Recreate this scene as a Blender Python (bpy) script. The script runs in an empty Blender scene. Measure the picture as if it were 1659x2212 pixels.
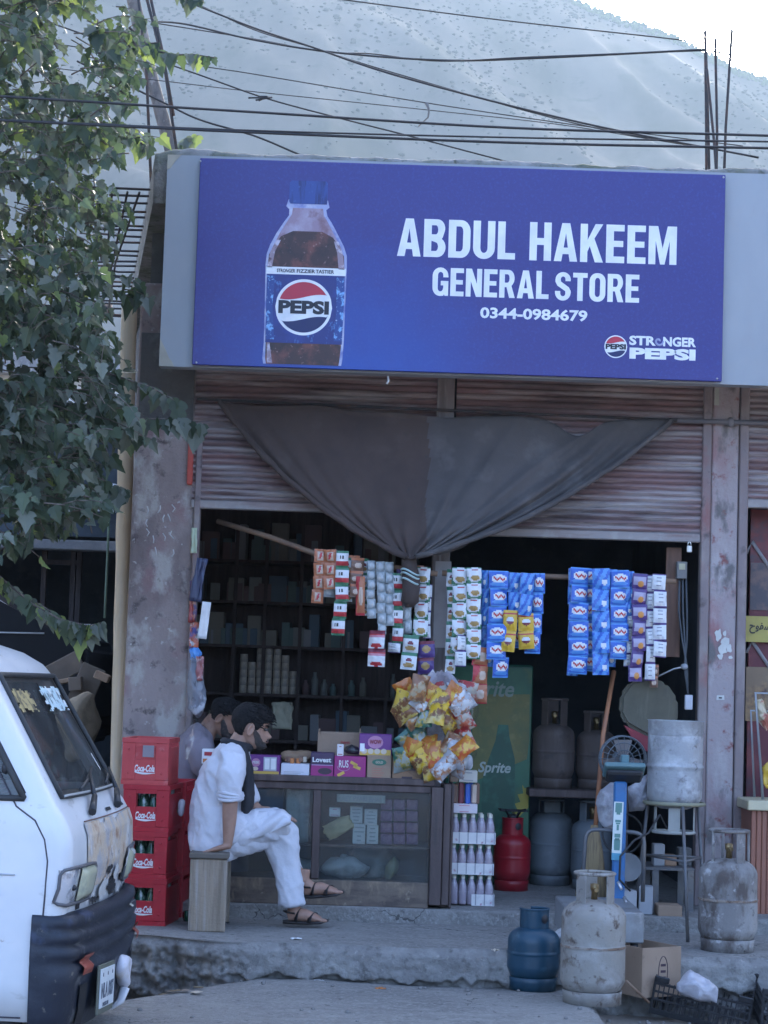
import bpy, bmesh, math, random
from math import sin, cos, pi, atan, tan, sqrt
from mathutils import Vector, Matrix, noise
RAD = math.radians
sc = bpy.context.scene
COL = sc.collection
random.seed(7)

# ---------------------------------------------------------------- camera
FPX, ROLL, HC = 4488.0, RAD(1.85), 1.6
PITCH = atan(374 / FPX)
CAM = Vector((0, -12, HC))
_f = Vector((0, cos(PITCH), sin(PITCH)))
_u0 = Vector((0, -sin(PITCH), cos(PITCH)))
_r = Vector((1, 0, 0)) * cos(ROLL) + _u0 * sin(ROLL)
_u = Vector((1, 0, 0)) * -sin(ROLL) + _u0 * cos(ROLL)
cd = bpy.data.cameras.new('camera')
cam = bpy.data.objects.new('camera', cd)
COL.objects.link(cam)
cd.sensor_fit = 'HORIZONTAL'
cd.sensor_width = 36.0
cd.lens = 36 * FPX / 1659
cd.clip_start, cd.clip_end = 0.1, 9000
cam.matrix_world = Matrix(((_r.x, _u.x, -_f.x, CAM.x), (_r.y, _u.y, -_f.y, CAM.y), (_r.z, _u.z, -_f.z, CAM.z), (0, 0, 0, 1)))
sc.camera = cam
# ---------------------------------------------------------------- sky, sun, exposure
SUN_EL, SUN_AZ = RAD(25), RAD(7)
w = bpy.data.worlds.new('World')
sc.world = w
w.use_nodes = True
nt = w.node_tree
sky = nt.nodes.new('ShaderNodeTexSky')
sky.sky_type = 'NISHITA'
sky.sun_disc = False
sky.sun_elevation = SUN_EL
sky.sun_rotation = SUN_AZ
sky.air_density = .62
sky.dust_density = 6.0
sky.ozone_density = 3.0
bg = nt.nodes['Background']
nt.links.new(sky.outputs[0], bg.inputs[0])
bg.inputs[1].default_value = 0.15
sd = bpy.data.lights.new('sun', 'SUN')
sd.energy = 2.5
sd.angle = RAD(0.5)
sd.color = (1, 0.93, 0.82)
sun = bpy.data.objects.new('sun', sd)
COL.objects.link(sun)
SDIR = Vector((sin(SUN_AZ) * cos(SUN_EL), cos(SUN_AZ) * cos(SUN_EL), sin(SUN_EL)))
sun.rotation_euler = SDIR.to_track_quat('Z', 'Y').to_euler()
sc.view_settings.view_transform = 'Standard'
sc.view_settings.look = 'None'
sc.view_settings.gamma = 1
sc.view_settings.exposure = 3.2
sc.cycles.max_bounces = 8
sc.cycles.transparent_max_bounces = 12
sc.cycles.volume_bounces = 0

# ---------------------------------------------------------------- helpers
def P(px, py, Y):
    """where the sight line through a picture point meets the upright plane at depth Y"""
    d = _f * FPX + _r * (px - 829.5) + _u * (1106 - py)
    return CAM + d * ((Y - CAM.y) / d.y)
def PZ(px, py, z):
    d = _f * FPX + _r * (px - 829.5) + _u * (1106 - py)
    return CAM + d * ((z - CAM.z) / d.z)
def S(Y):
    return (Y - CAM.y) / FPX      # metres per picture unit at depth Y

def _noise(nt, scale, detail=5, rough=.6, vec=None, dist=0):
    n = nt.nodes.new('ShaderNodeTexNoise')
    n.inputs['Scale'].default_value = scale
    n.inputs['Detail'].default_value = detail
    n.inputs['Roughness'].default_value = rough
    n.inputs['Distortion'].default_value = dist
    if vec is not None:
        nt.links.new(vec, n.inputs['Vector'])
    return n
def _ramp(nt, src, lo, hi):
    r = nt.nodes.new('ShaderNodeMapRange')
    r.inputs['From Min'].default_value = lo
    r.inputs['From Max'].default_value = hi
    r.clamp = True
    nt.links.new(src, r.inputs['Value'])
    return r.outputs[0]
def _mix(nt, fac, a, b):
    m = nt.nodes.new('ShaderNodeMix')
    m.data_type = 'RGBA'
    if isinstance(fac, float):
        m.inputs[0].default_value = fac
    else:
        nt.links.new(fac, m.inputs[0])
    for s, i in ((a, 6), (b, 7)):
        if isinstance(s, tuple):
            m.inputs[i].default_value = (*s[:3], 1)
        else:
            nt.links.new(s, m.inputs[i])
    return m.outputs[2]
MATS = {}
def mat(name, col, layers=(), rough=.7, metal=0.0, bump=0.0, bscale=40, coat=0.0, spec=.5, trans=0.0, alpha=1.0, sss=0.0, per_obj=0.0):
    """layers: (colour, scale, lo, hi[, stretch xyz]) noise-masked coats over the base colour"""
    if name in MATS:
        return MATS[name]
    m = bpy.data.materials.new(name)
    m.use_nodes = True
    nt = m.node_tree
    b = nt.nodes['Principled BSDF']
    tc = nt.nodes.new('ShaderNodeTexCoord').outputs['Object']
    c = tuple(col)
    for i, L in enumerate(layers):
        v = tc
        if len(L) > 4:
            mp = nt.nodes.new('ShaderNodeMapping')
            mp.inputs['Scale'].default_value = L[4]
            mp.inputs['Location'].default_value = (i * 3.1, i * 1.7, 0)
            nt.links.new(tc, mp.inputs['Vector'])
            v = mp.outputs[0]
        n = _noise(nt, L[1], vec=v)
        c = _mix(nt, _ramp(nt, n.outputs[0], L[2], L[3]), c, L[0])
    if isinstance(c, tuple):
        b.inputs['Base Color'].default_value = (*c, 1)
    else:
        nt.links.new(c, b.inputs['Base Color'])
    b.inputs['Roughness'].default_value = rough
    b.inputs['Metallic'].default_value = metal
    b.inputs['Coat Weight'].default_value = coat
    b.inputs['Specular IOR Level'].default_value = spec
    b.inputs['Transmission Weight'].default_value = trans
    b.inputs['Alpha'].default_value = alpha
    if bump:
        n = _noise(nt, bscale, 8, .65, tc)
        bp = nt.nodes.new('ShaderNodeBump')
        bp.inputs['Strength'].default_value = bump
        bp.inputs['Distance'].default_value = .02
        nt.links.new(n.outputs[0], bp.inputs['Height'])
        nt.links.new(bp.outputs[0], b.inputs['Normal'])
    MATS[name] = m
    return m
def plain(name, col, rough=.5, metal=0.0, **k):
    """a colour with a little mottling of dust and wear"""
    d = tuple(x * .8 + .01 for x in col)
    return mat(name, col, [(d, 9, .4, .75)], rough, metal, **k)

def world_loc(o):
    v = Vector((0, 0, 0))
    while o is not None:
        v += o.location
        o = o.parent
    return v
class MB:
    """collects shapes into ONE mesh object"""
    def __init__(s):
        s.bm = bmesh.new()
        s.mi = 0
        s.mats = []
    def use(s, m):
        if m not in s.mats:
            s.mats.append(m)
        s.mi = s.mats.index(m)
        return s
    def vf(s, vs, fs, M=None, smooth=False):
        bv = [s.bm.verts.new(M @ Vector(v) if M is not None else v) for v in vs]
        out = []
        for f in fs:
            try:
                g = s.bm.faces.new([bv[i] for i in f])
            except ValueError:
                continue
            g.material_index = s.mi
            g.smooth = smooth
            out.append(g)
        return bv, out
    def box(s, c, size, rz=0, M=None, bevel=0, seg=1):
        x, y, z = size[0] / 2, size[1] / 2, size[2] / 2
        T = Matrix.Translation(c) @ Matrix.Rotation(rz, 4, 'Z')
        if M is not None:
            T = M @ T
        vs = [(-x, -y, -z), (x, -y, -z), (x, y, -z), (-x, y, -z), (-x, -y, z), (x, -y, z), (x, y, z), (-x, y, z)]
        fs = [(0, 3, 2, 1), (4, 5, 6, 7), (0, 1, 5, 4), (1, 2, 6, 5), (2, 3, 7, 6), (3, 0, 4, 7)]
        bv, bf = s.vf(vs, fs, T)
        if bevel:
            ed = list({e for f in bf for e in f.edges})
            r = bmesh.ops.bevel(s.bm, geom=ed, offset=bevel, segments=seg, affect='EDGES', profile=.5)
            for f in r['faces']:
                f.material_index = s.mi
        return s
    def span(s, a, b, **k):
        a, b = Vector(a), Vector(b)
        return s.box((a + b) / 2, [abs(b[i] - a[i]) for i in range(3)], **k)
    def tube(s, path, r, seg=8, caps=True, smooth=True, closed=False, ell=None):
        path = [Vector(p) for p in path]
        n = len(path)
        rs = r if isinstance(r, (list, tuple)) else [r] * n
        rings = []
        ref = None
        for i, p in enumerate(path):
            if closed:
                t = path[(i + 1) % n] - path[i - 1]
            else:
                t = path[min(i + 1, n - 1)] - path[max(i - 1, 0)]
            t.normalize()
            if ref is None:
                ref = t.orthogonal().normalized() if ell is None else Vector(ell).normalized()
            ref = (ref - t * ref.dot(t)).normalized()
            bi = t.cross(ref)
            ra, rb = rs[i] if isinstance(rs[i], (list, tuple)) else (rs[i], rs[i])
            rings.append([s.bm.verts.new(p + ref * (cos(2 * pi * k / seg) * ra) + bi * (sin(2 * pi * k / seg) * rb)) for k in range(seg)])
        m = n if closed else n - 1
        for i in range(m):
            A, B = rings[i], rings[(i + 1) % n]
            for k in range(seg):
                f = s.bm.faces.new((A[k], A[(k + 1) % seg], B[(k + 1) % seg], B[k]))
                f.smooth = smooth
                f.material_index = s.mi
        if caps and not closed:
            for ring, rev in ((rings[0], True), (rings[-1], False)):
                f = s.bm.faces.new(list(reversed(ring)) if rev else ring)
                f.material_index = s.mi
        return s
    def lathe(s, prof, seg=24, c=(0, 0, 0), M=None, smooth=True):
        T = Matrix.Translation(c)
        if M is not None:
            T = M @ T
        rings = []
        for r, z in prof:
            if r < 1e-6:
                rings.append([s.bm.verts.new(T @ Vector((0, 0, z)))])
            else:
                rings.append([s.bm.verts.new(T @ Vector((cos(2 * pi * k / seg) * r, sin(2 * pi * k / seg) * r, z))) for k in range(seg)])
        for A, B in zip(rings, rings[1:]):
            for k in range(seg):
                k2 = (k + 1) % seg
                if len(A) == 1 and len(B) == 1:
                    continue
                vs = (A[0], B[k2], B[k]) if len(A) == 1 else (A[k], A[k2], B[0]) if len(B) == 1 else (A[k], A[k2], B[k2], B[k])
                f = s.bm.faces.new(vs)
                f.smooth = smooth
                f.material_index = s.mi
        return s
    def prism(s, poly, d, M=None, smooth=False):
        """poly in x,z ; from y=0 (front) back to y=d"""
        n = len(poly)
        vs = [(x, 0, z) for x, z in poly] + [(x, d, z) for x, z in poly]
        fs = [tuple(range(n)), tuple(range(2 * n - 1, n - 1, -1))] + [(i, i + n, (i + 1) % n + n, (i + 1) % n) for i in range(n)]
        s.vf(vs, fs, M, smooth)
        return s
    def grid(s, fn, nu, nv, smooth=True, closed_u=False):
        V = [[s.bm.verts.new(fn(i / nu, j / nv)) for i in range(nu + (0 if closed_u else 1))] for j in range(nv + 1)]
        nn = len(V[0])
        for j in range(nv):
            for i in range(nu):
                f = s.bm.faces.new((V[j][i], V[j][(i + 1) % nn], V[j + 1][(i + 1) % nn], V[j + 1][i]))
                f.smooth = smooth
                f.material_index = s.mi
        return s
    def ball(s, c, r, u=12, v=8, M=None):
        prof = [(sin(pi * j / v), -cos(pi * j / v)) for j in range(v + 1)]
        r = (r, r, r) if not isinstance(r, (tuple, list)) else r
        T = Matrix.Translation(c) @ Matrix.Diagonal((*r, 1))
        if M is not None:
            T = M @ T
        return s.lathe(prof, u, M=T)
    def text(s, t, c, w, h, M=None, depth=.003, bold=.0, shear=0, flat=False):
        """lettering w x h centred at c, standing in the x-z plane, facing -y"""
        cu = bpy.data.curves.new('lettering', 'FONT')
        cu.body = t
        cu.offset = bold
        cu.shear = shear
        cu.resolution_u = 3
        o = bpy.data.objects.new('lettering', cu)
        me = bpy.data.meshes.new_from_object(o)
        vs = [v.co.copy() for v in me.vertices]
        fs = [tuple(p.vertices) for p in me.polygons]
        es = {}
        x0, x1 = min(v.x for v in vs), max(v.x for v in vs)
        y0, y1 = min(v.y for v in vs), max(v.y for v in vs)
        T = Matrix.Translation(c)
        if M is not None:
            T = M @ T
        A = [T @ Vector((((v.x - x0) / (x1 - x0) - .5) * w, -depth, ((v.y - y0) / (y1 - y0) - .5) * h)) for v in vs]
        bv, _ = s.vf(A, fs)
        if not flat:
            for f in fs:
                for a, b in zip(f, f[1:] + f[:1]):
                    k = (min(a, b), max(a, b))
                    es[k] = None if k in es else (a, b)
            Bk = {}
            off = (T.to_3x3() @ Vector((0, depth, 0)))
            for e in es.values():
                if e:
                    for i in e:
                        if i not in Bk:
                            Bk[i] = s.bm.verts.new(A[i] + off)
                    a, b = e
                    try:
                        g = s.bm.faces.new((bv[b], bv[a], Bk[a], Bk[b]))
                        g.material_index = s.mi
                    except ValueError:
                        pass
        bpy.data.objects.remove(o)
        bpy.data.meshes.remove(me)
        bpy.data.curves.remove(cu)
        return s
    def jitter(s, amp, scale, ax=(1, 1, 1)):
        for v in s.bm.verts:
            n = noise.noise_vector(v.co * scale)
            v.co += Vector((n.x * ax[0], n.y * ax[1], n.z * ax[2])) * amp
        return s
    def build(s, name, m=None, parent=None, fix=True):
        if fix:
            bmesh.ops.recalc_face_normals(s.bm, faces=s.bm.faces)
        off = world_loc(parent)
        if off.length:
            bmesh.ops.translate(s.bm, vec=-off, verts=s.bm.verts)
        me = bpy.data.meshes.new(name)
        s.bm.to_mesh(me)
        s.bm.free()
        for x in ([m] if m is not None and not s.mats else s.mats):
            me.materials.append(x)
        o = bpy.data.objects.new(name, me)
        COL.objects.link(o)
        o.parent = parent
        return o
def tag(o, label=None, cat=None, group=None, kind=None):
    for k, v in (('label', label), ('category', cat), ('group', group), ('kind', kind)):
        if v:
            o[k] = v
    return o
def thing(name, label, cat, loc=(0, 0, 0), group=None):
    o = bpy.data.objects.new(name, None)
    o.empty_display_size = .1
    COL.objects.link(o)
    o.location = loc
    return tag(o, label, cat, group)
def kids(o):
    return [c for c in COL.objects if c.parent == o]
def copy_tree(o, parent=None):
    c = o.copy()
    COL.objects.link(c)
    c.parent = parent
    for ch in list(kids(o)):
        copy_tree(ch, c)
    return c
def remesh(o, voxel, smooth=4, sub=0):
    """fuse overlapping volumes of one mesh into a single skin"""
    m = o.modifiers.new('r', 'REMESH')
    m.mode = 'VOXEL'
    m.voxel_size = voxel
    m.use_smooth_shade = True
    if smooth:
        s2 = o.modifiers.new('s', 'SMOOTH')
        s2.factor = .5
        s2.iterations = smooth
    dg = bpy.context.evaluated_depsgraph_get()
    dg.update()
    me = bpy.data.meshes.new_from_object(o.evaluated_get(dg))
    mats_ = list(o.data.materials)
    o.modifiers.clear()
    o.data = me
    me.materials.clear()
    for x in mats_:
        me.materials.append(x)
    return o
_ib = bmesh.new()
bmesh.ops.create_icosphere(_ib, subdivisions=1, radius=1)
_ib.verts.ensure_lookup_table()
ICO_V, ICO_F = [v.co.copy() for v in _ib.verts], [tuple(v.index for v in f.verts) for f in _ib.faces]
_ib.free()
def lump(m, c, r, amp, fq=.7):
    c = Vector(c)
    m.vf([c + Vector((v.x * r[0], v.y * r[1], v.z * r[2])) + noise.noise_vector((c + v) * fq * 3) * amp for v in ICO_V], ICO_F, smooth=True)
def Mat(loc, rz=0, rx=0, ry=0):
    return Matrix.Translation(loc) @ Matrix.Rotation(rz, 4, 'Z') @ Matrix.Rotation(ry, 4, 'Y') @ Matrix.Rotation(rx, 4, 'X')
# ================================================================ materials
CONC = mat('concrete', (.30, .29, .28), [((.20, .19, .185), 3, .4, .7), ((.40, .39, .37), 14, .5, .75), ((.12, .115, .11), 30, .6, .8)], .92, bump=.5, bscale=45)
PAVE = mat('pavement_concrete', (.285, .27, .25), [((.20, .19, .178), 1.6, .4, .7), ((.37, .355, .33), 6, .5, .8, (1, 2.5, 1)), ((.33, .32, .30), 45, .5, .62), ((.12, .115, .11), 20, .60, .72)], .9, bump=.9, bscale=50)
def add_cracks(m, scale, width, col, soft=.5):
    nt = m.node_tree
    b = nt.nodes['Principled BSDF']
    src = b.inputs['Base Color'].links[0].from_socket
    tc = nt.nodes.new('ShaderNodeTexCoord').outputs['Object']
    n = _noise(nt, 2.5, 5, .6, tc)
    ad = nt.nodes.new('ShaderNodeVectorMath'); ad.operation = 'MULTIPLY_ADD'; ad.inputs[1].default_value = (.5, .5, .5)
    nt.links.new(n.outputs['Color'], ad.inputs[0]); nt.links.new(tc, ad.inputs[2])
    v = nt.nodes.new('ShaderNodeTexVoronoi'); v.feature = 'DISTANCE_TO_EDGE'; v.inputs['Scale'].default_value = scale
    nt.links.new(ad.outputs[0], v.inputs['Vector'])
    n2 = _noise(nt, 1.1, 3, .5, tc)
    w_ = nt.nodes.new('ShaderNodeMath'); w_.operation = 'MULTIPLY'; w_.inputs[1].default_value = width * 2
    nt.links.new(_ramp(nt, n2.outputs[0], .46, .7), w_.inputs[0])
    lt = nt.nodes.new('ShaderNodeMath'); lt.operation = 'LESS_THAN'
    nt.links.new(v.outputs['Distance'], lt.inputs[0]); nt.links.new(w_.outputs[0], lt.inputs[1])
    nt.links.new(_mix(nt, lt.outputs[0], src, col), b.inputs['Base Color'])
add_cracks(PAVE, 1.1, .0035, (.10, .095, .09))
ROUGHC = mat('broken_concrete', (.22, .21, .2), [((.33, .32, .3), 7, .45, .7), ((.1, .095, .09), 16, .55, .72), ((.4, .38, .35), 40, .6, .8)], .95, bump=.9, bscale=28)
DUST = mat('road_dust', (.30, .245, .195), [((.235, .215, .19), 1.3, .4, .65), ((.36, .3, .25), 8, .5, .75), ((.12, .11, .1), 35, .62, .75)], .95, bump=.5, bscale=35)
PILL = mat('pillar_plaster', (.33, .27, .25), [((.18, .145, .14), 2.2, .42, .62, (1, 1, .5)), ((.27, .15, .155), 2.8, .54, .72), ((.42, .39, .36), 6, .55, .66, (1, 1, .6)), ((.10, .08, .08), 11, .57, .68), ((.48, .46, .43), 22, .62, .70)], .9, bump=.5, bscale=35)
PILR = mat('pillar_paint', (.37, .315, .31), [((.33, .17, .17), 3.0, .53, .7, (1, 1, .6)), ((.46, .42, .41), 6, .52, .7, (1, 1, .4)), ((.17, .155, .15), 7, .56, .66, (1, 1, .5)), ((.25, .10, .095), 12, .58, .68)], .9, bump=.45, bscale=38)
DARKWALL = mat('dark_wall', (.070, .085, .10), [((.04, .05, .06), 3, .4, .7), ((.10, .115, .125), 9, .55, .8)], .95)  # dark blue-grey tone for walls and back panels
DARKCONC = mat('dark_concrete', (.13, .125, .12), [((.07, .068, .066), 2.4, .4, .7), ((.2, .19, .18), 10, .58, .8)], .95, bump=.5)  # dark grey concrete tone
SHUT = mat('shutter_paint', (.25, .155, .15), [((.12, .09, .09), 2.4, .42, .66, (.6, 1, 2)), ((.40, .36, .35), 4, .46, .66, (.35, 1, 5)), ((.21, .075, .07), 7, .6, .8, (.3, 1, 4)), ((.07, .06, .06), 12, .6, .78, (.4, 1, 6))], .62, metal=.15, bump=.2)
RAIL = mat('guide_rail_paint', (.25, .20, .195), [((.28, .13, .12), 3, .58, .72, (1, 1, .7)), ((.33, .29, .27), 6, .5, .7, (1, 1, .5)), ((.1, .08, .08), 12, .58, .76)], .7, metal=.2)
REDRAIL = mat('red_rail_paint', (.5, .085, .06), [((.28, .1, .09), 6, .5, .75), ((.3, .26, .25), 9, .62, .75)], .7)
FASC = mat('fascia_sheet', (.33, .35, .365), [((.27, .285, .30), 1.6, .4, .7, (1, 1, .4)), ((.28, .28, .28), 9, .66, .8, (2, 1, .5))], .5, metal=.1)
RUSTY = mat('iron_bar', (.06, .055, .055), [((.13, .07, .05), 12, .5, .7)], .75, metal=.3)
BLACKC = plain('black_cable', (.02, .02, .022), .6)
WOODD = mat('dark_wood', (.085, .06, .055), [((.14, .10, .09), 3, .45, .7, (6, 6, .6)), ((.05, .04, .038), 7, .55, .75, (5, 5, .5))], .75, bump=.25)
POLEW = mat('peeled_log', (.62, .50, .34), [((.48, .37, .24), 2, .42, .68, (7, 7, .5)), ((.58, .5, .38), 3, .5, .7, (9, 9, .4)), ((.22, .15, .1), 6, .66, .76, (4, 4, .6))], .8, bump=.2)
WHITE = plain('white_paint', (.78, .78, .78), .55)
BLACK = plain('black_paint', (.02, .02, .025), .5)

# ================================================================ ground
ZP, ZS, ZI = .33, .152, .405          # pavement, lower slab, shop floor heights
YE = -1.75                            # pavement edge
def sm(a, b, x):
    t = max(0, min(1, (x - a) / (b - a)))
    return t * t * (3 - 2 * t)
def slab_left(Y):
    return -.62 + (YE - Y) * -.75 + .08 * noise.noise((Y * 3, 0, 0))
def gz(X, Y):
    if Y > YE + .12:
        return -.03
    n = noise.noise((X * 1.3, Y * 1.3, 0)) * .02 + noise.noise((X * 6, Y * 6, 3)) * .008
    z = .03 + n * .8
    L = slab_left(Y)
    a = sm(L - .1, L + .05, X)
    e = 1.03 + .05 * noise.noise((Y * 4, 7, 0)) + max(0, -2.45 - Y) * .05
    a *= 1 - sm(e, e + .07, X)
    a *= 1 - sm(-3.0, -4.6, Y) if Y < -3.0 else 1
    z += (ZS - .03) * a
    # the washed-out hollow under the broken pavement end
    h = sm(.62, 0, sqrt(((X + 1.15) / 1.0) ** 2 + ((Y + 1.85) / .62) ** 2))
    z -= .12 * h * (1 - a)
    return z
def axis(dense0, dense1, step, far):
    v = []
    x = dense0
    while x < dense1 + 1e-6:
        v.append(x); x += step
    g = step
    lo = []
    x = dense0
    while x > far[0]:
        g *= 1.5; x -= g; lo.append(x)
    g = step
    x = v[-1]
    hi = []
    while x < far[1]:
        g *= 1.5; x += g; hi.append(x)
    return lo[::-1] + v + hi
xs, ys = axis(-2.6, 2.4, .035, (-1800, 1800)), axis(-4.2, -1.62, .035, (-60, 560))
m = MB()
m.use(DUST); m.use(PAVE)
V = [[m.bm.verts.new((x, y, gz(x, y))) for x in xs] for y in ys]
for j in range(len(ys) - 1):
    for i in range(len(xs) - 1):
        f = m.bm.faces.new((V[j][i], V[j][i + 1], V[j + 1][i + 1], V[j + 1][i]))
        f.smooth = True
        cx, cy = (xs[i] + xs[i + 1]) / 2, (ys[j] + ys[j + 1]) / 2
        f.material_index = 1 if cx > slab_left(cy) - .03 + .05 * noise.noise((cx * 9, cy * 9, 0)) and -3.6 < cy < YE + .2 and cx < 1.1 else 0
tag(m.build('ground', fix=False), kind='structure')

def edge_y(X):
    return YE + .03 * noise.noise((X * 2.2, 0, 5)) + .025 * noise.noise((X * 9, 0, 2)) + .16 * sm(-.62, -1.25, X)
m = MB()
m.use(PAVE)
def ptop(u, v):
    X = -7 + 15 * u
    y0 = edge_y(X) + .035
    Y = y0 + (7 - y0) * v ** 2.2
    return (X, Y, ZP + .006 * noise.noise((X * 2, Y * 2, 0)))
m.grid(ptop, 330, 40)
m.use(ROUGHC)
def pface(u, v):                       # broken vertical face: undercut, crumbling
    X = -7 + 15 * u
    y0 = edge_y(X)
    n = noise.noise((X * 5, v * 2.0, 9)) * .03 + noise.noise((X * 13, v * 5, 4)) * .034 + noise.noise((X * 34, v * 12, 1)) * .022 + .03 * max(0, noise.noise((X * 20, v * 7, 6)) - .15)
    left = sm(-.55, -.9, X)
    step = .06 * sm(.42, .46, v + .10 * noise.noise((X * 8, 3, 0)) + .05 * noise.noise((X * 23, 9, 0)))
    hang = step * (1 - left) + left * (.02 + .10 * v)
    yy = y0 + .035 * (1 - sm(0, .12, v)) + hang * .9 + n * sm(.03, .25, v) * (.3 + 1.5 * left + .6 * sm(.42, .5, v))
    z = ZP - v * (ZP + .04)
    return (X, yy, z + .006 * noise.noise((X * 2, y0, 0)) * (1 - v))
m.grid(lambda u, v: pface(((-7 + 4.2 * u / .12) if u < .12 else (-2.8 + 5.4 * (u - .12) / .76) if u < .88 else (2.6 + 5.4 * (u - .88) / .12)) / 15 + 7 / 15, v), 1000, 44)
PAVM = m.build('pavement', fix=False); tag(PAVM, kind='structure')
# raised shop floor
m = MB()
m.use(PAVE)
m.grid(lambda u, v: (-1.62 + 5.4 * u, -.70 + .03 * noise.noise((u * 22, 0, 1)) + (5.6 * max(0, v - .12)), ZI - .078 * (1 - sm(0, .12, v)) + .004 * noise.noise((u * 15, v * 15, 0))), 160, 50)
tag(m.build('shop_floor', fix=False), kind='structure')

# ================================================================ hillside
def ridge(X):
    return 457 - .372 * (X - 106) - .00004 * (X - 106) ** 2 + 6 * noise.noise((X * .02, 0, 0)) + 1.2 * noise.noise((X * .09, 3, 0))
def hz(X, Y):
    t = (Y - 520) / 800
    base = max(6, ridge(X))
    W_ = X + .35 * Y
    g = (1 - 2 * abs(noise.noise((W_ * .007, Y * .0022, 0)))) * 34 + (1 - 2 * abs(noise.noise((W_ * .021, Y * .006, 4)))) * 11 + noise.noise((X * .06, Y * .03, 8)) * 4
    if t <= 1:
        return max(-1, base * (.12 * t + .88 * t ** 1.25) + g * sin(pi * min(1, max(0, t))) )
    return base * max(0, 1 - (t - 1) * 1.1)
HILL = mat('hill_soil', (.17, .155, .13), [((.11, .105, .09), .006, .42, .62), ((.07, .08, .055), .02, .48, .64, (1, .4, .4)), ((.24, .22, .19), .012, .56, .72, (1, .3, .3)), ((.09, .10, .07), .06, .58, .7)], .98)
m = MB()
m.use(HILL)
NX, NY = 330, 150
m.grid(lambda u, v: (-480 + 1000 * u, 520 + 1100 * v, hz(-480 + 1000 * u, 520 + 1100 * v)), NX, NY)
tag(m.build('hillside', fix=False), kind='structure')
SHRUB = mat('hill_shrub', (.09, .10, .07), [((.06, .07, .05), .2, .4, .6)], .95)
RIMG = mat('backlit_bush', (.16, .23, .06), [((.10, .15, .05), .3, .4, .6)], .9)  # backlit glow along the ridge put into a lighter green
m = MB()
rnd = random.Random(4)
m.use(SHRUB)
for k in range(11000):
    Y = 520 + 800 * sqrt(rnd.random())
    X = rnd.uniform(-.26, .27) * (Y + 12)
    d = noise.noise((X * .012, Y * .006, 2))
    if d < rnd.uniform(-.32, .36):
        continue
    r = rnd.uniform(.35, 1.1) * (1.6 if rnd.random() < .1 else 1)
    z = hz(X, Y)
    lump(m, (X, Y, z + r * .3), (r * rnd.uniform(.9, 1.5), r, r * .8), r * .35)
m.use(RIMG)
for k in range(1100):
    X = -20 + 300 * rnd.random()
    Y = 1320 + rnd.uniform(-25, 4)
    r = rnd.uniform(.6, 1.7)
    lump(m, (X, Y, hz(X, Y) + r * .4), (r, r, r * rnd.uniform(.8, 1.7)), r * .4)
tag(m.build('hill_shrubs', fix=False), 'dark shrubs dotted over the hazy hillside and its ridge', 'shrubs', kind='stuff')

# ================================================================ shop building
def X0(px, py, Y=0):
    return P(px, py, Y).x
def Z0(px, py, Y=0):
    return P(px, py, Y).z
bld = thing('store_building', 'single storey concrete shop row with red shutters and flat mossy roof slab', 'shop building')
PL0, PL1 = X0(263, 1600), X0(403, 1600)          # left pillar
PR0, PR1 = X0(1527, 1500), X0(1586, 1500)        # right pillar
RG0 = X0(1506, 1500)
ZTOP = 4.46
YS = -.6                                          # fascia plane
LX0, LX1 = PL0 + .10, -2.02                       # the left wall runs back askew
m = MB(); m.use(PILL)
m.span((PL0, 0, ZP - .02), (PL1, .36, 3.9), bevel=.018, seg=2)
for v in m.bm.verts:
    v.co += noise.noise_vector(v.co * 5) * .006
pl = m.build('pillar', None, bld)
pl['label'] = 'stained purplish concrete pillar with chalk scribbles'
rr = random.Random(3)
for (cx, cy) in ((320, 1102), (345, 1100), (375, 1098), (318, 1150), (352, 1120), (365, 1118), (330, 1165), (355, 1160), (372, 1155), (335, 1190), (372, 1195), (315, 1130)):
    p = P(cx, cy, -.003)
    pts = [p + Vector((rr.uniform(-.012, .012), 0, .022 * (1 - k))) for k in range(3)]
    mk = MB(); mk.use(plain('chalk', (.55, .55, .55), .9))
    mk.tube(pts, [(.0012, .004)] * 3, 6, ell=(0, 1, 0))
    mk.build('chalk_mark', None, pl)
m = MB(); m.use(PILR)
m.span((PR0, -.02, ZP - .02), (PR1, .36, 4.0), bevel=.012, seg=2)
pr = m.build('pillar', None, bld)
pr['label'] = 'pillar with flaking pink and red paint and torn paper'
TORN = plain('torn_paper', (.62, .62, .58), .9)
m = MB(); m.use(TORN)
rr = random.Random(9)
for (cx, cy, a, b) in ((1552, 1372, .022, .04), (1567, 1385, .026, .03), (1560, 1402, .03, .035), (1575, 1400, .018, .03), (1566, 1368, .012, .02), (1556, 1418, .02, .016), (1578, 1420, .012, .012)):
    p = P(cx, cy, -.024 - rr.random() * .002)
    po = []
    for k in range(11):
        q = 2 * pi * k / 11
        t = rr.uniform(.65, 1.15)
        po.append((cos(q) * a * t, sin(q) * b * t))
    m.prism(po, .002, Matrix.Translation(p))
m.build('paper_scrap', None, pr)
m = MB(); m.use(TORN)
p = P(1556, 1507, -.024)
m.prism([(-.022, -.014), (.024, -.012), (.022, .014), (-.02, .012)], .002, Matrix.Translation(p))
m.use(BLACK).box(p + Vector((0, -.0015, -.001)), (.018, .001, .008))
m.build('paper_scrap', None, pr)
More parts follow.
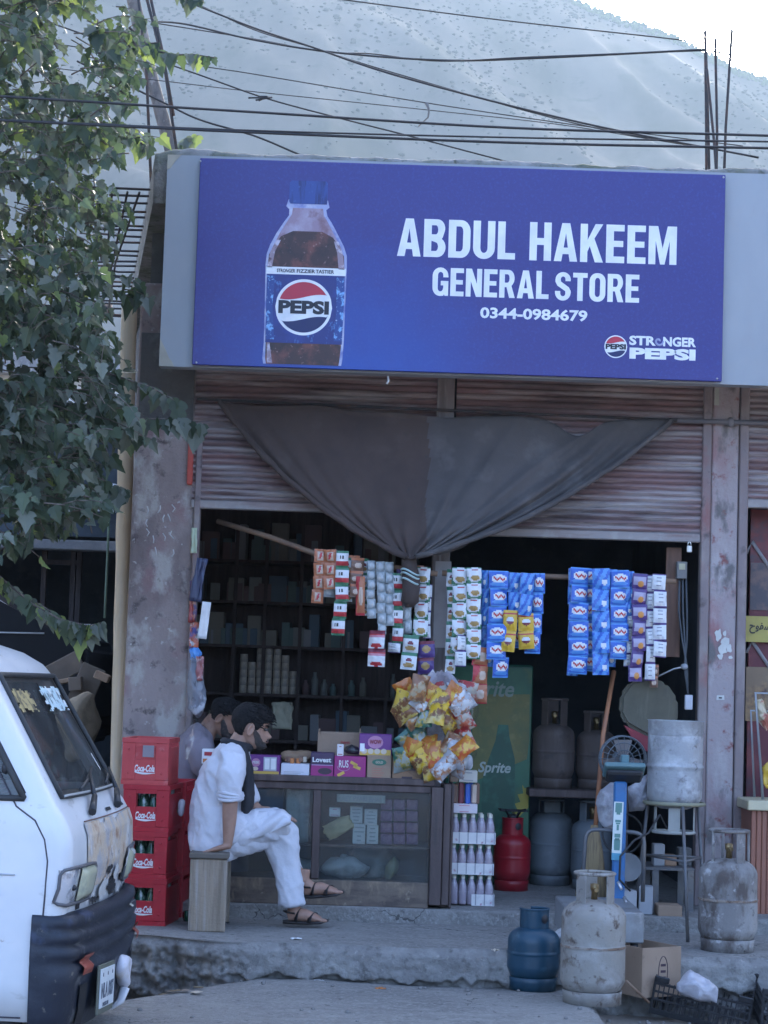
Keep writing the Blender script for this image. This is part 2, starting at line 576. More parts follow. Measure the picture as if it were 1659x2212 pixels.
# guide rails (steel channels the shutters run in)
def rail(px0, px1, py, mm, z0, z1, y0=-.03, y1=.06):
    m = MB(); m.use(mm)
    a, b = X0(px0, py), X0(px1, py)
    m.span((a, y0, z0), (b, y1, z1), bevel=.006)
    return m.build('guide_rail', None, bld)
rail(404, 417, 1500, RAIL, ZI, 3.05)
o = rail(406, 418, 1000, REDRAIL, 2.72, 3.0, -.036, .05); o['label'] = 'bright red length of guide rail'
rail(1506, 1526, 1500, RAIL, ZI, 3.5)
rail(1587, 1607, 1500, RAIL, ZI, 3.5)
# upper post between the two shutters, and the post below the knot
cx0, cx1 = X0(944, 860), X0(986, 860)
m = MB(); m.use(mat('post_wood', (.20, .17, .16), [((.13, .11, .10), 3, .45, .65, (6, 6, .6)), ((.28, .25, .24), 7, .55, .7, (5, 5, .5))], .8))
m.span((cx0, -.05, ZI), (cx1 - .012, .05, 3.6), bevel=.006)
po = m.build('centre_post', None, bld)
m = MB(); m.use(plain('stuck_poster', (.42, .38, .36), .8))
a, b = P(940, 1212, -.054), P(972, 1400, -.054)
m.grid(lambda u, v: (a.x + .002 + (b.x - a.x - .008) * u, -.0545 - .003 * abs(noise.noise((u * 3, v * 8, 0))), a.z + (b.z - a.z) * v), 6, 20)
m.build('poster_strip', None, po)
# shutters
def shutter(x0, x1, zb, label, mm=SHUT, y=.0):
    m = MB(); m.use(mm)
    pitch = .0355
    n = int((3.66 - zb) / pitch)
    prof = []
    for k in range(n):
        for t, d in ((0, .0), (.12, -.006), (.45, -.015), (.8, -.011), (.95, -.002)):
            prof.append((y + d, zb + .05 + (k + t) * pitch))
    N = len(prof)
    rnd = random.Random(int(x0 * 100))
    dents = [(rnd.uniform(x0, x1), rnd.uniform(zb, 3.2), rnd.uniform(.003, .009), rnd.uniform(.08, .25)) for _ in range(9)]
    def fn(u, v):
        yy, zz = prof[min(N - 1, int(round(v * (N - 1))))]
        xx = x0 + (x1 - x0) * u
        for dx, dz, a, r in dents:
            yy += a * math.exp(-((xx - dx) ** 2 + (zz - dz) ** 2 * 4) / r ** 2)
        return (xx, yy, zz + .002 * noise.noise((xx * 2, zz * 9, 0)))
    m.grid(fn, 24, N - 1, smooth=False)
    o = m.build('shutter', None, bld, fix=False)
    o['label'] = label
    m = MB(); m.use(mat('bottom_bar_steel', (.30, .27, .26), [((.2, .12, .11), 4, .5, .7, (.4, 1, 3)), ((.4, .38, .36), 8, .55, .75)], .6, metal=.3))
    m.span((x0, y - .022, zb), (x1, y + .02, zb + .052), bevel=.006)
    m.build('bottom_bar', None, o)
    return o
zl, zr = Z0(560, 1103), Z0(1300, 1166)
s1 = shutter(X0(417, 1000), cx0, zl, 'raised red shutter over the counter')
s2 = shutter(cx1, RG0, zr, 'raised red shutter over the gas cylinders, hung lower')
# padlock on the right shutter
p = P(1489, 1182, -.05)
m = MB(); m.use(plain('padlock_steel', (.6, .6, .56), .35, .6))
m.box(p + Vector((0, 0, -.01)), (.03, .015, .04), bevel=.004)
m.tube([p + Vector((.009 * cos(t), 0, .012 + .018 * sin(t))) for t in [pi * k / 8 for k in range(9)]], .0035, 6)
m.build('padlock', None, s2)
s3 = shutter(X0(1608, 1000), X0(1608, 1000) + 2.6, Z0(1640, 1098), 'dark red shutter of the next shop')
rail(2300, 2320, 1500, RAIL, ZI, 3.5)
# lintel, walls, slab
m = MB(); m.use(DARKCONC)
m.span((LX0 - .05, .03, 3.62), (4.2, .35, 4.2))
m.span((PL0 + .02, -.03, 3.06), (X0(417, 900), -.001, 3.6))
m.build('lintel', None, bld)
m = MB(); m.use(DARKWALL)
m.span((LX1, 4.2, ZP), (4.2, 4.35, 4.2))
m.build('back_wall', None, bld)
m = MB(); m.use(DARKCONC)
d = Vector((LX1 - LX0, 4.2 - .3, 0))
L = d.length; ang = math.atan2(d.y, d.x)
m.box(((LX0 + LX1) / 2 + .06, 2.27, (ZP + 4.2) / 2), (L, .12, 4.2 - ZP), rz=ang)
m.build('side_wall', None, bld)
m = MB(); m.use(DARKWALL)
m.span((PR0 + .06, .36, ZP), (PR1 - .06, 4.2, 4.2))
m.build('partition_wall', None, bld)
m = MB(); m.use(DARKWALL)
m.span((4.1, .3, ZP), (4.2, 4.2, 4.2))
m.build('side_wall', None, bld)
# the slab: mossy irregular top, rounded left nose, standing a hand above the fascia
MOSS = mat('mossy_concrete', (.26, .25, .235), [((.14, .15, .10), 4, .45, .66), ((.34, .33, .31), 9, .5, .72), ((.08, .085, .06), 20, .55, .72)], .95, bump=.8, bscale=30)
zt = Z0(1000, 353, -.52) + .02
sx0 = X0(331, 470, -.5)
m = MB(); m.use(MOSS)
def slab_top(X, Y):
    return zt + .012 * noise.noise((X * 7, Y * 7, 0)) + .014 * noise.noise((X * 2.3, Y, 4)) + .008 * noise.noise((X * 25, Y * 20, 2)) - .035 * sm(sx0 + .14, sx0, X) ** 2
yy = [-.55, -.548, -.54, -.52, -.3, .4, 1.2, 2.2, 3.2, 4.5]
NXS = 240
def lft(Y):
    return sx0 + max(0, Y + .5) * -.155
rows = []
for Y in yy:
    x0 = lft(Y)
    drop = {-.55: .06, -.548: .03, -.54: .012}.get(Y, 0)
    rows.append([m.bm.verts.new((x0 + (4.6 - x0) * (i / NXS) ** 1.0, Y, slab_top(x0 + (4.6 - x0) * i / NXS, Y) - drop)) for i in range(NXS + 1)])
bot = [[m.bm.verts.new((v.co.x, v.co.y, zt - .31)) for v in r_] for r_ in (rows[0], rows[-1])]
for a, b in zip(rows, rows[1:]):
    for i in range(NXS):
        m.bm.faces.new((a[i], a[i + 1], b[i + 1], b[i])).smooth = True
for i in range(NXS):
    m.bm.faces.new((bot[0][i], bot[0][i + 1], rows[0][i + 1], rows[0][i])).smooth = True
    m.bm.faces.new((bot[1][i], rows[-1][i], rows[-1][i + 1], bot[1][i + 1]))
    m.bm.faces.new((bot[0][i + 1], bot[0][i], bot[1][i], bot[1][i + 1]))
m.bm.faces.new([r_[0] for r_ in rows] + [bot[1][0], bot[0][0]])
m.build('roof_slab', None, bld)
# fascia of grey sheet, bent back at its left edge, torn corners
m = MB(); m.use(FASC)
fa, fb = P(362, 345, YS), P(352, 790, YS)
fz1, fz0 = zt - .045, P(1000, 812, YS).z
m.span((fa.x, YS, fz0), (4.6, YS + .02, fz1))
m.span((fa.x, YS + .02, fz0), (4.6, YS + .10, fz0 + .02))
fo = m.build('fascia_panel', None, bld)
m = MB(); m.use(plain('torn_backing', (.40, .37, .30), .85))
c = Vector((fa.x, YS - .004, fz1))
m.prism([(0, 0), (.075, 0), (.04, -.04), (.02, -.075), (0, -.085)], .003, Matrix.Translation(c))
m.build('torn_corner', None, fo)
m = MB(); m.use(plain('torn_backing', (.40, .37, .30), .85))
c = Vector((fa.x, YS - .004, fz0))
m.prism([(0, 0), (.085, 0), (.07, .03), (.055, .045), (.035, .09), (.014, .13), (0, .155)], .003, Matrix.Translation(c))
m.build('torn_corner', None, fo)
# conduit pipe along the front, right
m = MB(); m.use(plain('grey_conduit', (.2, .18, .18), .6))
a = P(1440, 908, -.06)
m.tube([a, a + Vector((2.6, 0, 0.01))], .014, 8)
m.ball(P(1578, 912, -.06), (.025, .02, .03), 8, 6)
m.build('conduit_pipe', None, bld)
m = MB(); m.use(plain('pale_tag', (.42, .42, .36), .8))
a = P(1550, 838, -.1); b = P(1551, 878, -.1)
m.prism([(-.012, -.1), (.016, -.1), (.01, 0), (-.014, 0)], .006, Mat(a + Vector((0, 0, 0)), ry=.05))
m.build('hanging_strip', None, bld)
m = MB(); m.use(WHITE)
a = P(838, 812, YS + .05)
m.tube([a, a + Vector((.004, 0, -.03)), a + Vector((-.006, 0, -.045))], .006, 6)
m.build('wire_stub', None, bld)

# ================================================================ painted signboard
YB = YS - .03
s = S(YB)
sc_ = (P(430, 343, YB) + P(418, 788, YB) + P(1570, 378, YB) + P(1555, 825, YB)) / 4
SW = ((P(1570, 378, YB) - P(430, 343, YB)).x + (P(1555, 825, YB) - P(418, 788, YB)).x) / 2
SH = ((P(430, 343, YB) - P(418, 788, YB)).z + (P(1570, 378, YB) - P(1555, 825, YB)).z) / 2
def printed_blue():
    m = bpy.data.materials.new('printed_blue_sheet')
    m.use_nodes = True
    nt = m.node_tree
    b = nt.nodes['Principled BSDF']
    tc = nt.nodes.new('ShaderNodeTexCoord').outputs['Object']
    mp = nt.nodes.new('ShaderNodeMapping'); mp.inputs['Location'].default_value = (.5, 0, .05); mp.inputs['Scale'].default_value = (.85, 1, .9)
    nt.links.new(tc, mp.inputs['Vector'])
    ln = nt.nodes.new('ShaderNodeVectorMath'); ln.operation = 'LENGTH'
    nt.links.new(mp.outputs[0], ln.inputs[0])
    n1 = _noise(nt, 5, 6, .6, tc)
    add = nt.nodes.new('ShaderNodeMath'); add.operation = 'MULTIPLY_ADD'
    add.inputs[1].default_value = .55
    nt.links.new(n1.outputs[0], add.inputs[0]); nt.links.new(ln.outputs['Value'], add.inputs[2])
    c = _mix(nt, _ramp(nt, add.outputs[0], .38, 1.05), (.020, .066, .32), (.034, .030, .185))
    n2 = _noise(nt, 60, 4, .7, tc)
    c = _mix(nt, _ramp(nt, n2.outputs[0], .5, 1.1), c, (.045, .09, .33))
    nt.links.new(c, b.inputs['Base Color'])
    b.inputs['Roughness'].default_value = .42
    return m
sign = thing('shop_sign', 'long blue printed shop sign with a cola bottle and white lettering', 'shop sign', (sc_.x, YB, sc_.z - SH / 2))
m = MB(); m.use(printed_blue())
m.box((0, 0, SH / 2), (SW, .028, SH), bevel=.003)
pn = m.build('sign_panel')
pn.parent = sign
# recentre the sheet so its print is centred
FZ = YB - .014
def at_sign(px, py, k=0):
    p = P(px, py, FZ)
    return Vector((p.x, FZ - k * .0012, p.z))
SWHITE = plain('sign_white', (.80, .82, .84), .5)
def letters(t, cx, cy, w_, h_, bold, name='lettering', mm=SWHITE, k=1, parent=sign, shear=0):
    m = MB(); m.use(mm)
    m.text(t, at_sign(cx, cy, k), w_ * s, h_ * s, depth=.0008, bold=bold, shear=shear)
    o = m.build(name, None, parent)
    return o
from mathutils.geometry import tessellate_polygon
def arc(cx, cy, rx, ry, a0, a1, n=7):
    return [(cx + rx * cos(RAD(a0 + (a1 - a0) * k / n)), cy + ry * sin(RAD(a0 + (a1 - a0) * k / n))) for k in range(n + 1)]
def rrect(x0, y0, x1, y1, rx, ry, corners=(1, 1, 1, 1)):
    q = []
    for c, (cx, cy, a) in zip(corners, ((x0, y0, 180), (x1, y0, 270), (x1, y1, 0), (x0, y1, 90))):
        if c:
            q += arc(cx + (rx if cx == x0 else -rx), cy + (ry if cy == y0 else -ry), rx, ry, a, a + 90)
        else:
            q.append((cx, cy))
    return q
T_, V_ = .34, .17                       # stroke widths, across and up
def bowl_r(y0, y1, k=.86):
    return [rrect(T_, y0 + V_ * .95, k - T_ * .9, y1 - V_ * .95, .1, .06, (0, 1, 1, 0))]
GLY = {
 'A': (1.08, [(0, 0), (.33, 1), (.67, 1), (1, 0), (.68, 0), (.63, .19), (.37, .19), (.32, 0)], [[(.41, .36), (.59, .36), (.5, .74)]]),
 'B': (1, [(0, 0)] + arc(.62, .26, .36, .26, -90, 60, 9) + [(.84, .52)] + arc(.6, .76, .34, .24, -20, 90, 8) + [(0, 1)], [[(T_, .16), (.54, .16)] + arc(.54, .275, .1, .115, -90, 90, 6) + [(T_, .43)][:1] + [(T_, .39)], [(T_, .60), (.54, .60)] + arc(.54, .72, .09, .12, -90, 90, 6) + [(T_, .84)]]),
 'D': (1, [(0, 0)] + arc(.56, .3, .42, .3, -90, 0) + arc(.56, .7, .42, .3, 0, 90) + [(0, 1)], [[(T_, V_)] + arc(.52, .3, .13, .13, -90, 0, 4) + arc(.52, .7, .13, .13, 0, 90, 4) + [(T_, 1 - V_)]]),
 'U': (1, [(0, 1), (0, .28)] + arc(.49, .28, .49, .29, 180, 360, 12) + [(.98, 1), (.65, 1), (.65, .3)] + arc(.49, .28, .16, .13, 0, -180, 8) + [(.33, 1)], []),
 'L': (.8, [(0, 0), (.98, 0), (.98, V_), (.42, V_), (.42, 1), (0, 1)], []),
 'H': (1, [(0, 0), (T_, 0), (T_, .41), (1 - T_, .41), (1 - T_, 0), (1, 0), (1, 1), (1 - T_, 1), (1 - T_, .59), (T_, .59), (T_, 1), (0, 1)], []),
 'K': (1.06, [(0, 0), (.32, 0), (.32, .27), (.42, .42), (.66, 0), (1.02, 0), (.62, .62), (1, 1), (.66, 1), (.32, .58), (.32, 1), (0, 1)], []),
 'E': (.85, [(0, 0), (.97, 0), (.97, V_), (.4, V_), (.4, .42), (.9, .42), (.9, .58), (.4, .58), (.4, 1 - V_), (.96, 1 - V_), (.96, 1), (0, 1)], []),
 'M': (1.3, [(0, 0), (.25, 0), (.25, .62), (.42, 0), (.58, 0), (.75, .62), (.75, 0), (1, 0), (1, 1), (.67, 1), (.5, .42), (.33, 1), (0, 1)], []),
 'N': (1.02, [(0, 0), (.31, 0), (.31, .55), (.65, 0), (1, 0), (1, 1), (.69, 1), (.69, .46), (.36, 1), (0, 1)], []),
 'R': (1, [(0, 0), (T_, 0), (T_, .38), (.46, .38), (.64, 0), (1, 0), (.77, .43)] + arc(.58, .70, .38, .30, -40, 90, 8) + [(0, 1)], [[(T_, .54), (.52, .54)] + arc(.52, .69, .12, .15, -90, 90, 6) + [(T_, .84)]]),
 'T': (.9, [(.31, 0), (.69, 0), (.69, 1 - V_), (1, 1 - V_), (1, 1), (0, 1), (0, 1 - V_), (.31, 1 - V_)], []),
 'O': (1, rrect(0, -.01, 1, 1.01, .46, .29), [rrect(T_, .16, 1 - T_, .84, .14, .13)[::-1]]),
 'G': (1, arc(.48, .29, .48, .3, 180, 270) + [(.7, .0), (.74, .06), (.78, 0), (1, 0), (1, .53), (.52, .53), (.52, .37), (.68, .37), (.68, .27)] + arc(.5, .27, .17, .12, 0, -180, 6) + arc(.5, .73, .17, .12, 180, 0, 6) + [(.67, .66), (1, .66)] + arc(.49, .72, .5, .29, 0, 180, 10), []),
 'S': (.98, [(0, .3)] + arc(.49, .28, .49, .29, 185, 360, 10) + [(.98, .34), (.86, .47), (.36, .67)] + arc(.49, .75, .15, .105, 200, 0, 7) + [(.64, .69), (.96, .69)] + arc(.49, .74, .48, .27, 5, 180, 10) + [(.01, .66), (.14, .52), (.64, .33)] + arc(.49, .25, .16, .105, 20, -180, 7) + [(.33, .33), (0, .33)], []),
}
def block_word(t, cx, cy, w_, h_):
    tot = sum(GLY[c][0] for c in t) + .13 * (len(t) - 1)
    u = w_ * s / tot
    x = -w_ * s / 2
    for c in t:
        gw, out, holes = GLY[c]
        m = MB(); m.use(SWHITE)
        o3 = at_sign(cx, cy, 1)
        xm = max(q[0] for q in out)
        polys = [[Vector((a / xm, b, 0)) for a, b in q] for q in [out] + holes]
        flat = [v for q in polys for v in q]
        V3 = [m.bm.verts.new((o3.x + x + v.x * gw * u, o3.y, o3.z + (v.y - .5) * h_ * s)) for v in flat]
        for tri in tessellate_polygon(polys):
            try:
                m.bm.faces.new([V3[i] for i in tri])
            except ValueError:
                pass
        m.build('letter', None, sign, fix=False)
        x += (gw + .13) * u
block_word('ABDUL', 986, 516, 258, 84)
block_word('HAKEEM', 1303, 526, 322, 85)
block_word('GENERAL', 1060, 612, 254, 62)
block_word('STORE', 1290, 621, 184, 62)
letters('0344-0984679', 1153, 679, 234, 25, .03)
letters('STR', 1388, 736, 58, 21, .04)
letters('NGER', 1468, 739, 72, 21, .04)
letters('PEPSI', 1431, 765, 144, 25, .055)
SREDP, SBLU, SINK = plain('sign_red', (.5, .03, .06), .5), plain('sign_navy', (.012, .02, .10), .5), plain('sign_ink', (.015, .018, .03), .5)
def globe(cx, cy, R_, name):
    m = MB()
    o3 = at_sign(cx, cy, 2)
    r = R_ * s
    def disc(rad, k, mm, lo=-2, hi=2, wl=None, wh=None):
        m.use(mm)
        top, bot = [], []
        N = 40
        for i in range(N + 1):
            x = -rad + 2 * rad * i / N
            h = sqrt(max(0, rad * rad - x * x))
            zt_ = h if wh is None else min(h, wh(x / r) * r)
            zb_ = -h if wl is None else max(-h, wl(x / r) * r)
            if zt_ < zb_:
                zt_ = zb_
            top.append((x, zt_)); bot.append((x, zb_))
        A = [m.bm.verts.new((o3.x + x, o3.y - k * .0007, o3.z + z)) for x, z in top]
        B = [m.bm.verts.new((o3.x + x, o3.y - k * .0007, o3.z + z)) for x, z in bot]
        for i in range(N):
            f = m.bm.faces.new((B[i], B[i + 1], A[i + 1], A[i])); f.material_index = m.mi
    disc(r, 0, SWHITE)
    disc(r * .9, 1, SREDP, wl=lambda x: .36 + .10 * sin(x * 2.6))
    disc(r * .9, 1, SBLU, wh=lambda x: -.42 + .10 * sin(x * 2.6))
    m.use(SINK)
    m.text('PEPSI', (o3.x, o3.y - .0012, o3.z - .0 * r), r * 1.78, r * .48, depth=.0006, bold=.05)
    bmesh.ops.remove_doubles(m.bm, verts=m.bm.verts, dist=1e-7)
    return m.build(name, None, sign, fix=False)
globe(1330, 749, 25, 'emblem')
# the swirl standing for the O
m = MB(); m.use(plain('sign_lilac', (.34, .36, .55), .5))
p = at_sign(1423, 737, 1)
m.tube([p + Vector((cos(t) * (.004 + .0037 * t), 0, sin(t) * (.004 + .0037 * t))) for t in [k * .45 for k in range(15)]], [(.001, .0065)] * 15, 6, ell=(0, 1, 0))
m.build('swirl', None, sign)
# printed bottle
COLA = mat('printed_cola', (.05, .022, .02), [((.19, .06, .045), 9, .48, .68), ((.02, .012, .014), 16, .5, .7), ((.36, .2, .18), 40, .62, .75), ((.30, .03, .02), 7, .62, .75)], .45)
FROST = mat('printed_frost', (.30, .21, .27), [((.42, .37, .47), 8, .45, .7), ((.2, .1, .12), 11, .52, .7)], .45)
GLASSB = mat('printed_bottle_rim', (.33, .36, .55), [((.5, .5, .6), 20, .5, .7), ((.12, .14, .4), 12, .5, .7)], .45)
LABL = mat('printed_label', (.02, .03, .17), [((.10, .26, .55), 26, .6, .72, (1, 1, .7)), ((.03, .05, .25), 6, .5, .7)], .45)
CAPB = mat('printed_cap', (.028, .06, .25), [((.016, .026, .13), 12, .48, .62, (3, 1, .4)), ((.08, .18, .45), 20, .6, .75)], .45)
def bottle_shape(mm, prof, k, name):
    """prof: (py, left px, right px) rows, measured on the print's own axis"""
    m = MB(); m.use(mm)
    pts = []
    for py, l, r_ in prof:
        c = at_sign(660 - (py - 590) * .0323, py, k)
        pts.append((c.x + l * s, c.x + r_ * s, c.z, c.y))
    A = [(m.bm.verts.new((a, y, z)), m.bm.verts.new((b, y, z))) for a, b, z, y in pts]
    for (a, b), (c, d) in zip(A, A[1:]):
        f = m.bm.faces.new((c, d, b, a)); f.material_index = 0
    return m.build(name, None, sign, fix=False)
bottle_shape(GLASSB, [(432, -42, 44), (447, -47, 48), (453, -40, 41), (466, -40, 44), (480, -50, 54), (505, -66, 68), (530, -79, 82), (550, -86, 89), (575, -88, 90), (640, -87, 89), (740, -86, 88), (775, -88, 86), (788, -86, 84)], .5, 'bottle_rim')
bottle_shape(FROST, [(450, -32, 34), (464, -34, 36), (480, -44, 46), (505, -59, 60), (520, -66, 68), (535, -70, 72)], 1, 'bottle_neck')
bottle_shape(COLA, [(500, -30, 34), (512, -56, 58), (535, -72, 74), (552, -81, 83), (582, -84, 85)], 1.5, 'bottle_cola')
bottle_shape(COLA, [(738, -82, 83), (775, -82, 80), (788, -80, 78)], 1.2, 'bottle_cola')
bottle_shape(CAPB, [(391, -36, 40), (396, -41, 43), (436, -41, 43), (441, -38, 42)], 1.6, 'bottle_cap')
bottle_shape(SWHITE, [(578, -86, 88), (594, -86, 88)], 2, 'label_band')
bottle_shape(LABL, [(594, -84, 86), (742, -83, 84)], 1.5, 'bottle_label')
for t_, cx in (('STRONGER', 618), ('FIZZIER', 661), ('TASTIER', 702)):
    letters(t_, cx, 586 + (cx - 660) * .03, 40, 8, .02, 'small_print', SINK, 3)
DEW = mat('printed_dew', (.025, .06, .24), [((.20, .42, .72), 34, .53, .62, (1, 1, .8)), ((.5, .65, .85), 60, .62, .7)], .45)
bottle_shape(DEW, [(598, -84, -66), (660, -84, -70), (735, -82, -64)], 2, 'label_dew')
bottle_shape(DEW, [(598, 68, 86), (660, 70, 86), (735, 66, 84)], 2, 'label_dew')
GLINT = mat('printed_glint', (.30, .22, .26), [((.55, .5, .58), 30, .5, .65), ((.1, .04, .05), 20, .55, .7)], .45)
bottle_shape(GLINT, [(520, 60, 70), (545, 68, 80), (580, 72, 85)], 2, 'bottle_glint')
bottle_shape(GLINT, [(520, -66, -56), (545, -78, -68), (580, -84, -74)], 2, 'bottle_glint')
bottle_shape(GLINT, [(742, -80, -74), (786, -78, -66)], 2, 'bottle_glint')
globe(656, 664, 62, 'emblem')
for k_, (bx, by) in enumerate(((433, 348), (1563, 383), (424, 783), (1549, 818))):
    m = MB(); m.use(plain('screw_steel', (.5, .5, .5), .4, .8))
    p = at_sign(bx, by, 0)
    m.lathe([(0, .004), (.004, .003), (.006, 0)], 10, M=Matrix.Translation(p) @ Matrix.Rotation(pi / 2, 4, 'X'))
    m.build('screw', None, sign)
# ================================================================ cloth awning tied up in a knot
TARP1 = mat('awning_brown', (.076, .052, .044), [((.05, .036, .032), 2, .42, .66), ((.095, .072, .062), 5, .55, .75), ((.05, .045, .042), 30, .62, .8)], .9, bump=.15, bscale=90)
TARP2 = mat('awning_grey', (.092, .080, .076), [((.062, .054, .052), 2, .42, .66), ((.125, .112, .106), 5, .55, .75)], .9, bump=.15, bscale=90)
tarp = thing('cloth_awning', 'dark brown cloth awning gathered to a knot across both shutters', 'awning', P(885, 1206, -.3))
def tarp_pt(u, v, k=0):
    tx, ty = 470 + 985 * u, 866 + 43 * u
    kx, ky = 876 + 22 * u, 1203 + 6 * sin(u * pi)
    c_x, c_y = 628 + 572 * u, 1090 + 40 * u
    a, b, c = (1 - v) ** 2, 2 * v * (1 - v), v * v
    px, py = a * tx + b * c_x + c * kx, a * ty + b * c_y + c * ky
    Y = -.10 - .16 * sin(v * pi * .55) - .12 * v * v
    e = min(u, 1 - u)
    # pleats run to the knot; they are tight near both hems
    tight = math.exp(-e * 9)
    Y += .022 * (1 - v * .3) * tight * sin(u * 105 + 1.5 * noise.noise((u * 8, v * 2, 1))) * sm(0, .2, v) + .011 * sin(u * 47 + 3 * v + 2 * noise.noise((u * 6, v * 3, 5))) * v
    Y += .02 * sm(.53, .47, u) * (v > 0) - .02
    Y += .045 * noise.noise((u * 4, v * 2.2, 3)) * sin(pi * min(1, v * 1.1)) + .012 * noise.noise((u * 16, v * 3, 8)) * sin(pi * v)
    if u > .5:
        Y += .018 * sm(.5, .6, u) * v ** .5 * sin(u * 60 + 4 * v + 3 * noise.noise((u * 5, v * 2, 12)))
        py += 34 * math.exp(-((u - .79) / .045) ** 2) * (1 - v) ** 6
        Y += -.018 * math.exp(-((u - .80 + .10 * v) / .018) ** 2) - .016 * math.exp(-((u - .66 + .05 * v) / .02) ** 2) * (1 - v)
    py += 10 * noise.noise((u * 7, 0, 0)) * (1 - v) + (10 * sin(pi * u) * (1 - v))
    return P(px, py, Y)
m = MB()
m.use(TARP1); m.use(TARP2)
NU, NV = 150, 60
m.grid(lambda u, v: tarp_pt(u, v), NU, NV)
for f in m.bm.faces:
    c = f.calc_center_median()
    f.material_index = 1 if c.x > X0(925, 1000, -.25) + .03 * noise.noise((c.z * 4, 0, 0)) else 0
tc_ = m.build('cloth', None, tarp, fix=False)
sol = tc_.modifiers.new('thickness', 'SOLIDIFY'); sol.thickness = .004
for side in (0, 1):
    m = MB(); m.use(TARP1 if side == 0 else TARP2)
    u = .004 if side == 0 else .996
    pth = [tarp_pt(u, k / 24) + Vector((0, -.012, 0)) for k in range(25)]
    m.tube(pth, [(.016 + .008 * noise.noise((k * .5, side, 0))) for k in range(25)], 10)
    m.jitter(.008, 14)
    m.build('hem', None, tarp)
# the loose lower flap on the right half
m = MB(); m.use(TARP2)
def flap(u, v):
    e = tarp_pt(.985, .97 - .50 * u)
    dz = -(.035 * sin(pi * min(1, u * 1.5 + .1)) + .03 * noise.noise((u * 6, 0, 2))) * v
    if u > .52:
        dz *= .35
    return (e.x - .02 * v, e.y + .03 - .02 * sin(u * 22) * v, e.z + dz)
m.grid(flap, 40, 6)
m.build('loose_flap', None, tarp, fix=False)
m = MB(); m.use(TARP1)
k0 = P(885, 1203, -.34)
m.tube([k0 + Vector((0, 0, .04)), k0, k0 + Vector((0, 0, -.05)), P(886, 1250, -.34), P(888, 1275, -.34), P(885, 1300, -.34), P(884, 1313, -.34)], [.02, .045, .04, .045, .055, .05, .02], 14)
m.jitter(.02, 16)
m.build('knot', None, tarp)
m = MB(); m.use(plain('pale_rope', (.38, .5, .47), .8))
for z_ in (1236, 1244, 1256):
    c = P(886, z_, -.34)
    m.tube([c + Vector((.05 * cos(t), .05 * sin(t), .008 * sin(t * 2) - .012 * cos(t))) for t in [2 * pi * k / 20 for k in range(20)]], .006, 6, closed=True)
m.build('rope', None, tarp)
m = MB(); m.use(RUSTY)
a, b = P(425, 862, -.08), P(1462, 908, -.08)
m.tube([a, b], .008, 8)
m.build('top_rail', None, tarp)

# ================================================================ wires
def wire(pts, Y, r, label, group='overhead wires', ext=(2.0, 2.0), wob=0, name='overhead_wire', drop=None):
    W = [P(x, y, Y if not isinstance(Y, tuple) else Y[0] + (Y[1] - Y[0]) * i / (len(pts) - 1)) for i, (x, y) in enumerate(pts)]
    if ext[0]:
        W.insert(0, W[0] + (W[0] - W[1]).normalized() * ext[0])
    if ext[1]:
        W.append(W[-1] + (W[-1] - W[-2]).normalized() * ext[1])
    # smooth it (Catmull-Rom)
    out = []
    for i in range(len(W) - 1):
        a, b, c, d = W[max(i - 1, 0)], W[i], W[i + 1], W[min(i + 2, len(W) - 1)]
        for k in range(8):
            t = k / 8
            out.append(.5 * ((2 * b) + (c - a) * t + (2 * a - 5 * b + 4 * c - d) * t * t + (3 * b - a - 3 * c + d) * t ** 3))
    out.append(W[-1])
    m = MB(); m.use(BLACKC)
    m.tube(out, r, 6)
    o = m.build(name)
    return tag(o, label, 'wire', group)
wire([(0, 208), (548, 242), (1104, 276), (1659, 293)], -2.4, .0062, 'thick black cable, upper of the pair low over the sign')
wire([(0, 259), (548, 282), (1104, 297), (1659, 306)], -2.4, .0045, 'thin cable running just under the upper thick cable')
wire([(0, 260), (548, 286), (1104, 308), (1659, 320)], -2.4, .0064, 'thick black cable, lowest above the sign')
wire([(395, 0), (548, 60), (669, 100), (870, 167), (1251, 264), (1606, 334)], (2.5, .8), .0068, 'black wire falling from top left to right end of roof', ext=(2, .05))
wire([(420, 6), (548, 64), (669, 101), (860, 160), (1240, 266), (1585, 330)], (2.6, .9), .004, 'thin wire twisted round the long falling black wire', ext=(2, .05))
wire([(330, 47), (400, 52), (548, 86), (720, 113), (950, 130), (1150, 126), (1524, 107)], (3.3, .65), .007, 'sagging wire from leaning pole to upright rods', ext=(0, 0))
wire([(330, 49), (548, 84), (700, 112), (800, 116), (950, 132), (1150, 123), (1524, 109)], (3.3, .65), .0045, 'thinner sagging wire beside the one tied to the rods', ext=(0, 0))
wire([(700, -6), (1080, 43), (1460, 85), (1659, 112)], 3.5, .005, 'highest thin wire crossing hill and bright sky')
wire([(450, 145), (548, 160), (920, 222), (1230, 268), (1420, 292)], 2.2, .0038, 'grey wire carrying a tied scrap', ext=(1.5, .6))
wire([(370, 177), (548, 198), (900, 235), (1200, 268), (1400, 300)], 2.4, .0032, 'faint grey wire under the one with the tied scrap', ext=(1, .6))
wire([(420, 158), (577, 213), (760, 262), (870, 290), (1064, 341)], 2.0, .0055, 'wire with a twisted knot, dropping behind the roof', ext=(1.2, .4))
wire([(340, 215), (430, 258), (548, 293), (640, 331)], 1.6, .0068, 'short dark wire dropping to roof beside leaning pole', ext=(.6, .3))
wire([(1524, 107), (1590, 122), (1659, 140)], .65, .0045, 'wire leaving the rods towards the right edge', ext=(0, 2))
m = MB(); m.use(BLACKC)
c = P(577, 213, 2.0)
